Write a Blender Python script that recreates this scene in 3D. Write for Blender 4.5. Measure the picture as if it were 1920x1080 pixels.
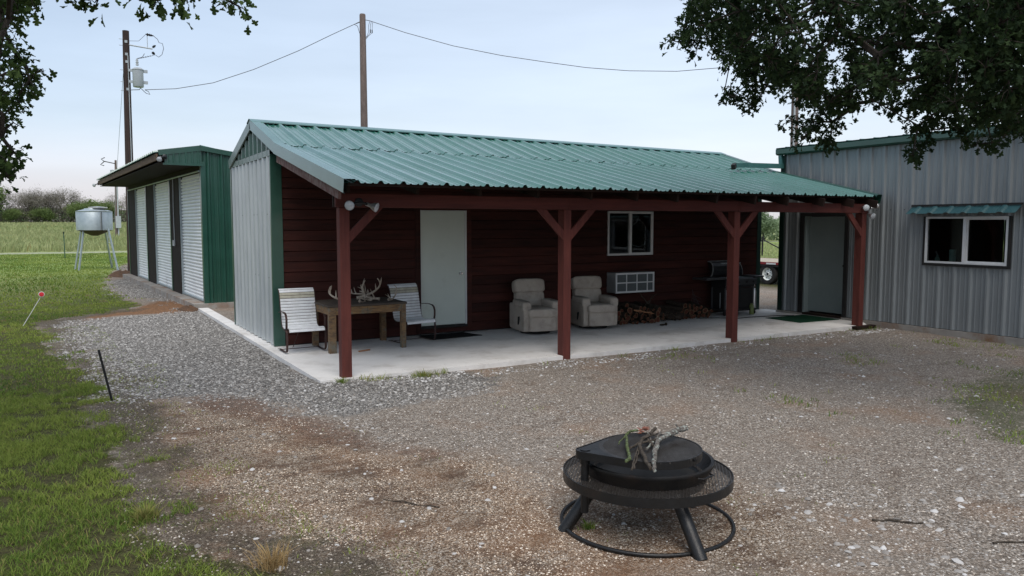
import bpy, bmesh, math, random
import numpy as np
from mathutils import Vector, Matrix, Quaternion
random.seed(11); np.random.seed(11)
for o in list(bpy.data.objects): bpy.data.objects.remove(o)
S = bpy.context.scene
COL = S.collection
PI = math.pi
# ------------------------------------------------------------------ camera
cam = bpy.data.cameras.new('camera'); camo = bpy.data.objects.new('camera', cam); COL.objects.link(camo)
cam.sensor_width = 36; cam.lens = 1458.66/1920*36; cam.clip_start = .05; cam.clip_end = 4000
CP = Vector((-3.0589, -9.5628, 1.9576)); YAW = .5269; PIT = -.0817
fw = Vector((math.sin(YAW)*math.cos(PIT), math.cos(YAW)*math.cos(PIT), math.sin(PIT)))
camo.location = CP; camo.rotation_euler = fw.to_track_quat('-Z', 'Y').to_euler()
S.camera = camo
# ------------------------------------------------------------------ sky and light
SUN_EL, SUN_AZ = math.radians(58), math.radians(-158)      # azimuth from +Y towards +X
W = bpy.data.worlds.new('World'); S.world = W; W.use_nodes = True
nt = W.node_tree; nt.nodes.clear()
out = nt.nodes.new('ShaderNodeOutputWorld')
sky = nt.nodes.new('ShaderNodeTexSky'); sky.sky_type = 'NISHITA'; sky.sun_disc = False
sky.sun_elevation = SUN_EL; sky.sun_rotation = SUN_AZ; sky.air_density = 1.0; sky.dust_density = 2.0
bg1 = nt.nodes.new('ShaderNodeBackground'); bg1.inputs[1].default_value = .05
nt.links.new(sky.outputs[0], bg1.inputs[0])
tc = nt.nodes.new('ShaderNodeTexCoord'); sep = nt.nodes.new('ShaderNodeSeparateXYZ')
nt.links.new(tc.outputs['Generated'], sep.inputs[0])
ramp = nt.nodes.new('ShaderNodeValToRGB')                  # thin high overcast: pale pinkish low down, grey blue above
er = ramp.color_ramp; er.elements[0].position = 0; er.elements[0].color = (.40, .355, .39, 1)
er.elements[1].position = 1; er.elements[1].color = (.55, .58, .62, 1)
for p_, c_ in ((.05, (.375, .35, .415, 1)), (.12, (.275, .315, .38, 1)), (.3, (.222, .285, .36, 1)), (.6, (.34, .385, .44, 1))):
    e = er.elements.new(p_); e.color = c_
nt.links.new(sep.outputs['Z'], ramp.inputs[0])
# brighter towards the dawn (+X, +Y)
vd = nt.nodes.new('ShaderNodeVectorMath'); vd.operation = 'DOT_PRODUCT'; vd.inputs[1].default_value = (.86, .5, .0)
nt.links.new(tc.outputs['Generated'], vd.inputs[0])
mr = nt.nodes.new('ShaderNodeMapRange'); mr.inputs[1].default_value = .2; mr.inputs[2].default_value = 1.0
mr.inputs[3].default_value = 0; mr.inputs[4].default_value = .55; nt.links.new(vd.outputs['Value'], mr.inputs[0])
mx = nt.nodes.new('ShaderNodeMix'); mx.data_type = 'RGBA'; mx.inputs[7].default_value = (.54, .55, .57, 1)
nt.links.new(mr.outputs[0], mx.inputs[0]); nt.links.new(ramp.outputs[0], mx.inputs[6])
# soft cloud bands
mp = nt.nodes.new('ShaderNodeMapping'); mp.inputs['Scale'].default_value = (1.5, 1.5, 9)
nz = nt.nodes.new('ShaderNodeTexNoise'); nz.inputs['Scale'].default_value = 2.2; nz.inputs['Detail'].default_value = 5
nt.links.new(tc.outputs['Generated'], mp.inputs[0]); nt.links.new(mp.outputs[0], nz.inputs[0])
m2 = nt.nodes.new('ShaderNodeMapRange'); m2.inputs[1].default_value = .3; m2.inputs[2].default_value = .7
m2.inputs[3].default_value = .90; m2.inputs[4].default_value = 1.08; nt.links.new(nz.outputs[0], m2.inputs[0])
vm = nt.nodes.new('ShaderNodeVectorMath'); vm.operation = 'SCALE'
nt.links.new(mx.outputs[2], vm.inputs[0]); nt.links.new(m2.outputs[0], vm.inputs['Scale'])
bg2 = nt.nodes.new('ShaderNodeBackground'); bg2.inputs[1].default_value = .88
nt.links.new(vm.outputs[0], bg2.inputs[0])
ad = nt.nodes.new('ShaderNodeAddShader'); nt.links.new(bg1.outputs[0], ad.inputs[0]); nt.links.new(bg2.outputs[0], ad.inputs[1])
nt.links.new(ad.outputs[0], out.inputs[0])
sl = bpy.data.lights.new('sun', 'SUN'); sl.energy = 1.5; sl.angle = math.radians(38); sl.color = (1, .95, .88)
so = bpy.data.objects.new('sun', sl); COL.objects.link(so)
sd = Vector((math.sin(SUN_AZ)*math.cos(SUN_EL), math.cos(SUN_AZ)*math.cos(SUN_EL), math.sin(SUN_EL)))
so.rotation_euler = (-sd).to_track_quat('-Z', 'Y').to_euler(); so.location = (-10, 0, 20)
S.view_settings.view_transform = 'Standard'; S.view_settings.look = 'None'; S.view_settings.gamma = 1
S.view_settings.exposure = .62; S.view_settings.use_curve_mapping = False
S.render.engine = 'CYCLES'
# ------------------------------------------------------------------ helpers
def V(*a): return Vector(a)
class MB:
    def __init__(s): s.v = []; s.f = []
    def add(s, vs, fs):
        n = len(s.v); s.v += [tuple(v) for v in vs]; s.f += [tuple(i+n for i in f) for f in fs]; return s
    def box(s, a, b, M=None):
        x0, y0, z0 = a; x1, y1, z1 = b
        vs = [V(x, y, z) for z in (z0, z1) for y in (y0, y1) for x in (x0, x1)]
        if M: vs = [M @ v for v in vs]
        return s.add(vs, [(0, 2, 3, 1), (4, 5, 7, 6), (0, 1, 5, 4), (2, 6, 7, 3), (0, 4, 6, 2), (1, 3, 7, 5)])
    def cbox(s, a, b, c=.004, M=None):
        # box with chamfered edges
        x0, y0, z0 = a; x1, y1, z1 = b
        bm = bmesh.new(); bmesh.ops.create_cube(bm, size=1)
        for v in bm.verts: v.co = V((x0+x1)/2+v.co.x*(x1-x0), (y0+y1)/2+v.co.y*(y1-y0), (z0+z1)/2+v.co.z*(z1-z0))
        bmesh.ops.bevel(bm, geom=bm.edges[:], offset=c, segments=1, affect='EDGES')
        vs = [M @ v.co if M else v.co.copy() for v in bm.verts]
        bm.verts.index_update(); s.add(vs, [[v.index for v in f.verts] for f in bm.faces]); bm.free(); return s
    def beam(s, p, q, w, h, up=(0, 0, 1), c=0):
        p = Vector(p); q = Vector(q); d = (q-p); L = d.length; d.normalize(); up = Vector(up)
        x = d.cross(up)
        if x.length < 1e-4: x = d.cross(V(0, 1, 0))
        x.normalize(); z = x.cross(d)
        M = Matrix((x, d, z)).transposed().to_4x4(); M.translation = p
        if c: return s.cbox((-w/2, 0, -h/2), (w/2, L, h/2), c, M)
        return s.box((-w/2, 0, -h/2), (w/2, L, h/2), M)
    def tube(s, pts, r, n=8, cap=True):
        pts = [Vector(p) for p in pts]; m = len(pts)
        rs = r if isinstance(r, (list, tuple)) else [r]*m
        base = len(s.v); prev = None
        for i, p in enumerate(pts):
            d = (pts[min(i+1, m-1)]-pts[max(i-1, 0)]).normalized()
            if prev is None:
                a = V(0, 0, 1) if abs(d.z) < .9 else V(1, 0, 0); x = d.cross(a).normalized()
            else:
                x = (prev-d*prev.dot(d))
                x = x.normalized() if x.length > 1e-6 else d.orthogonal().normalized()
            prev = x; y = d.cross(x)
            for k in range(n):
                t = 2*PI*k/n; s.v.append(tuple(p+(x*math.cos(t)+y*math.sin(t))*rs[i]))
        for i in range(m-1):
            for k in range(n):
                a = base+i*n+k; b = base+i*n+(k+1) % n
                s.f.append((a, b, b+n, a+n))
        if cap:
            s.f.append(tuple(base+k for k in range(n))[::-1]); s.f.append(tuple(base+(m-1)*n+k for k in range(n)))
        return s
    def lathe(s, prof, n=24, M=None, closed=False):
        base = len(s.v); m = len(prof)
        for r, z in prof:
            for k in range(n):
                t = 2*PI*k/n; v = V(r*math.cos(t), r*math.sin(t), z); s.v.append(tuple(M @ v if M else v))
        rng = m if closed else m-1
        for i in range(rng):
            for k in range(n):
                a = base+i*n+k; b = base+i*n+(k+1) % n; c = base+((i+1) % m)*n
                s.f.append((a, b, c+(k+1) % n, c+k))
        return s
    def pillow(s, c, sz, e=.35, M=None, nu=20, nv=12, e2=None):
        e2 = e2 or e
        def sg(x, p): return math.copysign(abs(x)**p, x)
        base = len(s.v)
        for j in range(nv+1):
            b = -PI/2+PI*j/nv
            for i in range(nu):
                a = 2*PI*i/nu+PI/4
                v = V(c[0]+sz[0]/2*sg(math.cos(b), e)*sg(math.cos(a), e2), c[1]+sz[1]/2*sg(math.cos(b), e)*sg(math.sin(a), e2), c[2]+sz[2]/2*sg(math.sin(b), e))
                s.v.append(tuple(M @ v if M else v))
        for j in range(nv):
            for i in range(nu):
                a = base+j*nu+i; b = base+j*nu+(i+1) % nu; s.f.append((a, b, b+nu, a+nu))
        return s
    def build(s, name, mat, parent=None, smooth=False, org=None):
        me = bpy.data.meshes.new(name)
        o_ = Vector(org) if org is not None else (V(*parent['org']) if parent is not None and 'org' in parent else V(0, 0, 0))
        vs = np.array(s.v, dtype=float)-np.array(o_)
        me.from_pydata(vs.tolist(), [], s.f); me.update()
        if smooth:
            me.polygons.foreach_set('use_smooth', [True]*len(me.polygons))
            try: me.set_sharp_from_angle(angle=math.radians(42))
            except Exception: pass
        me.materials.append(mat)
        o = bpy.data.objects.new(name, me); COL.objects.link(o)
        if parent is not None: o.parent = parent; 
        if 'org' not in o and parent is not None and 'org' in parent: o['org'] = list(parent['org'])
        if parent is None and org is not None: o.location = o_
        return o
def npmesh(name, v, f, mat, parent=None, smooth=False, cols=None, fn=3):
    """big meshes from arrays: v (n,3), f (m,fn)"""
    me = bpy.data.meshes.new(name); v = np.asarray(v, np.float32); f = np.asarray(f, np.int32)
    if parent is not None and 'org' in parent: v = v-np.array(list(parent['org']), np.float32)
    me.vertices.add(len(v)); me.vertices.foreach_set('co', v.ravel())
    me.loops.add(f.size); me.loops.foreach_set('vertex_index', f.ravel())
    me.polygons.add(len(f)); me.polygons.foreach_set('loop_start', np.arange(0, f.size, fn, dtype=np.int32))
    if smooth: me.polygons.foreach_set('use_smooth', np.ones(len(f), bool))
    me.update(calc_edges=True); me.validate()
    if cols:
        for nm, c in cols.items():
            at = me.color_attributes.new(nm, 'FLOAT_COLOR', 'POINT')
            c4 = np.ones((len(v), 4), np.float32); c4[:, :c.shape[1]] = c; at.data.foreach_set('color', c4.ravel())
    me.materials.append(mat)
    o = bpy.data.objects.new(name, me); COL.objects.link(o)
    if parent is not None: o.parent = parent
    return o
def tag(o, label=None, cat=None, group=None, kind=None):
    if label: o['label'] = label
    if cat: o['category'] = cat
    if group: o['group'] = group
    if kind: o['kind'] = kind
    return o
def thing(name, label, cat, loc=(0, 0, 0), rz=0, group=None, local=False):
    o = bpy.data.objects.new(name, None); COL.objects.link(o); o.empty_display_size = .2
    o.location = loc; o.rotation_euler = (0, 0, rz)
    o['org'] = [0, 0, 0] if local else list(loc)
    return tag(o, label, cat, group)
def kids(o): return [c for c in bpy.data.objects if c.parent == o]
def copy_tree(o, loc=None, rz=None, label=None, parent=None, km=None):
    if km is None:
        km = {}
        for c in bpy.data.objects:
            if c.parent: km.setdefault(c.parent.name, []).append(c)
    c = o.copy(); COL.objects.link(c)
    if parent is not None: c.parent = parent
    for ch in km.get(o.name, []): copy_tree(ch, parent=c, km=km)
    if loc is not None: c.location = loc
    if rz is not None: c.rotation_euler = (0, 0, rz)
    if label: c['label'] = label
    return c
# ------------------------------------------------------------------ materials
def L(nt, a, b): nt.links.new(a, b)
def mat(name, c1, c2=None, scale=4, rough=.6, metal=0, bump=0, bscale=60, stretch=(1, 1, 1), spec=.5, detail=5,
        rnd=0, dirt=None, dirts=1.5, dstretch=(1, 1, 1), dlo=.5, dhi=.7, rough2=None, bst=None, sub=0):
    m = bpy.data.materials.new(name); m.use_nodes = True; nt = m.node_tree; N = nt.nodes
    b = N['Principled BSDF']; b.inputs['Roughness'].default_value = rough; b.inputs['Metallic'].default_value = metal
    b.inputs['Specular IOR Level'].default_value = spec
    tc = N.new('ShaderNodeTexCoord')
    geo = N.new('ShaderNodeNewGeometry')
    def noise(sc, st, det=detail, rg=.6):
        mp = N.new('ShaderNodeMapping'); mp.inputs['Scale'].default_value = st; L(nt, geo.outputs['Position'], mp.inputs[0])
        n = N.new('ShaderNodeTexNoise'); n.inputs['Scale'].default_value = sc; n.inputs['Detail'].default_value = det
        n.inputs['Roughness'].default_value = rg; L(nt, mp.outputs[0], n.inputs[0]); return n.outputs[0]
    c2 = c2 or tuple(x*.82 for x in c1)
    mixn = N.new('ShaderNodeMix'); mixn.data_type = 'RGBA'
    mixn.inputs[6].default_value = (*c1, 1); mixn.inputs[7].default_value = (*c2, 1)
    r = N.new('ShaderNodeMapRange'); r.inputs[1].default_value = .32; r.inputs[2].default_value = .68
    L(nt, noise(scale, stretch), r.inputs[0]); L(nt, r.outputs[0], mixn.inputs[0])
    col = mixn.outputs[2]
    if dirt:
        d = N.new('ShaderNodeMapRange'); d.inputs[1].default_value = dlo; d.inputs[2].default_value = dhi
        L(nt, noise(dirts, dstretch, 8, .7), d.inputs[0])
        mm = N.new('ShaderNodeMix'); mm.data_type = 'RGBA'; mm.inputs[7].default_value = (*dirt, 1)
        L(nt, d.outputs[0], mm.inputs[0]); L(nt, col, mm.inputs[6]); col = mm.outputs[2]
    if rnd:
        oi = N.new('ShaderNodeObjectInfo'); rr = N.new('ShaderNodeMapRange'); rr.inputs[3].default_value = 1-rnd; rr.inputs[4].default_value = 1+rnd
        L(nt, oi.outputs['Random'], rr.inputs[0])
        vs = N.new('ShaderNodeVectorMath'); vs.operation = 'SCALE'; L(nt, col, vs.inputs[0]); L(nt, rr.outputs[0], vs.inputs['Scale']); col = vs.outputs[0]
    L(nt, col, b.inputs['Base Color'])
    if rough2 is not None:
        r2 = N.new('ShaderNodeMapRange'); r2.inputs[1].default_value = .3; r2.inputs[2].default_value = .7
        r2.inputs[3].default_value = rough; r2.inputs[4].default_value = rough2
        L(nt, noise(scale*1.7, stretch), r2.inputs[0]); L(nt, r2.outputs[0], b.inputs['Roughness'])
    if bump:
        bp = N.new('ShaderNodeBump'); bp.inputs['Strength'].default_value = bump; bp.inputs['Distance'].default_value = .01
        L(nt, noise(bscale, bst or stretch, 4), bp.inputs['Height']); L(nt, bp.outputs[0], b.inputs['Normal'])
    return m
mt = {}
mt['roof'] = mat('green_roof_steel', (.018, .115, .085), (.03, .14, .11), 1.6, .22, 0, .12, 3, spec=.9, dirt=(.06, .15, .14), dirts=.9, dlo=.45, dhi=.75, rough2=.36)
mt['green'] = mat('green_trim_steel', (.008, .052, .034), (.013, .07, .048), 2, .38, 0, .1, 3, spec=.55, rough2=.5)
mt['trimlight'] = mat('green_rake_trim', (.035, .125, .115), (.055, .16, .15), 2, .4, 0, .1, 3, spec=.55)
mt['galv'] = mat('galvalume_steel', (.50, .53, .53), (.40, .43, .44), 3, .42, .35, .12, 4, stretch=(1, 1, .3), dirt=(.33, .35, .33), dirts=2, dstretch=(3, 3, .4), dlo=.55, dhi=.8)
mt['galvR'] = mat('galvalume_steel_aged', (.25, .272, .28), (.225, .245, .252), 2.2, .42, .3, .15, 3, stretch=(1, 1, .35), dirt=(.19, .205, .212), dirts=1.6, dstretch=(1, 1, .3), dlo=.5, dhi=.85, rough2=.55)
mt['door_roll'] = mat('white_roll_door', (.78, .80, .80), (.70, .72, .72), 2, .4, 0, .05, 20, dirt=(.45, .46, .45), dirts=2, dstretch=(1, 1, .6), dlo=.6, dhi=.85)
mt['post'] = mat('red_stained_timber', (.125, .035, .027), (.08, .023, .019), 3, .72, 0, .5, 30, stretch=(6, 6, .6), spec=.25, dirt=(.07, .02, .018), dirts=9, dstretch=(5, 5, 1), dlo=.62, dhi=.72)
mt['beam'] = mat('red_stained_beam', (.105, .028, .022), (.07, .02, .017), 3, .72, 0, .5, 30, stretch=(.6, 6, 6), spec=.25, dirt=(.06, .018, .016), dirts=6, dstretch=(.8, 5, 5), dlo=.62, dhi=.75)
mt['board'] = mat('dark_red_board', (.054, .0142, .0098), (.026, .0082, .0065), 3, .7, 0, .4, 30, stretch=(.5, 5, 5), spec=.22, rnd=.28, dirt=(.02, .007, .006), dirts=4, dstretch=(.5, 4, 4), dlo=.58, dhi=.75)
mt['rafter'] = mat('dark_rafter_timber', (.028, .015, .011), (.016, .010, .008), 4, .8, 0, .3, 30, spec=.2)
mt['weather'] = mat('weathered_red_fascia', (.13, .05, .045), (.26, .2, .18), 9, .85, 0, .5, 40, stretch=(1, 2, 1), spec=.2)
mt['greyboard'] = mat('weathered_brown_fascia', (.14, .10, .07), (.08, .055, .04), 5, .85, 0, .4, 30, stretch=(3, .4, 3), spec=.2)
mt['concrete'] = mat('pale_concrete', (.72, .70, .675), (.60, .58, .555), 1.3, .8, 0, .25, 90, spec=.3, dirt=(.36, .32, .28), dirts=1.4, dlo=.5, dhi=.8)
mt['concrete2'] = mat('grey_concrete', (.34, .32, .29), (.24, .22, .2), 3, .9, 0, .5, 40, spec=.2, dirt=(.22, .13, .08), dirts=2, dlo=.5, dhi=.7)
mt['white'] = mat('white_paint', (.80, .82, .78), (.72, .74, .71), 1.5, .45, 0, .05, 30, dirt=(.55, .55, .5), dirts=1.5, dlo=.6, dhi=.85)
mt['doorwhite'] = mat('pale_green_white_door', (.60, .66, .60), (.54, .60, .55), 1.1, .42, 0, .05, 30, dirt=(.44, .48, .42), dirts=1.6, dlo=.58, dhi=.85)
mt['doorgrey'] = mat('grey_green_steel_door', (.25, .295, .285), (.20, .24, .235), 1.1, .45, 0, .05, 30)
mt['frame'] = mat('white_window_vinyl', (.66, .67, .67), (.56, .57, .57), 4, .4)
mt['pit'] = mat('fire_pit_steel', (.0055, .0058, .0065), (.010, .0098, .0095), 5, .33, .1, .25, 60, spec=.45, rough2=.55, dirt=(.022, .015, .012), dirts=7, dlo=.55, dhi=.75)
mt['black'] = mat('black_steel', (.012, .013, .015), (.02, .021, .023), 5, .36, .2, .25, 60, spec=.5, rough2=.55)
mt['bars'] = mat('grate_bar_steel', (.085, .08, .076), (.05, .044, .04), 9, .4, .4)
mt['blackm'] = mat('matt_black', (.014, .014, .014), (.022, .021, .02), 6, .7, 0, .2, 50, spec=.3)
mt['rubber'] = mat('tyre_rubber', (.02, .02, .02), (.035, .033, .03), 6, .85, 0, .3, 50, spec=.2)
mt['ironbrown'] = mat('rusty_brown_strap', (.07, .035, .03), (.035, .02, .018), 15, .6, .3, .3, 60)
mt['slat'] = mat('white_vinyl_slat', (.78, .80, .82), (.66, .67, .68), 12, .45, 0, .05, 30, rnd=.05)
mt['slatold'] = mat('yellowed_slat', (.52, .50, .40), (.34, .32, .26), 12, .6)
mt['tablewood'] = mat('aged_table_wood', (.24, .15, .075), (.09, .062, .045), 14, .8, 0, .7, 50, stretch=(1, 1, 3), spec=.2, dirt=(.15, .14, .11), dirts=7, dlo=.5, dhi=.62)
mt['tablewoodx'] = mat('aged_table_apron', (.27, .16, .07), (.09, .06, .042), 14, .8, 0, .7, 50, stretch=(.5, 3, 3), spec=.2, dirt=(.14, .13, .10), dirts=7, dlo=.5, dhi=.62)
mt['tabletop'] = mat('dark_table_top', (.085, .07, .055), (.05, .04, .034), 10, .8, 0, .5, 50, stretch=(.5, 4, 1), spec=.2)
mt['antler'] = mat('bone_antler', (.42, .36, .29), (.24, .18, .13), 12, .55, 0, .3, 50)
mt['fabric'] = mat('taupe_upholstery', (.46, .405, .345), (.38, .33, .28), 3, .95, 0, .9, 22, spec=.1, dirt=(.26, .225, .19), dirts=4, dlo=.5, dhi=.78)
mt['bark'] = mat('log_bark', (.028, .02, .015), (.065, .05, .038), 22, .9, 0, 1, 50, spec=.15, rnd=.3)
mt['cut'] = mat('cut_wood_end', (.10, .030, .016), (.055, .019, .012), 30, .8, 0, .3, 80, spec=.2, rnd=.25)
mt['ring'] = mat('pale_sapwood', (.19, .115, .065), (.12, .07, .04), 30, .8, 0, .3, 80, spec=.2, rnd=.2)
mt['stick'] = mat('lichen_stick', (.20, .185, .165), (.055, .045, .038), 38, .9, 0, 1, 60, spec=.15, dirt=(.36, .40, .36), dirts=30, dlo=.52, dhi=.6)
mt['stickgreen'] = mat('mossy_stick', (.10, .13, .05), (.05, .055, .03), 38, .9, 0, 1, 60, spec=.15, dirt=(.2, .26, .15), dirts=30, dlo=.55, dhi=.65)
mt['stickdark'] = mat('dark_stick', (.09, .075, .06), (.035, .028, .022), 38, .9, 0, 1, 60, spec=.15)
mt['pole'] = mat('weathered_pole', (.19, .15, .135), (.11, .085, .075), 6, .9, 0, .7, 30, stretch=(6, 6, .4), spec=.2, dirt=(.09, .07, .065), dirts=5, dstretch=(4, 4, .5), dlo=.55, dhi=.7)
mt['poledark'] = mat('dark_creosote_pole', (.022, .018, .018), (.07, .045, .038), 5, .85, 0, .7, 30, stretch=(5, 5, .25), spec=.25)
mt['xf'] = mat('grey_transformer', (.42, .46, .48), (.35, .38, .40), 3, .4)
mt['zinc'] = mat('zinc_sheet', (.42, .47, .49), (.33, .38, .40), 5, .38, .55, .1, 10, rough2=.5)
mt['darktrim'] = mat('very_dark_green_trim', (.004, .022, .015), (.006, .03, .02), 2, .45)
mt['wire'] = mat('weathered_wire', (.06, .055, .06), None, 5, .6)
mt['matblack'] = mat('black_rubber_mat', (.012, .012, .013), (.02, .02, .02), 30, .95, 0, .8, 200, spec=.1)
mt['matgreen'] = mat('green_turf_mat', (.006, .038, .018), (.012, .055, .028), 40, .95, 0, 1, 250, spec=.1)
mt['alu'] = mat('bright_aluminium', (.62, .62, .62), (.5, .5, .5), 6, .3, .7)
mt['chrome'] = mat('polished_steel', (.7, .7, .7), (.6, .6, .6), 6, .18, .9)
mt['lens'] = mat('frosted_lamp_lens', (.55, .58, .60), (.42, .45, .48), 20, .25, 0, .3, 60)
mt['acgrille'] = mat('ac_dark_mesh', (.10, .115, .12), (.07, .08, .085), 60, .6, 0, .4, 200)
mt['grillgrey'] = mat('grill_dark_grey', (.06, .062, .065), (.04, .042, .045), 4, .45, .3)
mt['pier'] = mat('dark_brown_pier', (.022, .014, .011), (.014, .010, .008), 3, .8, 0, .2, 30, spec=.2)
mt['acbody'] = mat('ac_grey_body', (.34, .35, .35), (.27, .28, .28), 4, .5, .2)
mt['awning'] = mat('teal_awning_steel', (.016, .065, .075), (.025, .085, .095), 3, .4, .1)
mt['red'] = mat('red_reflector', (.62, .03, .04), (.5, .02, .03), 9, .4)
mt['yellowgreen'] = mat('lime_plastic', (.16, .20, .06), None, 9, .5)
mt['paper'] = mat('pale_green_paper_roll', (.35, .52, .45), (.28, .44, .38), 20, .9)
mt['interior'] = mat('dark_interior', (.035, .032, .03), (.025, .024, .022), 3, .9)
mt['planks'] = mat('trailer_deck_planks', (.42, .37, .29), (.30, .26, .2), 8, .85, 0, .4, 40)
mt['trailerred'] = mat('trailer_red_paint', (.25, .02, .025), (.18, .015, .02), 5, .4)
mt['strap'] = mat('cream_rope', (.55, .50, .38), (.4, .36, .27), 20, .9)
mt['dirtpile'] = mat('red_dirt', (.14, .08, .05), (.07, .048, .034), 9, .95, 0, 1, 40, spec=.1)
mt['orangewood'] = mat('orange_stick', (.36, .17, .08), None, 20, .8)
for k_ in ('roof', 'green', 'trimlight'):
    b_ = mt[k_].node_tree.nodes['Principled BSDF']; b_.inputs['Coat Weight'].default_value = .42; b_.inputs['Coat Roughness'].default_value = .16; b_.inputs['Coat IOR'].default_value = 1.7
def glassmat():
    m = bpy.data.materials.new('window_glass'); m.use_nodes = True; nt = m.node_tree; N = nt.nodes; N.clear()
    o = N.new('ShaderNodeOutputMaterial'); a = N.new('ShaderNodeBsdfTransparent'); a.inputs[0].default_value = (.62, .66, .66, 1)
    g = N.new('ShaderNodeBsdfGlossy'); g.inputs['Roughness'].default_value = .03; g.inputs[0].default_value = (.8, .8, .8, 1)
    f = N.new('ShaderNodeFresnel'); f.inputs[0].default_value = 1.45
    x = N.new('ShaderNodeMixShader'); L(nt, f.outputs[0], x.inputs[0]); L(nt, a.outputs[0], x.inputs[1]); L(nt, g.outputs[0], x.inputs[2]); L(nt, x.outputs[0], o.inputs[0])
    return m
mt['glass'] = glassmat()
def leafmat(name, c1, c2, tr=.35, att='col'):
    m = bpy.data.materials.new(name); m.use_nodes = True; nt = m.node_tree; N = nt.nodes; N.clear()
    o = N.new('ShaderNodeOutputMaterial'); a = N.new('ShaderNodeAttribute'); a.attribute_name = att
    s = N.new('ShaderNodeSeparateColor'); L(nt, a.outputs['Color'], s.inputs[0])
    x = N.new('ShaderNodeMix'); x.data_type = 'RGBA'; x.inputs[6].default_value = (*c1, 1); x.inputs[7].default_value = (*c2, 1)
    L(nt, s.outputs[0], x.inputs[0])
    y = N.new('ShaderNodeMix'); y.data_type = 'RGBA'; y.inputs[7].default_value = (.36, .27, .12, 1)     # dry
    L(nt, s.outputs[1], y.inputs[0]); L(nt, x.outputs[2], y.inputs[6])
    d = N.new('ShaderNodeBsdfPrincipled'); d.inputs['Roughness'].default_value = .7; d.inputs['Specular IOR Level'].default_value = .12
    t = N.new('ShaderNodeBsdfTranslucent'); mm = N.new('ShaderNodeMixShader'); mm.inputs[0].default_value = tr
    L(nt, y.outputs[2], d.inputs['Base Color']); L(nt, y.outputs[2], t.inputs[0])
    L(nt, d.outputs[0], mm.inputs[1]); L(nt, t.outputs[0], mm.inputs[2]); L(nt, mm.outputs[0], o.inputs[0]); return m
mt['oak'] = leafmat('oak_leaves', (.018, .034, .016), (.042, .07, .024), .3)
mt['oakL'] = leafmat('oak_leaves_fresh', (.025, .048, .014), (.07, .11, .03), .3)
mt['grass'] = leafmat('grass_blades', (.075, .15, .026), (.29, .345, .075), .35)
mt['field'] = leafmat('field_grass', (.24, .30, .12), (.36, .38, .19), .3)
mt['dry'] = leafmat('dry_straw', (.42, .30, .15), (.36, .25, .12), .3)
mt['treegreen'] = leafmat('spring_leaves', (.10, .15, .05), (.18, .24, .085), .3)
mt['treebrown'] = leafmat('bare_twigs', (.15, .14, .115), (.215, .20, .165), .0)
mt['treemid'] = leafmat('mid_green_leaves', (.17, .235, .13), (.25, .32, .19), .3)
# ------------------------------------------------------------------ ground
_rng = np.random.RandomState(5); _lat = _rng.rand(256, 256)
def vnoise(x, y, s):
    x = np.asarray(x, float)*s+1000; y = np.asarray(y, float)*s+1000
    xi = np.floor(x).astype(int); yi = np.floor(y).astype(int); fx = x-xi; fy = y-yi
    fx = fx*fx*(3-2*fx); fy = fy*fy*(3-2*fy)
    a = _lat[xi % 256, yi % 256]; b = _lat[(xi+1) % 256, yi % 256]; c = _lat[xi % 256, (yi+1) % 256]; d = _lat[(xi+1) % 256, (yi+1) % 256]
    return (a*(1-fx)+b*fx)*(1-fy)+(c*(1-fx)+d*fx)*fy
def fbm(x, y, s): return (vnoise(x, y, s)+.5*vnoise(x, y, s*2.1)+.25*vnoise(x, y, s*4.3))/1.75
def sst(a, b, x): t = np.clip((x-a)/(b-a), 0, 1); return t*t*(3-2*t)
def sdist(x, y, P):
    x = np.asarray(x, float); y = np.asarray(y, float); d = np.full(x.shape, 1e9); ins = np.zeros(x.shape, bool); n = len(P)
    for i in range(n):
        x1, y1 = P[i]; x2, y2 = P[i-1]
        ex, ey = x2-x1, y2-y1; L2 = ex*ex+ey*ey+1e-9
        t = np.clip(((x-x1)*ex+(y-y1)*ey)/L2, 0, 1)
        d = np.minimum(d, np.hypot(x-x1-t*ex, y-y1-t*ey))
        if y1 != y2:
            c = ((y1 > y) != (y2 > y)) & (x < (x2-x1)*(y-y1)/(y2-y1)+x1); ins ^= c
    return np.where(ins, d, -d)
def gz(x, y):
    x = np.asarray(x, float); y = np.asarray(y, float)
    z = -.062+(fbm(x, y, .9)-.5)*.035
    z = z-.035*sst(0, -5, y)
    z = z+1.86*sst(70, 235, y)*sst(80, 40, x)
    g = np.exp(-((x-.0)**2/.8+(y+.25)**2/.3))*.035                   # gravel banked against the slab corner
    return z+g
GRASS=[(-20.82,68.68),(0.20,37.40),(-1.31,26.52),(-1.76,21.85),(-1.75,17.15),(-1.54,13.86),(-1.43,11.72),(-2.07,10.71),(-2.80,10.03),(-3.60,9.19),(-3.26,6.23),(-3.25,4.58),(-2.87,2.56),(-2.63,0.88),(-2.97,0.49),(-2.91,-0.35),(-2.62,-1.31),(-2.62,-2.04),(-2.70,-2.51),(-2.59,-3.76),(-2.65,-4.13),(-2.54,-4.48),(-2.24,-4.88),(-2.14,-5.17),(-2.10,-5.80),(-4.77,-4.25)]
GREY=[(-1.73,21.23),(-0.64,23.50),(-0.11,15.35),(0.04,11.02),(-0.22,10.32),(-0.18,4.17),(-0.20,0.30),(0.53,0.33),(1.60,-0.11),(1.82,-0.75),(1.26,-1.37),(0.30,-1.37),(-0.50,-1.50),(-0.85,-1.09),(-1.12,-0.23),(-1.56,0.02),(-2.12,0.15),(-2.44,0.67),(-2.63,2.24),(-2.83,5.02),(-2.97,7.77),(-2.64,9.05),(-1.85,9.49),(-0.86,9.15),(-0.28,10.92),(-0.75,13.41),(-1.45,14.53)]
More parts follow.
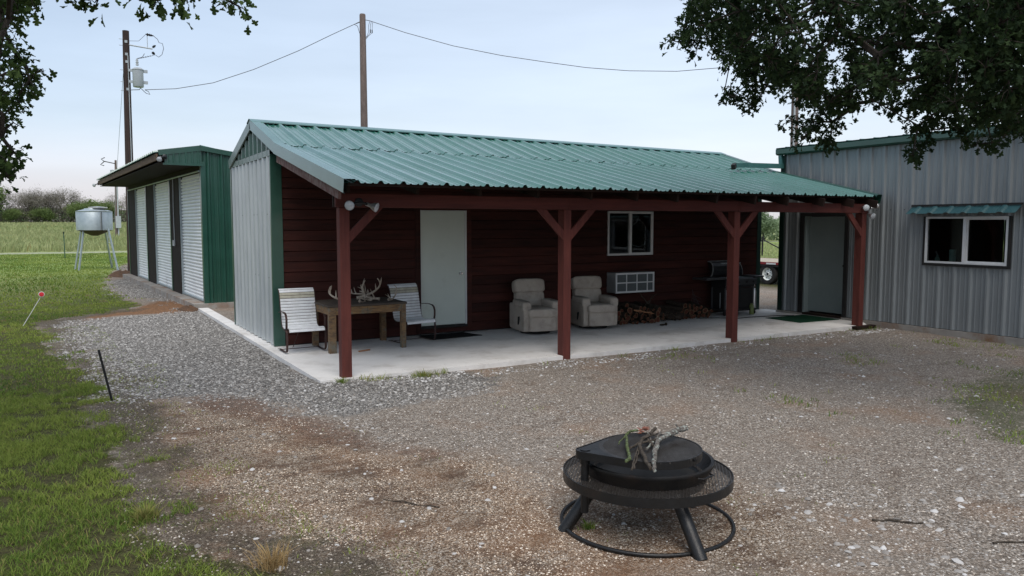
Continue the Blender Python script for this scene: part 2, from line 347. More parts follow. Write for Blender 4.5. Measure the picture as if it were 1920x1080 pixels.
ORANGE=[(-2.73,9.76),(-2.05,10.70),(-1.41,11.42),(-0.80,12.93),(-0.23,13.83),(0.02,11.96),(-0.16,10.42),(-0.70,9.54),(-1.80,9.57),(-2.59,9.02)]
SOIL=[(-2.92,0.81),(-2.55,0.90),(-2.16,0.28),(-2.16,-0.75),(-2.36,-1.70),(-2.57,-1.78),(-2.58,-2.89),(-2.49,-3.79),(-2.56,-4.13),(-2.49,-4.56),(-2.63,-4.19),(-2.64,-3.65),(-2.72,-2.50),(-2.61,-1.85),(-2.62,-1.33),(-2.90,-0.46)]
SOIL2=[(-3.65,9.32),(-2.83,9.48),(-2.85,5.71),(-2.63,2.24),(-2.60,0.87),(-2.88,2.39),(-3.24,4.34),(-3.29,6.25)]
TAN=[(-2.40,0.57),(-1.97,0.00),(-1.27,-0.94),(-0.63,-2.84),(0.08,-3.60),(0.26,-4.22),(-0.15,-5.53),(0.50,-6.70),(0.43,-7.38),(-2.31,-5.79),(-2.60,-4.49),(-2.58,-2.58)]
TAN2=[(0.19,-4.49),(0.73,-4.16),(1.58,-5.29),(1.57,-6.09),(0.60,-6.83),(-0.84,-6.00)]
RED=[(-1.69,0.34),(-1.18,-0.51),(-0.59,-2.74),(-0.09,-3.41),(-0.24,-3.63),(-0.74,-3.03),(-1.41,-1.32),(-1.92,-0.48)]
WEED=[(6.94,-4.10),(7.92,-3.84),(8.79,-3.89),(4.99,-5.84),(4.73,-5.58),(5.34,-4.82),(5.89,-4.38)]
COARSE=[(1.89,-6.03),(3.63,-6.48),(1.63,-7.43),(0.60,-6.83)]
OAK_R=[(4.42,-2.71,4.73,0.20),(4.19,-2.43,4.84,0.20),(7.23,-4.24,3.46,0.20),(4.05,-2.99,3.85,0.20),(3.72,-3.00,4.56,0.20),(7.39,-4.20,3.43,0.20),(5.44,-4.67,4.25,0.20),(4.79,-5.29,3.02,0.20),(5.73,-3.68,3.66,0.20),(3.39,-3.36,3.82,0.20),(6.50,-4.69,3.23,0.20),(5.89,-4.63,3.80,0.20),(4.59,-4.40,3.83,0.20),(4.42,-1.44,5.16,0.20),(4.78,-2.67,3.98,0.20),(3.76,-3.11,4.01,0.20),(5.28,-4.07,4.23,0.20),(6.18,-4.02,4.28,0.20),(4.75,-5.42,4.11,0.20),(5.17,-4.07,4.28,0.20),(3.26,-3.49,3.81,0.20),(7.97,-4.02,3.68,0.20),(6.07,-5.02,3.31,0.20),(7.45,-4.22,3.83,0.20),(4.72,-2.77,4.60,0.20),(4.66,-5.68,3.72,0.20),(5.35,-4.67,3.97,0.20),(3.90,-4.12,4.15,0.20),(4.61,-1.34,4.96,0.20),(4.42,-2.17,4.99,0.20),(7.68,-3.27,4.44,0.20),(5.11,-3.45,4.40,0.20),(4.56,-5.31,3.55,0.20),(3.93,-3.26,4.29,0.20),(5.60,-0.94,5.46,0.20),(4.63,-4.96,3.63,0.20),(7.17,-3.72,3.84,0.20),(6.12,-3.01,3.83,0.20),(7.98,-3.95,5.00,0.20),(4.79,-5.64,3.27,0.20),(7.87,-3.75,4.93,0.20),(4.73,-4.56,4.39,0.20),(6.57,-3.26,4.00,0.20),(4.59,-5.60,3.89,0.20),(7.59,-3.99,5.05,0.20),(6.13,-4.18,3.97,0.20),(4.28,-1.48,5.16,0.20),(5.25,-3.97,4.48,0.20),(4.39,-5.18,3.52,0.20),(4.76,-5.24,3.10,0.20),(6.47,-2.82,4.44,0.20),(4.90,-2.72,4.56,0.20),(5.02,-5.49,4.14,0.20),(6.61,-2.55,4.41,0.20),(7.32,-3.46,5.04,0.20),(5.55,-1.40,4.79,0.20),(4.24,-3.88,3.28,0.20),(5.01,-5.19,4.10,0.20),(5.57,-3.21,4.34,0.20),(4.58,-5.56,3.21,0.20),(4.92,-2.73,3.97,0.20),(4.52,-4.91,3.64,0.20),(7.03,-4.61,3.71,0.20),(7.04,-2.79,4.66,0.20),(5.88,-4.40,3.66,0.20),(3.99,-3.78,3.50,0.20),(5.06,-1.06,5.15,0.20),(4.67,-3.27,3.79,0.20),(5.40,-3.92,4.59,0.20),(6.85,-4.45,4.52,0.20),(3.57,-3.94,4.00,0.20),(7.21,-3.85,3.51,0.20),(6.64,-4.63,4.48,0.20),(6.82,-2.31,4.18,0.20),(6.25,-3.68,3.56,0.20),(7.60,-3.59,4.58,0.20),(6.43,-2.06,4.12,0.20),(5.01,-4.55,4.04,0.20),(6.16,-2.22,4.49,0.20),(3.44,-3.85,3.83,0.20),(5.11,-1.75,4.17,0.20),(7.18,-2.73,4.58,0.20),(4.32,-4.66,4.16,0.20),(5.66,-5.04,3.55,0.20),(3.51,-2.74,4.32,0.20),(7.29,-4.26,3.29,0.20),(3.89,-2.70,4.42,0.20),(7.34,-4.25,4.67,0.20),(7.38,-2.98,4.17,0.20),(3.81,-3.42,3.77,0.20),(3.77,-2.49,4.82,0.20),(5.70,-0.69,5.51,0.20),(6.43,-3.70,3.60,0.20),(7.13,-4.44,3.29,0.20),(6.32,-3.04,3.76,0.20),(4.47,-4.28,3.72,0.20),(4.70,-5.28,3.59,0.20),(5.31,-2.03,4.45,0.20),(5.81,-4.72,4.07,0.20),(6.40,-2.14,5.32,0.20),(5.43,-1.21,5.13,0.20),(6.31,-4.27,4.39,0.20),(4.42,-4.00,3.41,0.20),(7.53,-4.13,4.31,0.20),(4.82,-5.18,3.47,0.20),(4.67,-5.48,3.39,0.20),(6.92,-2.99,4.72,0.20),(7.11,-3.02,4.63,0.20),(6.82,-3.02,4.53,0.20),(7.59,-3.94,3.35,0.20),(6.17,-3.65,3.65,0.20),(5.70,-2.29,5.07,0.20),(5.76,-3.10,3.99,0.20),(3.52,-3.60,4.23,0.20),(7.46,-2.97,5.08,0.20),(4.45,-5.36,3.51,0.20),(6.60,-4.24,3.74,0.20),(5.52,-1.07,4.73,0.20),(5.33,-4.57,3.25,0.20),(3.75,-4.10,3.52,0.20),(5.77,-1.93,3.89,0.20),(4.83,-4.67,3.79,0.20),(7.20,-4.26,4.43,0.20),(6.27,-2.20,4.03,0.20),(3.43,-3.74,3.69,0.20),(6.01,-1.45,4.87,0.20),(3.69,-2.99,4.58,0.20),(7.69,-4.06,3.78,0.20),(4.94,-3.68,4.55,0.20),(5.46,-1.27,4.93,0.20),(5.38,-2.24,4.06,0.20),(7.46,-4.00,4.91,0.20),(3.24,-3.51,4.20,0.20),(6.42,-1.51,4.82,0.20),(7.29,-2.61,4.62,0.20),(5.80,-0.99,5.11,0.20),(8.03,-3.97,3.79,0.20),(7.05,-3.31,3.84,0.20),(3.31,-3.02,4.34,0.20),(5.53,-3.17,3.95,0.20),(6.12,-2.04,3.79,0.20),(4.84,-4.85,4.36,0.20),(4.88,-2.19,4.67,0.20),(4.16,-2.73,3.75,0.20),(6.45,-1.78,3.93,0.20),(5.95,-1.00,4.83,0.20),(3.76,-3.17,4.65,0.20),(7.64,-3.58,3.72,0.20),(4.82,-3.75,4.64,0.20),(4.74,-4.79,3.83,0.20),(4.69,-3.27,4.00,0.20),(3.85,-4.25,4.22,0.20),(5.80,-4.44,3.44,0.20),(4.50,-1.88,4.57,0.20),(7.89,-3.75,4.22,0.20),(5.87,-3.14,4.69,0.20),(6.42,-3.18,3.94,0.20),(4.54,-5.19,4.09,0.20),(4.38,-2.44,4.45,0.20),(5.01,-1.75,4.56,0.20),(5.75,-5.03,4.11,0.20),(5.12,-3.76,3.81,0.20),(6.10,-4.55,4.36,0.20),(6.70,-2.93,5.11,0.20),(7.73,-3.71,5.01,0.20),(6.22,-4.19,3.74,0.20),(4.72,-2.58,4.89,0.20),(6.11,-4.56,4.34,0.20),(5.64,-5.22,3.07,0.20),(5.31,-2.96,4.99,0.20),(4.74,-5.31,3.06,0.20),(5.04,-3.27,4.73,0.20),(7.48,-4.04,4.50,0.20),(5.33,-5.35,3.14,0.20),(4.67,-5.76,4.14,0.20),(4.67,-2.83,3.98,0.20),(5.88,-3.87,3.71,0.20),(4.19,-4.48,3.37,0.20),(4.06,-4.04,4.30,0.20),(5.48,-4.50,4.08,0.20),(3.74,-3.57,3.63,0.20),(7.25,-2.80,5.19,0.20),(4.94,-3.92,3.97,0.20),(5.17,-2.81,3.57,0.20),(5.93,-3.16,4.57,0.20),(4.95,-1.82,4.26,0.20),(5.79,-3.33,3.89,0.20),(7.38,-3.01,3.79,0.20),(4.72,-3.62,4.16,0.20),(4.41,-3.17,4.27,0.20),(4.05,-2.91,3.96,0.20),(4.56,-3.35,3.62,0.20),(5.63,-4.86,3.26,0.20),(4.77,-5.18,4.07,0.20),(4.67,-5.75,4.11,0.20),(6.73,-4.21,4.88,0.20),(4.76,-4.07,4.25,0.20),(5.47,-5.29,3.81,0.20),(4.67,-3.64,3.46,0.20),(2.93,-3.36,4.43,0.20),(7.25,-4.52,4.10,0.20),(3.23,-4.30,3.81,0.20),(3.78,-3.97,3.30,0.20),(4.69,-5.59,3.60,0.20),(3.04,-3.84,4.37,0.20),(4.40,-3.92,3.39,0.20),(4.29,-5.64,3.60,0.20),(5.19,-5.31,3.04,0.20),(4.89,-4.66,3.80,0.20),(4.01,-4.71,3.42,0.20),(3.83,-3.75,4.50,0.20),(4.38,-4.82,4.01,0.20),(4.64,-5.41,3.74,0.20),(4.12,-5.57,3.96,0.20),(4.73,-4.74,3.26,0.20),(3.35,-3.91,4.22,0.20),(5.02,-4.62,3.62,0.20),(5.07,-4.83,3.23,0.20),(4.81,-4.83,3.89,0.20),(4.67,-4.93,3.37,0.20),(3.65,-3.08,4.67,0.20),(3.90,-3.54,4.55,0.20),(4.18,-5.55,3.36,0.20),(4.83,-4.76,3.46,0.20),(3.58,-3.14,4.67,0.20),(3.28,-3.67,4.47,0.20),(4.68,-4.24,3.63,0.20),(3.49,-2.93,4.29,0.20),(4.44,-5.52,3.65,0.20),(4.42,-4.03,3.95,0.20),(4.93,-5.17,3.27,0.20),(4.40,-5.66,4.00,0.20),(3.93,-3.85,3.64,0.20),(3.61,-3.62,4.54,0.20),(5.09,-5.18,3.95,0.20),(4.61,-4.76,3.82,0.20),(4.34,-4.61,4.12,0.20),(2.99,-3.17,4.08,0.20),(4.65,-5.01,4.07,0.20),(4.68,-4.32,4.28,0.20),(4.65,-5.68,3.95,0.20),(4.09,-5.22,3.56,0.20),(3.60,-3.12,4.07,0.20),(4.17,-4.04,4.01,0.20),(4.29,-5.22,3.10,0.20),(5.33,-5.20,3.64,0.20),(3.81,-4.72,3.42,0.20),(3.75,-4.59,4.07,0.20),(4.03,-3.90,4.28,0.20),(3.82,-3.60,4.15,0.20),(3.34,-2.36,4.13,0.12),(3.87,-1.97,4.40,0.14),(3.53,-2.50,4.08,0.14),(4.22,-2.01,4.33,0.16),(3.65,-2.43,4.05,0.10),(4.25,-2.12,4.20,0.11),(3.51,-2.51,4.47,0.16),(3.91,-2.26,4.46,0.16),(3.59,-2.29,4.32,0.12),(4.35,-2.30,4.01,0.14),(4.41,-2.37,4.20,0.14),(4.02,-2.89,3.60,0.16),(3.86,-2.84,3.45,0.12),(4.27,-2.28,3.59,0.08),(4.23,-2.69,3.46,0.12),(4.25,-2.78,3.38,0.07),(4.31,-2.88,3.53,0.16),(4.38,-2.93,3.72,0.16),(4.85,-3.15,3.27,0.12),(4.53,-3.07,3.20,0.08),(4.45,-3.37,2.95,0.12),(4.76,-3.21,3.08,0.14),(5.24,-2.99,3.04,0.16),(5.13,-3.21,3.03,0.14),(4.97,-3.08,3.21,0.14),(5.27,-3.12,3.22,0.10),(4.93,-3.48,3.34,0.14),(4.84,-3.50,3.43,0.12),(5.44,-3.58,3.43,0.12),(4.81,-3.88,3.40,0.14),(5.32,-3.46,3.41,0.10),(5.00,-4.08,3.23,0.10),(5.46,-3.91,3.36,0.14),(5.43,-4.06,3.31,0.12),(5.63,-3.90,3.16,0.07),(5.09,-4.36,3.03,0.06),(5.65,-4.11,3.32,0.10),(5.87,-4.17,3.29,0.12),(5.13,-4.47,3.12,0.10),(5.70,-4.18,3.10,0.10),(5.31,-4.31,2.99,0.10),(5.65,-3.99,2.84,0.14),(5.88,-3.91,2.84,0.08),(5.01,-4.36,2.71,0.07),(5.56,-4.48,3.03,0.12),(5.70,-4.53,2.94,0.10),(6.18,-4.41,2.89,0.09),(6.20,-4.55,2.88,0.08),(5.45,-5.06,2.85,0.09),(5.58,-5.07,2.97,0.12),(5.86,-5.03,3.02,0.12),(5.93,-4.32,3.19,0.12),(6.05,-4.56,3.11,0.12),(5.79,-4.58,3.18,0.15),(5.43,-3.35,3.75,0.18),(5.52,-3.64,3.77,0.18),(4.86,-2.70,3.93,0.18),(4.47,-2.63,3.97,0.18),(4.66,-3.43,3.45,0.14),(8.95,-5.73,4.70,0.38),(4.03,-3.42,9.25,0.38),(3.23,-4.91,5.91,0.38),(5.23,-6.17,5.64,0.38),(2.76,-4.00,5.09,0.38),(8.96,-6.36,7.54,0.38),(5.59,-1.56,8.13,0.38),(8.09,-4.27,7.08,0.38),(5.42,-5.44,6.86,0.38),(5.06,-3.85,5.19,0.38),(8.01,-4.36,5.44,0.38),(7.45,-5.81,7.24,0.38),(5.44,-5.70,3.94,0.38),(4.95,-4.36,5.10,0.38),(5.35,-7.29,5.55,0.38),(8.95,-4.72,5.91,0.38),(6.67,-7.40,5.50,0.38),(6.98,-5.76,5.78,0.38),(8.26,-6.93,3.82,0.38),(9.23,-6.44,7.72,0.38),(4.84,-3.08,9.28,0.38),(5.08,-2.42,8.62,0.38),(4.06,-3.25,6.85,0.38),(6.97,-7.22,7.48,0.38),(5.25,-5.16,7.70,0.38),(5.92,-3.99,7.29,0.38),(6.00,-5.51,5.90,0.38),(4.52,-6.47,5.04,0.38),(8.34,-5.24,7.00,0.38),(3.72,-3.42,5.68,0.38),(7.29,-5.63,3.77,0.38),(7.71,-7.43,5.66,0.38),(3.08,-3.86,8.49,0.38),(7.70,-4.55,8.40,0.38),(6.34,-1.40,5.90,0.38),(8.34,-5.72,3.10,0.38),(6.88,-6.82,7.92,0.38),(6.43,-3.05,7.26,0.38),(4.93,-6.84,6.34,0.38),(4.86,-7.24,6.57,0.38),(5.61,-0.81,6.77,0.38),(5.45,-4.16,5.11,0.38),(5.87,-0.17,12.48,0.38),(8.34,-5.47,4.11,0.38),(6.66,-5.69,8.50,0.38),(8.48,-6.98,5.33,0.38),(4.13,-2.21,7.22,0.38),(6.30,-5.51,3.50,0.38),(7.21,-5.07,6.02,0.38),(5.27,-5.96,5.92,0.38),(7.99,-6.66,6.59,0.38),(4.42,-3.66,6.61,0.38),(5.63,-7.46,3.69,0.38),(4.08,-5.65,6.88,0.38),(8.28,-5.83,4.96,0.38),(2.80,-3.69,5.79,0.38),(4.95,-5.99,6.71,0.38),(7.74,-4.65,8.90,0.38),(5.76,-1.94,9.02,0.38),(6.46,-2.58,8.63,0.38),(8.22,-4.72,4.10,0.38),(6.37,-7.45,7.05,0.38),(7.75,-3.76,8.50,0.38),(4.63,-1.76,7.32,0.38),(8.87,-6.00,6.28,0.38),(3.98,-4.69,6.40,0.38),(5.83,-2.23,7.07,0.38),(4.58,-3.30,6.33,0.38),(8.65,-7.20,5.68,0.38),(6.63,-5.79,5.53,0.38),(7.27,-5.39,7.06,0.38),(6.83,-3.84,5.89,0.38),(4.27,-5.41,7.18,0.38),(7.78,-4.78,8.06,0.38),(4.93,-7.54,5.08,0.38),(4.77,-7.26,6.24,0.38),(5.59,-7.31,6.13,0.38),(3.02,-4.57,6.41,0.38),(8.56,-5.11,5.69,0.38),(8.91,-4.83,7.73,0.38),(9.01,-5.68,5.01,0.38),(5.60,-4.77,6.95,0.38),(7.40,-6.27,3.65,0.38),(8.26,-6.29,4.79,0.38),(4.37,-6.07,5.98,0.38),(5.69,-5.89,7.08,0.38),(4.90,-5.87,6.88,0.38),(5.43,-1.01,8.71,0.38),(3.51,-4.58,6.83,0.38),(4.86,-6.39,3.79,0.38),(4.75,-7.25,6.88,0.38),(3.21,-4.52,6.59,0.38),(9.06,-6.06,7.09,0.38),(6.41,-6.25,5.12,0.38),(8.69,-4.41,6.11,0.38),(7.12,-1.49,10.51,0.38),(6.45,-6.23,4.72,0.38),(7.32,-6.48,6.99,0.38),(3.89,-6.00,6.63,0.38),(5.45,-3.12,6.43,0.38),(6.31,-6.52,7.25,0.38),(6.60,-6.58,4.44,0.38),(8.48,-5.23,4.21,0.38),(4.34,-6.00,7.15,0.38),(6.29,-6.17,4.41,0.38),(6.04,-6.29,6.98,0.38),(4.81,-7.86,5.40,0.38),(6.09,-7.63,6.95,0.38),(8.71,-4.39,7.34,0.38),(8.35,-5.99,3.25,0.38),(8.52,-7.30,4.44,0.38),(8.35,-4.08,5.34,0.38),(7.93,-7.33,3.03,0.38),(5.58,-5.25,6.21,0.38),(8.58,-7.13,4.61,0.38),(6.24,-5.99,7.89,0.38),(6.65,-6.06,6.43,0.38),(8.01,-6.88,5.43,0.38),(6.90,-3.40,7.33,0.38),(4.92,-7.54,4.51,0.38),(7.91,-6.38,8.32,0.38),(6.40,-5.92,5.55,0.38),(5.95,-1.32,7.15,0.38),(4.09,-4.66,6.83,0.38),(4.28,-1.93,6.06,0.38),(5.01,-3.23,5.91,0.38),(5.17,-6.59,6.37,0.38),(8.28,-6.79,4.52,0.38),(5.04,-4.44,5.34,0.38),(3.76,-6.16,5.55,0.38),(8.65,-6.28,5.93,0.38),(8.24,-6.22,7.67,0.38),(5.03,-0.98,5.97,0.38),(5.87,-6.50,6.40,0.38),(6.38,-5.70,3.90,0.38),(7.77,-7.24,3.99,0.38),(5.92,-7.31,5.83,0.38),(8.18,-6.29,4.72,0.38),(4.64,-6.92,5.28,0.38),(6.95,-6.64,3.23,0.38),(5.13,-2.72,8.94,0.38),(3.19,-5.15,5.18,0.38),(7.82,-3.00,7.06,0.38),(6.36,-1.71,10.53,0.38),(7.02,-7.25,5.24,0.38),(6.62,-7.14,5.39,0.38),(4.81,-5.17,7.07,0.38),(5.45,-4.22,8.99,0.38),(5.22,-7.74,5.42,0.38),(7.65,-6.60,6.88,0.38),(5.82,-7.46,6.05,0.38),(6.31,-5.33,8.46,0.38),(7.56,-4.96,6.76,0.38),(8.20,-5.44,5.65,0.38),(3.66,-3.49,8.06,0.38),(4.27,-7.66,3.65,0.38),(5.63,-3.82,8.00,0.38),(8.49,-7.07,7.75,0.38),(6.02,-3.54,6.00,0.38),(4.61,-1.50,6.30,0.38),(5.62,-3.09,9.62,0.38),(4.03,-4.30,7.70,0.38),(5.75,-5.72,5.73,0.38),(4.86,-2.11,9.01,0.38),(7.27,-3.46,9.32,0.38),(8.61,-4.21,8.07,0.38),(6.10,-5.23,8.02,0.38),(4.81,-7.07,6.75,0.38),(5.60,-6.41,5.22,0.38),(5.91,-4.96,8.21,0.38),(6.32,-5.36,8.72,0.38),(5.40,-5.88,4.44,0.38),(8.16,-7.18,4.25,0.38),(7.47,-7.04,5.24,0.38),(9.32,-5.88,7.27,0.38),(7.44,-7.29,5.08,0.38),(7.99,-4.97,6.08,0.38),(6.53,-7.59,5.81,0.38),(4.11,-5.24,7.69,0.38),(6.83,-1.33,6.64,0.38),(3.58,-4.60,6.33,0.38),(5.77,-1.80,7.92,0.38),(4.27,-6.72,6.09,0.38),(4.35,-2.09,7.99,0.38),(4.18,-6.82,5.96,0.38),(8.04,-6.24,8.58,0.38),(4.63,-5.57,6.26,0.38),(7.11,-6.69,5.96,0.38),(4.58,-4.43,7.80,0.38)]
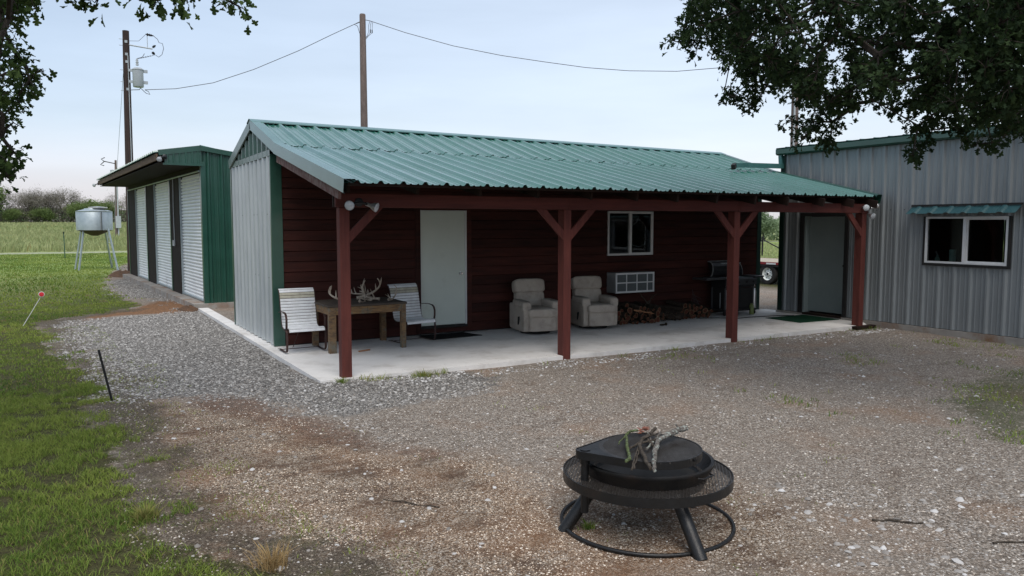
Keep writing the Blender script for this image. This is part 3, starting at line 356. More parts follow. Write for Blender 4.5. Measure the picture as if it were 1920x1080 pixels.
OAK_L=[(-3.60,-0.70,2.89,0.13),(-3.53,-1.34,2.46,0.13),(-3.34,-0.77,4.23,0.13),(-3.41,-1.31,3.78,0.13),(-3.54,-1.53,3.48,0.13),(-3.40,-1.87,3.46,0.13),(-3.22,-1.48,3.21,0.13),(-3.29,-1.64,3.93,0.13),(-3.52,-0.62,3.41,0.13),(-3.44,-1.09,3.48,0.13),(-3.58,-2.09,3.81,0.13),(-3.45,-1.16,3.81,0.13),(-3.61,-1.18,2.68,0.13),(-3.59,-0.59,3.65,0.13),(-3.62,-1.98,2.56,0.13),(-3.58,-1.47,3.62,0.13),(-3.57,-1.74,2.66,0.13),(-3.36,-1.21,3.30,0.13),(-3.17,-1.70,3.87,0.13),(-3.54,-0.78,3.19,0.13),(-3.36,-1.37,4.03,0.13),(-3.67,-0.54,3.59,0.13),(-3.58,-1.43,3.25,0.13),(-3.37,-2.01,3.17,0.13),(-3.57,-1.60,3.01,0.13),(-3.56,-2.14,2.99,0.13),(-3.58,-1.13,2.48,0.13),(-3.63,-2.09,2.77,0.13),(-3.55,-0.99,3.18,0.13),(-3.54,-1.99,3.07,0.13),(-3.29,-1.28,4.08,0.13),(-3.42,-0.98,4.18,0.13),(-3.45,-1.43,2.71,0.13),(-3.69,-0.65,3.10,0.13),(-3.46,-1.91,2.96,0.13),(-3.74,-0.52,3.09,0.13),(-3.38,-0.86,4.15,0.13),(-3.66,-0.71,3.88,0.13),(-3.44,-1.01,3.26,0.13),(-3.51,-0.87,2.84,0.13),(-3.62,-2.13,2.90,0.13),(-3.46,-0.68,2.54,0.13),(-3.52,-1.86,2.44,0.13),(-3.64,-1.22,3.70,0.13),(-3.43,-1.86,2.51,0.13),(-3.31,-1.66,3.84,0.13),(-3.20,-1.19,4.03,0.13),(-3.68,-1.03,2.73,0.13),(-3.66,-1.01,2.59,0.13),(-3.31,-0.68,4.21,0.13),(-3.62,-1.79,2.72,0.13),(-3.45,-1.67,3.30,0.13),(-3.44,-1.16,2.58,0.13),(-3.53,-0.42,3.02,0.13),(-3.63,-0.58,3.26,0.13),(-3.34,-1.83,3.64,0.13),(-3.58,-1.63,3.88,0.13),(-3.51,-1.11,3.77,0.13),(-3.43,-1.51,2.89,0.13),(-3.21,-1.69,4.10,0.13),(-3.31,-2.09,3.79,0.13),(-3.35,-1.00,3.22,0.13),(-3.63,-1.84,2.70,0.13),(-3.69,-0.93,2.89,0.13),(-3.29,-0.88,4.10,0.13),(-3.56,-0.96,3.32,0.13),(-3.51,-0.67,3.65,0.13),(-3.63,-1.85,2.70,0.13),(-3.54,-0.76,3.06,0.13),(-3.33,-1.20,3.29,0.13),(-3.32,-1.50,3.76,0.13),(-3.41,-1.39,3.96,0.13),(-3.25,-1.55,4.12,0.13),(-3.70,-0.53,2.57,0.13),(-3.31,-1.32,3.80,0.13),(-3.14,-1.36,3.86,0.08),(-3.13,-1.36,3.33,0.06),(-3.20,-1.36,3.27,0.08),(-3.23,-1.36,3.16,0.07),(-3.33,-1.37,3.06,0.09),(-3.30,-1.37,2.99,0.06),(-3.36,-1.37,2.85,0.08),(-3.42,-1.37,2.79,0.09),(-3.37,-1.37,2.59,0.09),(-3.32,-1.37,2.54,0.06),(-3.44,-1.37,2.47,0.10),(-3.43,-1.37,2.39,0.07),(-3.39,-1.37,3.62,0.10),(-3.32,-1.37,3.45,0.09),(-3.26,-1.36,3.38,0.07),(-2.98,-3.96,3.38,0.08),(-2.92,-3.96,3.36,0.06),(-2.84,-3.97,3.39,0.09),(-2.78,-3.97,3.37,0.08),(-2.74,-3.97,3.41,0.06),(-2.50,-3.79,3.46,0.09),(-2.44,-3.79,3.45,0.07),(-2.53,-3.79,3.48,0.05),(-2.25,-3.72,3.53,0.08),(-2.26,-3.72,3.47,0.05),(-2.18,-3.73,3.55,0.06),(-2.02,-3.65,3.56,0.09),(-1.96,-3.66,3.54,0.07),(-1.92,-3.67,3.52,0.06),(-1.88,-3.68,3.50,0.04),(-2.07,-3.65,3.59,0.06),(-5.07,-4.02,3.81,0.30),(-4.82,-1.54,7.03,0.30),(-5.36,-1.06,3.33,0.30),(-5.97,-1.64,3.73,0.30),(-4.77,-4.08,2.90,0.30),(-5.42,-1.16,4.18,0.30),(-1.63,-1.26,5.77,0.30),(-5.27,-1.27,5.50,0.30),(-4.31,-0.51,8.35,0.30),(-4.54,-2.89,6.10,0.30),(-5.47,-4.00,2.54,0.30),(-5.81,-3.42,2.43,0.30),(-3.62,-2.73,5.61,0.30),(-5.35,-1.29,3.41,0.30),(-2.30,-2.39,5.92,0.30),(-2.14,-2.67,5.60,0.30),(-4.37,-0.19,8.60,0.30),(-5.30,-3.13,4.00,0.30),(-5.69,-2.92,5.32,0.30),(-5.82,-2.52,6.08,0.30),(-4.44,-2.94,6.53,0.30),(-6.00,-0.84,3.25,0.30),(-4.41,-1.65,6.70,0.30),(-5.12,-3.53,2.60,0.30),(-3.75,-3.71,4.00,0.30),(-3.11,-1.28,5.90,0.30),(-3.95,-3.69,3.27,0.30),(-4.91,-3.99,3.41,0.30),(-4.44,-3.67,3.48,0.30),(-4.50,-3.41,3.60,0.30),(-5.46,-0.98,5.19,0.30),(-4.29,-2.25,3.21,0.30),(-5.73,-2.82,2.76,0.30),(-5.58,-2.77,4.15,0.30),(-5.39,-4.02,4.50,0.30),(-5.08,-0.50,6.65,0.30),(-5.14,-4.36,4.40,0.30),(-4.60,-2.95,5.22,0.30),(-5.86,-1.18,6.01,0.30),(-2.02,-1.83,5.64,0.30),(-4.81,-4.26,2.42,0.30),(-4.29,-2.13,4.92,0.30),(-2.14,-3.67,4.46,0.30),(-5.05,-4.37,3.53,0.30),(-4.83,-2.42,3.47,0.30),(-1.57,-2.86,5.63,0.30),(-5.65,-2.87,4.54,0.30),(-3.25,-0.58,5.49,0.30),(-4.11,-3.73,4.67,0.30),(-2.99,-2.21,6.35,0.30),(-3.44,-3.34,4.52,0.30),(-3.45,-0.43,8.35,0.30),(-4.39,-1.92,5.87,0.30),(-2.84,-1.51,7.40,0.30),(-4.50,-3.97,4.58,0.30),(-3.11,-1.83,6.44,0.30),(-4.40,-1.25,3.29,0.30),(-2.23,-0.63,8.74,0.30),(-2.26,-2.99,6.82,0.30),(-6.48,-1.25,3.56,0.30),(-4.27,-3.18,5.72,0.30),(-5.74,-1.47,3.19,0.30),(-5.70,-1.20,3.83,0.30),(-5.48,-1.98,2.90,0.30),(-5.58,-3.19,4.60,0.30),(-5.40,-2.75,3.95,0.30),(-1.69,-1.91,6.18,0.30),(-2.08,-2.88,7.91,0.30),(-1.90,-0.79,5.21,0.30),(-5.55,-3.52,3.05,0.30),(-5.04,-2.22,5.49,0.30),(-2.39,-1.31,4.87,0.30),(-5.25,-2.91,3.62,0.30),(-2.62,-3.39,4.39,0.30),(-4.94,-1.70,4.23,0.30),(-5.58,-1.49,6.44,0.30),(-6.18,-1.53,4.72,0.30),(-5.87,-0.63,7.85,0.30),(-4.88,-0.41,3.10,0.30),(-5.87,-2.39,5.82,0.30),(-2.63,-0.50,9.41,0.30),(-1.81,-1.27,9.14,0.30),(-3.18,-1.80,6.66,0.30),(-6.01,-0.95,5.52,0.30),(-4.50,-2.91,4.67,0.30),(-3.36,-2.53,5.10,0.30),(-4.45,-0.45,5.00,0.30),(-4.75,-3.32,5.59,0.30),(-4.83,-3.85,4.00,0.30),(-4.85,-4.33,4.04,0.30),(-4.67,-3.15,2.81,0.30),(-4.02,-1.33,4.47,0.30),(-1.88,-3.38,5.07,0.30),(-3.02,-2.35,7.20,0.30),(-5.48,-3.40,5.16,0.30),(-3.71,-3.80,2.82,0.30),(-1.84,-3.03,6.29,0.30),(-5.13,-4.46,4.33,0.30),(-4.95,-2.17,3.81,0.30),(-5.93,-0.99,2.64,0.30),(-3.64,-2.56,6.18,0.30),(-6.08,-2.12,3.51,0.30),(-3.38,-2.18,4.39,0.30),(-4.13,-3.00,5.29,0.30),(-5.93,-2.35,4.11,0.30),(-1.67,-0.21,7.17,0.30),(-5.81,-2.60,4.50,0.30),(-4.01,-1.87,3.18,0.30),(-1.23,-0.95,9.12,0.30),(-5.10,-1.08,4.12,0.30),(-6.19,-1.05,7.22,0.30),(-4.00,-3.62,3.10,0.30),(-3.94,-3.74,4.16,0.30),(-3.55,-1.59,6.88,0.30),(-5.73,-2.25,3.78,0.30),(-3.11,-0.91,5.00,0.30),(-5.76,-2.98,5.75,0.30),(-4.78,-1.82,5.11,0.30),(-4.70,-3.13,5.34,0.30),(-5.43,-0.72,5.39,0.30),(-5.76,-1.75,3.41,0.30),(-4.79,-1.60,4.65,0.30),(-2.30,-1.82,8.38,0.30),(-4.78,-0.73,6.85,0.30),(-5.55,-1.37,4.22,0.30),(-2.38,-1.67,7.97,0.30),(-4.86,-4.31,2.95,0.30),(-4.36,-4.07,2.75,0.30),(-4.90,-3.48,3.64,0.30),(-1.61,-2.25,6.95,0.30),(-4.36,-3.81,3.91,0.30),(-3.82,-3.61,4.32,0.30),(-5.24,-2.46,6.58,0.30),(-5.45,-2.00,4.72,0.30),(-3.84,-1.81,6.75,0.30),(-3.43,-4.02,4.18,0.30),(-6.11,-2.27,5.37,0.30),(-5.72,-0.92,3.87,0.30),(-3.08,-1.66,8.00,0.30),(-5.48,-3.57,3.82,0.30),(-4.44,-0.66,6.28,0.30),(-5.96,-1.70,6.27,0.30),(-2.51,-0.13,8.02,0.30),(-6.04,-2.46,3.51,0.30),(-5.38,-3.43,5.35,0.30),(-1.36,-1.96,7.21,0.30),(-5.20,-2.50,4.99,0.30),(-5.94,-2.41,6.27,0.30),(-4.88,-4.28,4.19,0.30),(-4.17,-1.55,6.70,0.30),(-2.15,-1.55,5.16,0.30),(-1.56,-2.26,5.73,0.30),(-4.46,-3.94,4.79,0.30),(-2.94,-0.12,5.64,0.30),(-5.01,-3.24,5.32,0.30),(-5.11,-1.72,6.70,0.30),(-4.56,-2.88,6.49,0.30),(-4.00,-1.61,7.78,0.30),(-1.98,-1.14,5.54,0.30),(-6.13,-1.60,6.83,0.30),(-2.75,-3.13,6.61,0.30),(-5.01,-3.39,3.67,0.30),(-5.45,-1.08,4.93,0.30),(-5.31,-2.01,6.21,0.30),(-1.40,-2.35,7.73,0.30),(-6.37,-1.46,6.24,0.30),(-1.92,-3.00,6.54,0.30),(-5.66,-2.91,3.80,0.30),(-2.74,-2.12,6.58,0.30),(-2.73,-3.09,7.04,0.30)]
WIRE_A=[(0.272,26.283,7.487),(1.405,25.864,7.567),(2.788,25.304,7.845),(4.302,24.623,8.426),(5.970,23.782,9.217),(7.148,23.123,9.858),(8.077,22.562,10.335)]
WIRE_B=[(8.617,22.370,10.471),(9.913,21.685,10.005),(11.650,20.654,9.453),(13.331,19.516,9.029),(14.760,18.424,8.721),(16.116,17.265,8.419),(17.385,16.053,8.211),(18.700,14.642,8.084),(19.824,13.280,8.111),(20.716,12.070,8.257),(21.332,11.152,8.436)]

def mask_grass(x, y):
    far = np.where(y > 37, 6.0, 0)
    left = (x < -5.0) | (y > 36)
    d = sdist(x, y, GRASS); d = np.where(left, 5.0, d)
    right = (x > 13.5) | (y > 14)
    d = np.where((x > 1.5) & (y > 7) & right, np.maximum(d, 4.0), d)
    d = np.where((y < -4.6) & (x < -2.75), np.maximum(d, 1.0), d)
    return d
def softm(d, w, x, y, s=1.6, a=.5): return np.clip((d+(fbm(x, y, s)-.5)*a)/w+.5, 0, 1)
def axis(lo, hi, step, far, nf):
    a = np.arange(lo, hi+step/2, step); t = np.linspace(0, 1, nf)[1:]
    up = hi+(far-hi)*t**3.2; dn = lo-(far+lo)*t**3.2
    return np.concatenate([dn[::-1], a, up])
gx = axis(-7, 13, .09, 1800, 46); gy = axis(-9, 15, .09, 1800, 60)
GX, GY = np.meshgrid(gx, gy, indexing='ij'); X_, Y_ = GX.ravel(), GY.ravel()
vz = gz(X_, Y_)
gv = np.stack([X_, Y_, vz], 1); nx, ny = len(gx), len(gy)
ii, jj = np.meshgrid(np.arange(nx-1), np.arange(ny-1), indexing='ij'); a0 = (ii*ny+jj).ravel()
gf = np.stack([a0, a0+ny, a0+ny+1, a0+1], 1)
mA = np.stack([softm(mask_grass(X_, Y_), .35, X_, Y_), softm(sdist(X_, Y_, GREY), 1.1, X_, Y_, 2, .8),
               softm(sdist(X_, Y_, ORANGE), .5, X_, Y_, 2, .5)], 1)
_mg = mask_grass(X_, Y_)
_band = np.clip(1.15-np.abs(_mg+.22+(fbm(X_, Y_, 1.3)-.5)*.7)/.38, 0, .8)*(Y_ < 11)*(X_ < 0)
mB = np.stack([np.maximum(np.maximum(softm(sdist(X_, Y_, SOIL), .4, X_, Y_), softm(sdist(X_, Y_, SOIL2), .5, X_, Y_)), _band),
               np.maximum(softm(sdist(X_, Y_, TAN), .8, X_, Y_), softm(sdist(X_, Y_, TAN2), 1.2, X_, Y_)),
               softm(sdist(X_, Y_, RED), .35, X_, Y_)], 1)
mC = np.stack([softm(sdist(X_, Y_, WEED), .8, X_, Y_), softm(sdist(X_, Y_, COARSE), 1.0, X_, Y_), sst(50, 58, Y_)], 1)
def groundmat():
    m = bpy.data.materials.new('ground_gravel_grass'); m.use_nodes = True; nt = m.node_tree; N = nt.nodes
    b = N['Principled BSDF']; b.inputs['Roughness'].default_value = .92; b.inputs['Specular IOR Level'].default_value = .15
    geo = N.new('ShaderNodeNewGeometry'); P = geo.outputs['Position']
    def noise(sc, det=6, st=(1, 1, 1), rg=.6):
        mp = N.new('ShaderNodeMapping'); mp.inputs['Scale'].default_value = st; L(nt, P, mp.inputs[0])
        n = N.new('ShaderNodeTexNoise'); n.inputs['Scale'].default_value = sc; n.inputs['Detail'].default_value = det; n.inputs['Roughness'].default_value = rg
        L(nt, mp.outputs[0], n.inputs[0]); return n.outputs[0]
    def vor(sc, feature='F1'):
        v = N.new('ShaderNodeTexVoronoi'); v.feature = feature; v.inputs['Scale'].default_value = sc; L(nt, P, v.inputs['Vector']); return v
    def ramp(fac, *st):
        r = N.new('ShaderNodeValToRGB'); e = r.color_ramp.elements
        e[0].position = st[0][0]; e[0].color = (*st[0][1], 1); e[1].position = st[-1][0]; e[1].color = (*st[-1][1], 1)
        for p, c in st[1:-1]: k = e.new(p); k.color = (*c, 1)
        L(nt, fac, r.inputs[0]); return r.outputs[0]
    def mix(f, a, c, mode='MIX'):
        x = N.new('ShaderNodeMix'); x.data_type = 'RGBA'; x.blend_type = mode
        if isinstance(f, float): x.inputs[0].default_value = f
        else: L(nt, f, x.inputs[0])
        for s_, i in ((a, 6), (c, 7)):
            if isinstance(s_, tuple): x.inputs[i].default_value = (*s_, 1)
            else: L(nt, s_, x.inputs[i])
        return x.outputs[2]
    def math_(op, a, c, clamp=False):
        x = N.new('ShaderNodeMath'); x.operation = op; x.use_clamp = clamp
        for s_, i in ((a, 0), (c, 1)):
            if isinstance(s_, (int, float)): x.inputs[i].default_value = s_
            else: L(nt, s_, x.inputs[i])
        return x.outputs[0]
    def rng(f, a, c, lo=0., hi=1.):
        x = N.new('ShaderNodeMapRange'); x.inputs[1].default_value = a; x.inputs[2].default_value = c; x.inputs[3].default_value = lo; x.inputs[4].default_value = hi
        L(nt, f, x.inputs[0]); return x.outputs[0]
    def attr(n):
        a = N.new('ShaderNodeAttribute'); a.attribute_name = n; s = N.new('ShaderNodeSeparateColor'); L(nt, a.outputs['Color'], s.inputs[0]); return s.outputs
    A = attr('mA'); B = attr('mB'); C = attr('mC')
    nb = noise(7, 8, rg=.75); nbs = math_('SUBTRACT', nb, .5)
    def brk(mk, k=1.2, w=.12): return rng(math_('ADD', mk, math_('MULTIPLY', nbs, k)), .5-w, .5+w)
    def stones(sc, *st):
        v = vor(sc); s = N.new('ShaderNodeSeparateColor'); L(nt, v.outputs['Color'], s.inputs[0]); c = ramp(s.outputs[0], *st)
        edge = rng(v.outputs['Distance'], .25, .75, 1., .45)
        x = N.new('ShaderNodeVectorMath'); x.operation = 'SCALE'; L(nt, c, x.inputs[0]); L(nt, edge, x.inputs['Scale'])
        return x.outputs[0], v.outputs['Distance']
    base, d1 = stones(62, (0, (.14, .11, .086)), (.35, (.31, .26, .215)), (.75, (.455, .395, .335)), (1, (.64, .60, .55)))
    grey, d2 = stones(46, (0, (.10, .094, .086)), (.4, (.235, .22, .204)), (.8, (.345, .328, .305)), (1, (.48, .46, .435)))
    tan, d3 = stones(85, (0, (.13, .08, .05)), (.35, (.30, .215, .15)), (.75, (.47, .38, .29)), (1, (.70, .62, .53)))
    big = noise(.55, 5)
    base = mix(rng(big, .35, .65), base, mix(.5, base, (.255, .215, .178)))
    base = mix(rng(noise(1.9, 8, (1, 1.5, 1), .75), .55, .68, 0., .75), base, mix(rng(noise(35), .4, .6), (.10, .07, .052), (.17, .13, .10)))
    base = mix(rng(noise(.8, 5), .52, .7, 0., .45), base, (.30, .185, .115))
    col = base
    tanf = brk(B[1], 1.1, .3)
    tan = mix(rng(noise(2.6, 9, (1, 1.6, 1), .78), .51, .60, 0., .88), tan, mix(rng(noise(40), .4, .6), (.085, .052, .036), (.15, .10, .07)))
    tan = mix(rng(noise(1.1, 6), .47, .7, 0., .5), tan, (.30, .16, .085))
    col = mix(tanf, col, tan)
    col = mix(math_('MULTIPLY', brk(B[2], 1.6, .3), .55), col, mix(rng(noise(16), .4, .6), (.16, .08, .05), (.075, .047, .035)))
    greyd = mix(rng(noise(1.9, 6), .58, .72, 0., .6), grey, (.12, .112, .105))
    col = mix(brk(A[1], 1.1, .14), col, greyd)
    col = mix(brk(A[2], 1.0, .2), col, mix(rng(noise(14), .38, .62), (.27, .145, .075), (.15, .085, .05)))
    soil = mix(rng(noise(38, 9, rg=.85), .42, .60), (.034, .027, .02), (.15, .12, .09))
    soil = mix(rng(noise(85, 3), .60, .66), soil, (.34, .30, .25))
    soil = mix(rng(noise(3.2, 8, rg=.8), .50, .60, 0., .6), soil, (.085, .085, .035))
    col = mix(math_('MULTIPLY', brk(B[0], 2.0, .3), .9), col, soil)
    col = mix(math_('MULTIPLY', brk(C[0], 1.6, .2), .6), col, (.06, .075, .03))
    gr = mix(rng(noise(9, 7, rg=.7), .35, .65), (.05, .052, .022), (.10, .115, .035))
    gr = mix(rng(noise(.9, 6), .42, .66, 0., .7), gr, (.085, .07, .035))
    gr = mix(rng(noise(20, 8, rg=.8), .42, .58), gr, (.035, .03, .015))
    gr = mix(rng(noise(60, 6, rg=.8), .5, .62, 0., .8), gr, (.13, .13, .05))
    lawn = mix(rng(noise(.35, 6, (1, .4, 1)), .38, .66), (.17, .25, .065), (.28, .33, .11))
    sy = N.new('ShaderNodeSeparateXYZ'); L(nt, P, sy.inputs[0])
    gr = mix(rng(sy.outputs[1], 9, 30), gr, lawn)
    fld = mix(rng(noise(.18, 8, (1, .35, 1), .7), .35, .68), (.26, .32, .13), (.37, .39, .19))
    fld = mix(rng(noise(.6, 6, (1, .3, 1)), .48, .66, 0., .75), fld, (.22, .235, .11))
    gapm = math_('MULTIPLY', rng(sy.outputs[0], 10.8, 11), rng(sy.outputs[0], 17.2, 15.6))
    trk = math_('MULTIPLY', rng(sy.outputs[1], 52.5, 53.5), rng(sy.outputs[1], 56.5, 55.5))
    gr = mix(C[2], gr, fld)
    gr = mix(math_('MULTIPLY', trk, .7), gr, (.34, .35, .28))
    gr = mix(math_('MULTIPLY', rng(noise(1.3, 6), .6, .68), rng(sy.outputs[1], 5, 9)), gr, mix(rng(sy.outputs[1], 20, 28), (.15, .085, .045), lawn))
    gf_ = math_('MULTIPLY', brk(A[0], 1.5, .12), math_('SUBTRACT', 1., math_('MULTIPLY', gapm, rng(sy.outputs[1], 9.5, 8.5))))
    col = mix(gf_, col, gr)
    L(nt, col, b.inputs['Base Color'])
    h1 = mix(tanf, d1, d3); h2 = mix(A[1], h1, d2)
    bp = N.new('ShaderNodeBump'); bp.inputs['Strength'].default_value = .9; bp.inputs['Distance'].default_value = .012; bp.invert = True
    L(nt, h2, bp.inputs['Height'])
    bp2 = N.new('ShaderNodeBump'); bp2.inputs['Strength'].default_value = .8; bp2.inputs['Distance'].default_value = .06
    L(nt, noise(9, 9, rg=.7), bp2.inputs['Height']); L(nt, bp.outputs[0], bp2.inputs['Normal']); L(nt, bp2.outputs[0], b.inputs['Normal'])
    return m
g = npmesh('ground', gv, gf, groundmat(), smooth=True, cols={'mA': mA, 'mB': mB, 'mC': mC}, fn=4)
tag(g, kind='structure')
# ---- loose stones (uncountable)
def stonemat(name, *st):
    m = bpy.data.materials.new(name); m.use_nodes = True; nt = m.node_tree; N = nt.nodes; b = N['Principled BSDF']
    b.inputs['Roughness'].default_value = .88; b.inputs['Specular IOR Level'].default_value = .2
    a = N.new('ShaderNodeAttribute'); a.attribute_name = 'col'; s = N.new('ShaderNodeSeparateColor'); L(nt, a.outputs['Color'], s.inputs[0])
    r = N.new('ShaderNodeValToRGB'); e = r.color_ramp.elements; e[0].color = (*st[0], 1); e[1].color = (*st[-1], 1)
    for i, c in enumerate(st[1:-1]): k = e.new((i+1)/(len(st)-1)); k.color = (*c, 1)
    L(nt, s.outputs[0], r.inputs[0]); L(nt, r.outputs[0], b.inputs['Base Color']); return m
SV = np.array([[1, 0, 0], [.5, .87, 0], [-.5, .87, 0], [-1, 0, 0], [-.5, -.87, 0], [.5, -.87, 0], [.45, .2, .8], [-.35, .45, .8], [-.2, -.5, .75]])
SF = np.array([[0, 1, 6], [1, 2, 7], [1, 7, 6], [2, 3, 7], [3, 4, 8], [3, 8, 7], [4, 5, 8], [5, 0, 6], [5, 6, 8], [6, 7, 8]])
def scatter_stones(name, n, region, smin, smax, m, p=2.2, lift=0):
    xs, ys = region(n); n = len(xs)
    s = smin+(smax-smin)*np.random.rand(n)**p
    ang = np.random.rand(n)*2*PI; sc = np.stack([s*(.7+.6*np.random.rand(n)), s*(.6+.4*np.random.rand(n)), s*(.35+.4*np.random.rand(n))], 1)/1.7
    v = SV[None]*(1+(np.random.rand(n, 9, 3)-.5)*.5)*sc[:, None, :]
    ca, sa = np.cos(ang)[:, None], np.sin(ang)[:, None]
    tl = (np.random.rand(n, 1)-.5)*.7
    x = v[..., 0]*ca-v[..., 1]*sa; y = v[..., 0]*sa+v[..., 1]*ca; z = v[..., 2]+v[..., 0]*tl
    v = np.stack([x+xs[:, None], y+ys[:, None], z+(gz(xs, ys)-.001+lift)[:, None]], -1).reshape(-1, 3)
    f = (SF[None]+(np.arange(n)*9)[:, None, None]).reshape(-1, 3)
    c = np.repeat(np.random.rand(n), 9); o = npmesh(name, v, f, m, cols={'col': np.stack([c, c, c], 1)}); return o
SLAB = [(-.30, -.04), (10.55, .02), (10.84, .3), (10.84, 2.46), (11.08, 2.46), (11.08, 3.0), (10.84, 3.02), (10.84, 6.4), (-.08, 6.4), (-.08, 9.78), (-.30, 9.78)]
def offslab(x, y): return (sdist(x, y, SLAB) < -.01) & ~((x > -.1) & (y > 3)) & (x < 10.8)
def inview(x, y, m=.17):
    dx, dy = x-CP.x, y-CP.y; f = dx*math.sin(YAW)+dy*math.cos(YAW); r = dx*math.cos(YAW)-dy*math.sin(YAW)
    return (f > 2.6) & (np.abs(r) < f*(.658+m)+.3)
def reg(bx, test, wd=0):
    def f(n):
        x = np.random.uniform(bx[0], bx[1], n*6); y = np.random.uniform(bx[2], bx[3], n*6)
        k = inview(x, y) & offslab(x, y)
        if wd:                                   # denser where the viewer stands close, as small stones are otherwise lost
            d = np.hypot(x-CP.x, y-CP.y); k &= np.random.rand(len(x)) < np.clip((wd/d)**2, 0, 1)
        x, y = x[k], y[k]; k = test(x, y); return x[k][:n], y[k][:n]
    return f
def smt(P, x, y, a=.5): return sdist(x, y, P)+(fbm(x, y, 2)-.5)*a
lightst = stonemat('pale_stones', (.20, .19, .18), (.36, .35, .34), (.50, .49, .48), (.62, .61, .60))
loosest = stonemat('loose_pale_stones', (.16, .145, .13), (.26, .24, .22), (.36, .345, .33), (.52, .51, .50))
greyst = stonemat('crushed_grey_stone', (.075, .07, .064), (.175, .165, .153), (.275, .262, .246), (.44, .425, .405))
tanst = stonemat('pea_gravel', (.14, .09, .06), (.32, .235, .165), (.50, .405, .31), (.70, .63, .54))
ng = lambda x, y: (mask_grass(x, y) < -.25*np.random.rand(len(x)))
tag(scatter_stones('crushed_gravel', 44000, reg((-4.5, 1.5, -1.5, 22), lambda x, y: (smt(GREY, x, y, 1.0) > -.05-.25*np.random.rand(len(x)))), .012, .045, greyst), kind='stuff')
tag(scatter_stones('loose_stones', 3600, reg((-3, 12, -8, 3), lambda x, y: ng(x, y) & (fbm(x, y, .8) > .44)), .010, .052, loosest, 4.5), kind='stuff')
tag(scatter_stones('fine_gravel', 26000, reg((-3, 11, -8, 1), lambda x, y: ng(x, y) & (smt(TAN, x, y) < .1), 6), .008, .022, stonemat('brown_grey_gravel', (.14, .11, .09), (.30, .255, .21), (.445, .39, .33), (.60, .565, .515))), kind='stuff')
tag(scatter_stones('pea_gravel', 34000, reg((-3, 5, -8, 1), lambda x, y: (smt(TAN, x, y) > 0) & (mask_grass(x, y) < -.55) & (sdist(x, y, SOIL) < -.15) & (fbm(x, y, 2.6) < .56), 5.5), .007, .017, tanst), kind='stuff')
tag(scatter_stones('soil_crumbs', 9000, reg((-3.6, -.8, -6, 6), lambda x, y: (mask_grass(x, y) < .15) & (mask_grass(x, y) > -.9), 5), .006, .02, stonemat('soil_crumbs', (.05, .04, .03), (.10, .08, .06), (.20, .17, .13), (.42, .38, .33))), kind='stuff')
tag(scatter_stones('rubble', 420, reg((0, 6, -8, -3), lambda x, y: smt(COARSE, x, y, 2.5) > -.2), .018, .065, loosest, 2.6), kind='stuff')
tag(scatter_stones('slab_grit', 260, lambda n: (np.random.uniform(-.2, 10.3, n), np.abs(np.random.normal(0, .12, n))+.03), .004, .014, lightst, lift=.066), kind='stuff')
tag(scatter_stones('slab_edge_stones', 1500, reg((-.6, 11, -.55, -.03), lambda x, y: np.random.rand(len(x)) < np.clip((fbm(x, y, 2)-.35)*3, 0, 1)), .012, .045, lightst), kind='stuff')
# ---- grass
def blades(name, n, bx, test, h0, h1, w, m, tri=1, lean=.5, dens=None, clump=1.0, dryp=.06, view=True, sp=0):
    x = np.random.uniform(bx[0], bx[1], n); y = np.random.uniform(bx[2], bx[3], n)
    k = inview(x, y) if view else np.ones(n, bool); x, y = x[k], y[k]; k = test(x, y); x, y = x[k], y[k]
    if dens is not None: k = np.random.rand(len(x)) < dens(x, y); x, y = x[k], y[k]
    n = len(x); cl = fbm(x, y, 7*clump); big = fbm(x, y, .5*clump)
    h = (h0+(h1-h0)*np.random.rand(n))*(.45+1.1*cl); a = np.random.rand(n)*2*PI; ln = h*lean*(.3+np.random.rand(n))
    b = np.random.rand(n)*2*PI
    wx, wy = np.cos(a)*w/2, np.sin(a)*w/2; z = gz(x, y)-.004
    tx, ty = x+np.cos(b)*ln, y+np.sin(b)*ln; mx_, my = x+np.cos(b)*ln*.35, y+np.sin(b)*ln*.35
    v = np.stack([np.stack([x-wx, y-wy, z], 1), np.stack([x+wx, y+wy, z], 1), np.stack([mx_+wx*.8, my+wy*.8, z+h*.6], 1), np.stack([mx_-wx*.8, my-wy*.8, z+h*.6], 1), np.stack([tx, ty, z+h*.92], 1)], 1).reshape(-1, 3)
    i = np.arange(n)*5
    f = np.concatenate([np.stack([i, i+1, i+2], 1), np.stack([i, i+2, i+3], 1), np.stack([i+3, i+2, i+4], 1)])
    c1 = np.clip(.25+.9*(big-.5)*1.6+.5*np.random.rand(n)+.0, 0, 1); dr = np.clip((np.random.rand(n) < dryp+.9*np.clip(.52-big, 0, 1))*.8*np.random.rand(n)+.0, 0, 1)
    c = np.repeat(np.stack([c1, dr, c1*0], 1), 5, 0)
    return npmesh(name, v, f, m, cols={'col': c})
gm = lambda x, y: (mask_grass(x, y)+(fbm(x, y, 2.5)-.5)*1.5) > -.02
thin = lambda x, y: np.clip((.65*fbm(x, y, 7.5)+.35*fbm(x, y, 1.9)-.37)*8, .06, 1)
tag(blades('lawn_grass', 340000, (-8, -1.7, -7, 1.5), gm, .022, .062, .0052, mt['grass'], dens=thin, lean=1.1), kind='stuff')
tag(blades('lawn_grass', 150000, (-9, -1, 1.5, 13), gm, .02, .05, .009, mt['grass'], dens=thin, lean=.9), kind='stuff')
tag(blades('lawn_grass', 90000, (-22, 1, 13, 52), gm, .03, .07, .03, mt['grass'], lean=.6, dryp=.02), kind='stuff')
tag(blades('field_grass', 60000, (-60, 10, 56.5, 120), lambda x, y: x > -70, .35, .8, .09, mt['field'], lean=.5, clump=.15), kind='stuff')
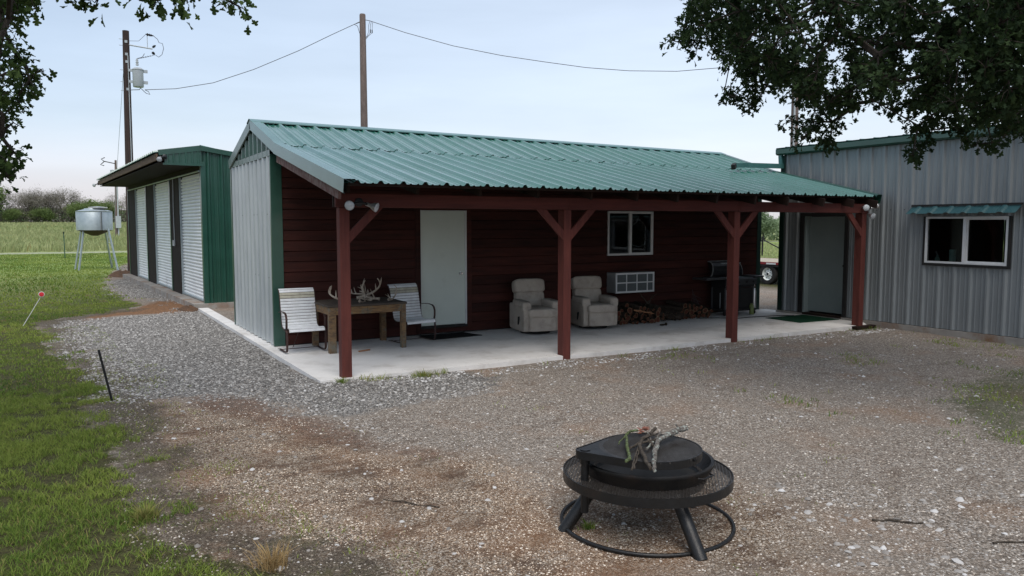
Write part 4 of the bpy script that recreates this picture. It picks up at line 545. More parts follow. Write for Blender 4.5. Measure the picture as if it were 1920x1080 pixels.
tag(blades('field_grass', 70000, (-60, 35, 118, 228), lambda x, y: x > -70, .35, .9, .22, mt['field'], lean=.5, clump=.08), kind='stuff')
tag(blades('field_grass', 22000, (22, 60, 16, 52), lambda x, y: x > 21, .05, .25, .06, mt['field'], lean=.5, clump=.15), kind='stuff')
tag(blades('sparse_grass', 60000, (-3.8, -.6, -6.5, 8), lambda x, y: (mask_grass(x, y) < .2) & (mask_grass(x, y) > -.95), .012, .04, .0055, mt['grass'], lean=1.3, dens=lambda x, y: np.clip((fbm(x, y, 4)-.50)*4, .05, .8), dryp=.5), kind='stuff')
# low weeds in the gravel
tag(blades('weeds', 30000, (4, 11, -6, 1), lambda x, y: offslab(x, y), .02, .07, .009, mt['grass'], lean=1.1,
    dens=lambda x, y: np.clip((fbm(x, y, 1.7)+.28*sst(-1.0, .4, sdist(x, y, WEED))-.67)*7, 0, .6)+0*x), kind='stuff')
tag(blades('weeds', 16000, (-2.5, 5, -7, 0), lambda x, y: offslab(x, y) & ng(x, y), .012, .04, .006, mt['grass'], lean=1.2,
    dens=lambda x, y: np.clip((fbm(x, y, 2.9)-.735)*12, 0, .8), dryp=.3), kind='stuff')
tag(blades('edge_weeds', 2600, (0, 10.6, -.28, -.06), lambda x, y: offslab(x, y), .02, .09, .008, mt['grass'], lean=.9,
    dens=lambda x, y: np.clip((fbm(x, y, 2.2)-.6)*9, 0, 1), dryp=.4), kind='stuff')
# straw tuft
def tuft(name, cx, cy, n, r, h, m, label, cat, dry=0.):
    t = np.random.rand(n)*2*PI; rr = np.abs(np.random.normal(0, r, n)); x = cx+rr*np.cos(t); y = cy+rr*np.sin(t)
    hh = h*(.3+.7*np.random.rand(n)); ln = hh*(.1+1.3*np.random.rand(n)**1.5); z = gz(x, y)-.005; a = np.random.rand(n)*2*PI; w = .003
    b = t+np.random.normal(0, .6, n)
    wx, wy = np.cos(a)*w, np.sin(a)*w
    v = np.stack([np.stack([x-wx, y-wy, z], 1), np.stack([x+wx, y+wy, z], 1), np.stack([x+np.cos(b)*ln*.4+wx, y+np.sin(b)*ln*.4+wy, z+hh*.6], 1), np.stack([x+np.cos(b)*ln*.4-wx, y+np.sin(b)*ln*.4-wy, z+hh*.6], 1), np.stack([x+np.cos(b)*ln, y+np.sin(b)*ln, z+hh], 1)], 1).reshape(-1, 3)
    i = np.arange(n)*5; f = np.concatenate([np.stack([i, i+1, i+2], 1), np.stack([i, i+2, i+3], 1), np.stack([i+3, i+2, i+4], 1)])
    c = np.repeat(np.stack([np.random.rand(n), np.full(n, dry)*np.random.rand(n), np.zeros(n)], 1), 5, 0)
    return tag(npmesh(name, v, f, m, cols={'col': c}), label, cat)
tuft('straw_tuft', -2.03, -4.93, 170, .055, .17, mt['dry'], 'dry straw coloured grass tuft at the near edge of the lawn', 'grass tuft')
tuft('grass_tuft', -2.62, -3.72, 260, .045, .12, mt['grass'], 'yellowing upright grass tuft on the edge of the lawn', 'grass tuft', .8)
tuft('weed', -.02, -5.38, 70, .03, .07, mt['grass'], 'small pale green weed growing beside the left fire pit leg', 'weed')
tuft('weed', -.06, -.16, 90, .04, .09, mt['grass'], 'small green weed at the foot of the nearest porch post', 'weed')
tuft('weed', 1.05, -.2, 200, .09, .10, mt['grass'], 'low weed patch at slab edge right of nearest porch post', 'weed', .6)
# ------------------------------------------------------------------ slab
sb = MB()
n = len(SLAB)
top = [(x, y, 0) for x, y in SLAB]; bot = [(x, y, -.25) for x, y in SLAB]
sb.add(top+bot, [tuple(range(n))]+[tuple(range(n, 2*n))[::-1]]+[(i, i+n, (i+1) % n+n, (i+1) % n) for i in range(n)])
tag(sb.build('porch_slab', mt['concrete']), kind='structure')
# ------------------------------------------------------------------ ribbed steel sheets
def ribprof(p=.305, hb=.036, wt=.028, sl=.022, minor=True, mh=.006):
    """profile over one pitch: list of (fraction, height)"""
    c = .5; a = wt/2/p; b = (wt/2+sl)/p
    pr = [(0, 0)]
    if minor: pr += [(.10, 0), (.145, mh), (.185, mh), (.23, 0)]
    pr += [(c-b, 0), (c-a, hb), (c+a, hb), (c+b, 0)]
    if minor: pr += [(.77, 0), (.815, mh), (.855, mh), (.90, 0)]
    return pr
def sheets(name, mat_, parent, topf, botf, nrm, L_, pitch, prof, per=3, gap=.0, lift=.0, rows=1, jit=.0015, thick=.0012, start=0., smooth=False, phase=0.):
    """corrugated sheets side by side; topf/botf map distance s along the wall to a point"""
    nrm = Vector(nrm); s = start; res = []; w = pitch*per
    fr_ = [q[0] for q in prof]+[1.0]; hh_ = [q[1] for q in prof]+[prof[0][1]]
    def hgt(ss):
        f = ((ss+phase)/pitch) % 1.0
        return float(np.interp(f, fr_, hh_))
    while s < L_-1e-4:
        e = min(s+w, L_); pts = [(s, hgt(s+1e-6))]
        k = math.floor((s+phase)/pitch)
        while k*pitch-phase < e:
            for fr, hh in prof:
                ss = (k+fr)*pitch-phase
                if s+1e-5 < ss < e-1e-5: pts.append((ss, hh))
            k += 1
        pts.append((e, hgt(e-1e-6)))
        j = random.uniform(0, jit); m = MB(); vs = []
        for ss, hh in pts:
            t, b = Vector(topf(ss)), Vector(botf(ss))
            for r in range(rows+1):
                vs.append(b.lerp(t, r/rows)+nrm*(hh+j+lift))
        n = rows+1
        fs = []
        for i in range(len(pts)-1):
            for r in range(rows): fs.append((i*n+r, (i+1)*n+r, (i+1)*n+r+1, i*n+r+1))
        m.add(vs, fs); nv = len(vs)
        m.add([v-nrm*.0015 for v in vs], [tuple(reversed(f)) for f in fs])
        res.append(m.build(name, mat_, parent)); s = e
    return res
WY, XL, XR = 3.034, -.11, 10.86
# ------------------------------------------------------------------ workshop with its porch
ws = thing('workshop', 'long dark red board workshop with green ribbed steel roof and timber porch', 'workshop', (5.3, 3, 0))
sky_ = lambda *a: None
# roof lines: left and right ends of each line (ridge, kink, eave, back eave)
RG = (V(-.15, 4.30, 3.695), V(10.63, 4.13, 3.614)); KK = (V(-.15, 2.62, 3.155), V(10.63, 2.5, 3.10))
EV = (V(-.15, -.70, 2.44), V(10.57, -.12, 2.478)); BE = (V(-.15, 6.25, 3.135), V(10.63, 6.2, 3.07))
LR = 10.78; pit = LR/36
def ln(P, s): return P[0].lerp(P[1], s/LR)
nU = V(0, -.31, .95).normalized(); nL = V(0, -.21, .978).normalized(); nB = V(0, .3, .954).normalized()
pr = ribprof(pit, .036, .03, .03, True, .011)
sheets('roof_panel', mt['roof'], ws, lambda s: ln(KK, s)+V(0, .10, .020), lambda s: ln(EV, s), nL, LR, pit, pr, 3, rows=6)
sheets('roof_panel', mt['roof'], ws, lambda s: ln(RG, s), lambda s: ln(KK, s)+V(0, -.03+.012*math.sin(s*9)+.01*math.sin(s*3.1), .001+.002*math.sin(s*5.3)), nU, LR, pit, pr, 3, lift=.001, rows=3)
sheets('roof_panel', mt['roof'], ws, lambda s: ln(BE, s), lambda s: ln(RG, s), nB, LR, pit, pr, 3)
m = MB()
for t in (.06, .30, .55, .80):
    for k in range(36):
        s = (k+.5)*pit; p = ln(EV, s).lerp(ln(KK, s), t)+V(pit*.14, 0, .004+.011*0)
        Q_ = nL.to_track_quat('Z', 'Y').to_matrix().to_4x4(); Q_.translation = p; m.lathe([(0, .012), (.007, .010), (.010, 0)], 6, Q_)
for t in (.2, .6):
    for k in range(36):
        s = (k+.5)*pit; p = ln(KK, s).lerp(ln(RG, s), t)+V(pit*.14, 0, .004)
        Q_ = nU.to_track_quat('Z', 'Y').to_matrix().to_4x4(); Q_.translation = p; m.lathe([(0, .012), (.007, .010), (.010, 0)], 6, Q_)
tag(m.build('roof_screws', mt['blackm'], ws), kind='stuff')
# ridge cap
m = MB()
for i in range(1):
    a, b = RG
    vs = []
    for P in (a+V(-.03, 0, 0), b+V(.03, 0, 0)):
        vs += [P+V(0, -.17, -.015), P+V(0, -.165, .0), P+V(0, -.012, .052), P+V(0, .012, .052), P+V(0, .165, .0), P+V(0, .17, -.015)]
    m.add(vs, [(k, k+6, k+7, k+1) for k in range(5)]); m.add([v-V(0, 0, .004) for v in vs], [(k+1, k+7, k+6, k) for k in range(5)])
m.build('ridge_cap', mt['trimlight'], ws)
# closure blocks: dark gaps between ribs under the cap show by themselves
def rake(P, Q, x, w=.13, d=.12, nm='rake_trim', mm='trimlight', side=-1):
    """L shaped folded trim from P to Q: top flange over the sheet, face hanging down outside"""
    P = V(x, P.y, P.z); Q = V(x, Q.y, Q.z); up = V(0, -(Q-P).z, (Q-P).y).normalized(); up = up if up.z > 0 else -up
    m = MB(); o = V(side*.012, 0, 0); i_ = V(-side*w, 0, 0)
    vs = []
    for R in (P, Q): vs += [R+i_+up*.018, R+i_*.96+up*.046, R+o+up*.046, R+o-up*d, R-up*(d+.004)+o*-.6]
    m.add(vs, [(k, k+5, k+6, k+1) for k in range(4)])
    m.add([v+V(-side*.003, 0, 0)-up*.003 for v in vs], [(k+1, k+6, k+5, k) for k in range(4)])
    return m.build(nm, mt[mm], ws)
rake(RG[0], KK[0]-V(0, .04, .01), -.155); rake(KK[0]+V(0, -.01, .0), EV[0]+V(0, -.03, -.0), -.165); rake(RG[0], BE[0]+V(0, .03, 0), -.155, mm='green')
rake(RG[1], KK[1], 10.64, side=1, mm='green'); rake(KK[1], EV[1]+V(0, -.02, 0), 10.62, side=1, mm='green')
# side wall (faces the garage lane): pale ribbed sheets below, green gable above
cr = [(0, 0), (.34, 0), (.44, .032), (.56, .032), (.66, 0)]
WB = 6.27
sheets('wall_panel', mt['galv'], ws, lambda s: (XL, WB-s, 3.035-.0*s), lambda s: (XL, WB-s, .012), (-1, 0, 0), WB-WY-.02, .32, cr, 3)
def gtop(s):
    y = WB-s
    return (XL, y, 3.11+(3.665-3.11)*(6.27-y)/(6.27-4.30)) if y > 4.30 else (XL, y, 3.655-(3.655-3.2)*(4.30-y)/(4.30-2.62))
sheets('gable_panel', mt['green'], ws, gtop, lambda s: (XL, WB-s, 3.03), (-1, 0, 0), WB-WY-.02, .32, cr, 3, rows=1)
MB().box((XL-.03, WY-.0, 3.035), (XL-.024, WB, 3.135)).box((XL-.03, WY, 3.13), (XL-.0, WB, 3.136)).build('gable_trim', mt['green'], ws)
MB().cbox((XL-.032, WY-.012, .006), (XL-.026, WY+.045, 3.03), .002).cbox((XL-.028, WY-.016, .006), (.035, WY-.008, 3.05), .002).build('corner_trim', mt['green'], ws)
MB().box((XL-.032, WB-.06, .006), (XL-.024, WB+.012, 3.03)).box((XL-.03, WB+.004, .006), (0, WB+.012, 3.05)).build('corner_trim', mt['green'], ws)
m = MB()
for zz in (1.09, 2.12):
    for k in range(13):
        y = WY+.12+k*.2475
        m.lathe([(0, .006), (.007, .005), (.009, 0)], 6, Matrix.Translation(V(XL-.001, y, zz)) @ Matrix.Rotation(-PI/2, 4, 'Y'))
tag(m.build('wall_screws', mt['blackm'], ws), kind='stuff')
# structure behind the cladding: inner skin keeps the room closed and dark
m = MB(); m.box((XL+.004, WY+.03, .0), (XL+.02, WB, 3.0)); m.box((XL, WB-.02, 0), (XR-.02, WB, 3.05)); m.build('inner_wall', mt['interior'], ws)
MB().box((.1, WY+.06, 2.98), (XR-.12, WB-.05, 3.0)).build('ceiling', mt['interior'], ws)
# right end wall
sheets('wall_panel', mt['green'], ws, lambda s: (XR-.02, WY+.05+s, 3.05), lambda s: (XR-.02, WY+.05+s, .01), (1, 0, 0), WB-WY-.05, .3, cr, 3)
MB().cbox((XR-.11, WY-.014, .004), (XR+.012, WY-.004, 2.98), .002).cbox((XR+.002, WY-.006, .004), (XR+.012, WY+.09, 2.98), .002).build('corner_trim', mt['darktrim'], ws)
# boards of the front wall
dx0, dx1, dz0, dz1 = 2.4247, 3.285, .16, 2.19
wx0, wx1, wz0, wz1 = 6.498, 7.671, 1.327, 2.221
ax0, ax1, az0, az1 = 6.50, 7.46, .59, .985
rows_ = [(.02+.168*i, .02+.168*(i+1)) for i in range(18)]
shared = {}
def board(x0, x1, z0, z1):
    if x1-x0 < .03 or z1-z0 < .02: return
    m = MB(); y0 = WY+.02; t = random.uniform(.0, .004)
    # lap board: bottom proud, top tucked back
    vs = [V(x, y, z) for x in (x0+.0015, x1-.0015) for y, z in ((WY+.03, z0), (WY-.002-t, z0), (WY-.002-t, z0+.004), (WY+.008-t, z1-.012), (WY+.016, z1-.002), (WY+.03, z1-.002))]
    m.add(vs, [(k, k+6, k+7, k+1) for k in range(5)]+[(5, 11, 6, 0)]+[tuple(range(6))[::-1], tuple(range(6, 12))])
    m.build('board', mt['board'], ws)
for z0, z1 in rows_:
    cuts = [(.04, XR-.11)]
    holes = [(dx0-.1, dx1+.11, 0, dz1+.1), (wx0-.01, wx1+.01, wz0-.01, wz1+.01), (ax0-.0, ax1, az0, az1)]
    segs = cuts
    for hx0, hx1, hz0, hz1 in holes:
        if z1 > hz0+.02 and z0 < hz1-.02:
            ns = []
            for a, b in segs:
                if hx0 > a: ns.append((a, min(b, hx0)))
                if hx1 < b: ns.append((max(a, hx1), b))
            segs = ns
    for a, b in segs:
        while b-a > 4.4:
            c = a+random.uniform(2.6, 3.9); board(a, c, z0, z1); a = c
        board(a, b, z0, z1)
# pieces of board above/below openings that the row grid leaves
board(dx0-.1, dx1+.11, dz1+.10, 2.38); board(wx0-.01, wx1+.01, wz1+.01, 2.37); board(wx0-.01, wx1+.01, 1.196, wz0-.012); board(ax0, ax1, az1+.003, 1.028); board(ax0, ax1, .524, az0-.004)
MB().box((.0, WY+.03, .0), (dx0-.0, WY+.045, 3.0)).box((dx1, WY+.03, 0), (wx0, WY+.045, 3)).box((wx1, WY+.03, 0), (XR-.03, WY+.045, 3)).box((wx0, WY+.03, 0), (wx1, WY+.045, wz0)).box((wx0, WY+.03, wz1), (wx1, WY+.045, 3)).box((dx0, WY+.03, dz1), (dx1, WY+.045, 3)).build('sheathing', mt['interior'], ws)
# door
d = MB().cbox((dx0, WY+.004, dz0), (dx1, WY+.05, dz1), .003).build('door', mt['doorwhite'], ws)
k = MB(); k.lathe([(.0, -.075), (.018, -.075), (.028, -.06), (.028, -.048), (.018, -.036), (.010, -.030), (.010, -.008), (.03, -.006), (.031, 0)], 16, Matrix.Translation(V(3.19, WY+.003, 1.077)) @ Matrix.Rotation(-PI/2, 4, 'X'))
k.build('door_knob', mt['chrome'], d, True)
MB().box((dx0-.012, WY-.012, dz0-.01), (dx0-.002, WY+.04, dz1+.012)).box((dx1+.002, WY-.012, dz0-.01), (dx1+.03, WY+.04, dz1+.012)).box((dx0-.002, WY-.012, dz1+.002), (dx1+.002, WY+.04, dz1+.012)).build('door_jamb', mt['frame'], ws)
MB().cbox((dx0-.11, WY-.018, .03), (dx0-.013, WY+.02, dz1+.1), .003).build('door_casing', mt['board'], ws)
MB().cbox((dx1+.031, WY-.018, .03), (dx1+.125, WY+.02, dz1+.1), .003).build('door_casing', mt['board'], ws)
MB().cbox((dx0-.013, WY-.018, dz1+.013), (dx1+.031, WY+.02, dz1+.1), .003).build('door_casing', mt['board'], ws)
MB().cbox((dx0-.03, WY-.05, dz0-.05), (dx1+.03, WY+.03, dz0-.012), .004).build('door_sill', mt['blackm'], ws)
MB().cbox((dx0-.013, WY-.01, .03), (dx1+.031, WY+.02, dz0-.052), .003).build('base_board', mt['board'], ws)
# window
def sash(m, x0, x1, z0, z1, y, w=.035, t=.03):
    m.box((x0, y, z0), (x1, y+t, z0+w)).box((x0, y, z1-w), (x1, y+t, z1)).box((x0, y, z0+w), (x0+w, y+t, z1-w)).box((x1-w, y, z0+w), (x1, y+t, z1-w)); return m
win = sash(MB(), wx0, wx1, wz0, wz1, WY-.015, .032, .06).build('window', mt['frame'], ws)
xm = 7.075
MB().box((xm-.022, WY-.012, wz0+.032), (xm+.022, WY+.03, wz1-.032)).build('mullion', mt['frame'], win)
sash(MB(), xm+.022, wx1-.032, wz0+.032, wz1-.032, WY-.004, .018).build('sash', mt['frame'], win)
sash(MB(), wx0+.032, xm-.022, wz0+.032, wz1-.032, WY+.012, .014).build('sash', mt['acbody'], win)
MB().box((xm+.04, WY+.012, wz0+.05), (wx1-.05, WY+.016, wz1-.05)).build('pane', mt['glass'], win)
MB().box((wx0+.045, WY+.026, wz0+.045), (xm-.035, WY+.03, wz1-.045)).build('pane', mt['glass'], win)
# pale looped tube hanging inside
pts = [V(7.42, WY+.16, 2.12), V(7.36, WY+.16, 2.0), V(7.24, WY+.15, 1.93), V(7.17, WY+.15, 1.78), V(7.18, WY+.15, 1.62), V(7.27, WY+.15, 1.52), V(7.42, WY+.15, 1.49), V(7.56, WY+.15, 1.53), V(7.6, WY+.15, 1.6)]
tag(MB().tube(pts, .013, 6).build('looped_tube', mt['xf'], None, True), 'pale looped tubing hanging inside the right pane of workshop window', 'tubing')
# rafters, purlins
for rx in (.03, .95, 1.86, 2.77, 3.69, 4.54, 5.35, 6.19, 7.07, 7.86, 8.80, 9.61, 10.3):
    s = max(0, min(LR, rx+.15)); e = ln(EV, s); k_ = ln(KK, s)
    a = V(rx, -.28, 0); t = (a.y-e.y)/(k_.y-e.y); a.z = e.z+(k_.z-e.z)*t-.075
    b = V(rx, WY-.03, 0); t2 = (b.y-e.y)/(k_.y-e.y); b.z = e.z+(k_.z-e.z)*min(t2, 1.0)-.075
    m = MB(); m.beam(a+V(0, .0, -.04), b, .04, .14)
    m.build('rafter', mt['rafter'], ws)
for t in (.03, .25, .5, .75, .95):
    a = EV[0].lerp(KK[0], t)-V(-.05, 0, .03); b = EV[1].lerp(KK[1], t)-V(.05, 0, .03)
    MB().beam(a, b, .08, .035).build('purlin', mt['rafter'], ws)
# weathered rake board under the porch roof edge
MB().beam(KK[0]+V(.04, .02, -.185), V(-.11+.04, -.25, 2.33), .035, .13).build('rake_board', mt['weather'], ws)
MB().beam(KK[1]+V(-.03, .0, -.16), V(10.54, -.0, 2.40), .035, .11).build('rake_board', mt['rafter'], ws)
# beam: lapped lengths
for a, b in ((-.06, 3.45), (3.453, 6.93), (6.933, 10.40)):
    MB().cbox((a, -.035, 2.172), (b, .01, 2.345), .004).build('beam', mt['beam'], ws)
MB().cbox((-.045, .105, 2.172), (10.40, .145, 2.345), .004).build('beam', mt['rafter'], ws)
PX = (0., 3.3725, 6.8542, 10.2369)
for i, px in enumerate(PX):
    p = MB().cbox((px, -.028 if i else .0, -.07 if i else -.05), (px+.132, .132, 2.17), .006).build('post', mt['post'], ws)
    if i == 0: MB().cbox((px-.004, .011, 2.17), (px+.04, .104, 2.36), .004).build('post_cap', mt['post'], p)
    for sgn in (-1, 1):
        if (i == 0 and sgn < 0) or (i == 3 and sgn > 0): continue
        xb = px if sgn < 0 else px+.132
        q0 = V(xb-sgn*.02, .058, 1.80); q1 = V(xb+sgn*.375, .058, 2.165)
        d_ = (q1-q0).normalized()
        # mitred brace
        w = .105; t = .038
        zb, zt = 1.72, 2.171; h = w*1.414
        A = [(xb, zb), (xb, zb+h), (xb+sgn*(zt-zb-h), zt), (xb+sgn*(zt-zb), zt)]
        vs = [V(x, y, z) for y in ((.012, .012+t) if i == 0 else (-.018, -.018+t)) for x, z in A]
        MB().add(vs, [(0, 1, 2, 3), (7, 6, 5, 4), (0, 3, 7, 4), (1, 5, 6, 2), (0, 4, 5, 1), (2, 6, 7, 3)]).build('brace', mt['post'], p)
MB().cbox((10.10, -.10, -.06), (10.68, .02, .0), .004).build('footing_block', mt['rafter'], ws)
# ------------------------------------------------------------------ garage with three roller doors
ga = thing('garage', 'green steel garage with three white roller doors under a lean-to eave', 'garage', (2.5, 16, 0))
GA = V(-.088, 10.12, 0); gd = V(-.0482, .99884, 0); gn = V(-.99884, -.0482, 0)      # along the door wall, outwards
gq = V(.99884, .0482, 0)
def G(s, d, z): return GA+gd*s+gn*d+V(0, 0, z)
GM = Matrix((gq, gd, V(0, 0, 1))).transposed().to_4x4(); GM.translation = GA      # local x = into the building, y = along
doors = [(.10, 2.86), (4.30, 7.13), (8.75, 11.36)]
for a, b in doors:
    # roller curtain: rounded slats as one corrugated sheet
    m = MB(); z = .12; vs = []; nsl = 36; hh = (3.16-.12)/nsl
    prof = []
    for k in range(nsl):
        for f_, dd in ((0, -.012), (.10, .016), (.45, .024), (.80, .016), (.93, -.012)): prof.append((z+(k+f_)*hh, dd))
    for zz, dd in prof:
        vs += [GM @ V(.07-dd, a, zz), GM @ V(.07-dd, b, zz)]
    m.add(vs, [(2*k, 2*k+2, 2*k+3, 2*k+1) for k in range(len(prof)-1)])
    m.box((.08, a, .1), (.09, b, 3.2), GM)
    r = m.build('roller_door', mt['door_roll'], ga)
    MB().cbox((.02, a+.01, .09), (.075, b-.01, .135), .004, GM).build('bottom_bar', mt['zinc'], r)
    MB().box((.0, a-.035, .08), (.06, a-.0, 3.2), GM).build('guide_rail', mt['zinc'], r)
    MB().box((.0, b, .08), (.06, b+.035, 3.2), GM).build('guide_rail', mt['zinc'], r)
# dark piers and header
for a, b in ((2.90, 4.26), (7.17, 8.71), (11.40, 13.2)):
    MB().cbox((-.012, a, -.05), (.10, b, 3.2), .004, GM).build('pier', mt['pier'], ga)
    MB().cbox((-.03, b-.11, -.05), (-.013, b, 3.2), .003, GM).build('pier_trim', mt['green'], ga)
MB().box((-.0, .0, 3.205), (.1, 13.2, 3.62), GM).build('header', mt['pier'], ga)
m = MB(); m.tube([GM @ V(-.03, .1, 3.215), GM @ V(-.03, 12.9, 3.215)], .022, 6); m.build('header_pipe', mt['zinc'], ga, True)
c_ = MB().tube([GM @ V(-.03, 3.55, 3.2), GM @ V(-.035, 3.6, 2.4), GM @ V(-.03, 3.62, 1.5)], .012, 6).build('conduit', mt['xf'], ga, True)
MB().cbox((-.07, 3.56, 1.36), (-.02, 3.70, 1.52), .006, GM).build('outlet_box', mt['xf'], ga)
# corner, near wall
MB().cbox((-.02, -.03, -.05), (.012, .10, 3.35), .003, GM).cbox((-.016, -.034, -.05), (.09, -.02, 3.42), .003, GM).build('corner_trim', mt['green'], ga)
gp = ribprof(.305, .046, .035, .03, True, .014)
def gt(s): q = GM @ V(s, -.005, 3.69-.115*s); return q
sheets('wall_panel', mt['green'], ga, gt, lambda s: GM @ V(s, -.005, -.08), -gd, 5.2, .305, gp, 3)
sheets('wall_panel', mt['green'], ga, lambda s: GM @ V(5.2, s, 3.0), lambda s: GM @ V(5.2, s, -.08), gq, 13.2, .305, gp, 3)
sheets('wall_panel', mt['green'], ga, lambda s: GM @ V(5.2-s, 13.2, 3.0), lambda s: GM @ V(5.2-s, 13.2, -.08), gd, 5.2, .305, gp, 3)
# roof plane falling away from the doors
sheets('roof_panel', mt['roof'], ga, lambda s: GM @ V(-.0, s-.05, 3.78), lambda s: GM @ V(5.35, s-.05, 3.78-.19*5.35), V(.19, 0, 1).normalized(), 13.4, .305, gp, 3)
def fbox(p, q, h, t, nm, mm, par=ga):
    m = MB(); m.beam(GM @ V(*p), GM @ V(*q), t, h); return m.build(nm, mt[mm], par)
fbox((-.0, -.07, 3.735), (5.35, -.07, 2.99), .11, .012, 'rake_trim', 'green')
MB().beam(GM @ V(-.005, -.03, 3.79), GM @ V(5.35, -.03, 2.80), .09, .008).build('rake_trim', mt['green'], ga)
# lean-to eave over the doors
OV = 1.02
def ov(s, x): # x 0..OV outwards
    return GM @ V(-x, s-.05, 3.755-.165*x)
sheets('roof_panel', mt['roof'], ga, lambda s: ov(s, 0), lambda s: ov(s, OV), V(-.165, 0, 1).normalized(), 13.4, .305, gp, 3)
fbox((.0, -.075, 3.735), (-.93, -.075, 3.585), .115, .012, 'rake_trim', 'green')
MB().beam(GM @ V(0, -.03, 3.80), GM @ V(-.93, -.03, 3.65), .09, .008).build('rake_trim', mt['green'], ga)
sheets('gable_panel', mt['green'], ga, lambda s: GM @ V(-.80+s, -.062, 3.615+.165*s-.03), lambda s: GM @ V(-.80+s, -.062, 3.35), -gd, .80, .133, [(0, 0), (.3, 0), (.42, .018), (.58, .018), (.7, 0)], 3)
MB().box((-.84, -.085, 3.32), (.02, -.06, 3.365), GM).build('gable_trim', mt['green'], ga)
MB().beam(GM @ V(-.96, -.045, 3.49), GM @ V(-.96, 13.35, 3.49), .04, .15).build('fascia_board', mt['greyboard'], ga)
for s in np.arange(0, 13.4, 1.1):
    MB().beam(GM @ V(-.0, s, 3.60), GM @ V(-.94, s, 3.46), .04, .12, up=(0, 0, 1)).build('rafter', mt['rafter'], ga)
MB().box((-.92, .0, 3.36), (-.0, 13.3, 3.375), GM).build('soffit', mt['pier'], ga)
MB().box((.11, .05, .0), (5.1, 13.1, .02), GM).build('floor', mt['concrete2'], ga)
tag(MB().box((-.28, -.1, -.3), (5.25, 13.3, .075), GM).build('garage_slab', mt['concrete2']), kind='structure')
# ------------------------------------------------------------------ steel building on the right
rb = thing('steel_building', 'large silver grey ribbed steel building with green roof trim at the right', 'building', (13, -2, 0))
RX = 10.862; RY = 2.44; RE = -9.0
rp = ribprof(.2905, .034, .035, .028)
holesR = [(-2.40, -.92, 1.243, 2.10), (.79, 1.80, .02, 2.13)]
# wall sheets of three ribs; openings are cut by splitting sheets into bands
pit_r = .2905; s0 = RY-.03
def rwall(y0, y1, z0, z1):
    L0 = y0-y1
    sheets('wall_panel', mt['galvR'], rb, lambda s: (RX, y0-s, z1), lambda s: (RX, y0-s, z0), (-1, 0, 0), L0, pit_r, rp, 3, rows=1)
z_b, z_t = .055, 3.47
k = 0; y = RY-.0
while y > RE:
    y1 = y-pit_r*3
    rwall_segs = [(y, y1, z_b, z_t)]
    for hy0, hy1, hz0, hz1 in holesR:
        new = []
        for (a, b, c, d_) in rwall_segs:
            if hy1 <= b or hy0 >= a: new.append((a, b, c, d_)); continue
            if hy1 < a: new.append((a, max(hy1, b), c, d_))
            if hy0 > b: new.append((min(hy0, a), b, c, d_))
            aa, bb = min(a, hy1), max(b, hy0)
            if hz0 > c+.05: new.append((aa, bb, c, hz0))
            new.append((aa, bb, hz1, d_))
        rwall_segs = new
    for (a, b, c, d_) in rwall_segs:
        if a-b > .02: 
            # keep the ribs in phase with the wall
            off = (y-a) % pit_r
            L0 = a-b
            sheets('wall_panel', mt['galvR'], rb, lambda s: (RX, a-s, d_), lambda s: (RX, a-s, c), (-1, 0, 0), L0, pit_r, rp, 4, rows=1, phase=off)
    y = y1
MB().cbox((RX-.035, RY-.09, .0), (RX-.027, RY+.03, 3.47), .002).cbox((RX-.03, RY+.03, .0), (RX+.12, RY+.036, 3.47), .002).build('corner_trim', mt['darktrim'], rb)
sheets('wall_panel', mt['galvR'], rb, lambda s: (RX+.12+s, RY, 3.6+.05*s), lambda s: (RX+.12+s, RY, .05), (0, 1, 0), 9, .305, gp, 3)
MB().box((RX+.01, RE, .0), (RX+.03, -2.40, 3.5)).box((RX+.01, -.92, .0), (RX+.03, .79, 3.5)).box((RX+.01, 1.8, .0), (RX+.03, RY-.02, 3.5)).box((RX+.01, -2.4, .0), (RX+.03, -.92, 1.243)).box((RX+.01, -2.4, 2.1), (RX+.03, -.92, 3.5)).box((RX+.01, .79, 2.13), (RX+.03, 1.8, 3.5)).box((RX+.1, RY-.04, 0), (RX+9, RY-.03, 3.5)).box((RX+9, RE, 0), (RX+9.03, RY-.05, 3.9)).box((RX+.03, RE-.03, 0), (RX+9, RE, 3.9)).build('inner_wall', mt['interior'], rb)
MB().box((RX+.04, RE+.05, .0), (RX+8.9, RY-.05, .02)).build('floor', mt['interior'], rb)
MB().box((RX+.04, RE+.05, 3.42), (RX+8.9, RY-.05, 3.44)).build('ceiling', mt['interior'], rb)
sheets('roof_panel', mt['roof'], rb, lambda s: (RX-.1+9, RY-s, 4.05), lambda s: (RX-.1, RY-s, 3.6), V(-.05, 0, 1).normalized(), RY-RE, .305, gp, 3)
# eave gutter / box trim
vs = []; prof = [(-.02, 3.475), (-.10, 3.475), (-.135, 3.505), (-.135, 3.60), (-.115, 3.625), (-.02, 3.625)]
for yy in (RY+.10, RE): vs += [V(RX+a, yy, b) for a, b in prof]
MB().add(vs, [(k, k+6, (k+1) % 6+6, (k+1) % 6) for k in range(6)]+[tuple(range(6))[::-1], tuple(range(6, 12))]).build('eave_gutter', mt['green'], rb)
MB().box((RX-.14, RE, 3.626), (RX+.1, RY+.09, 3.632)).build('eave_flashing', mt['awning'], rb)
# footing
tag(MB().box((RX-.05, RE, -.3), (RX+9, RY+.05, .045)).build('building_footing', mt['concrete2']), kind='structure')
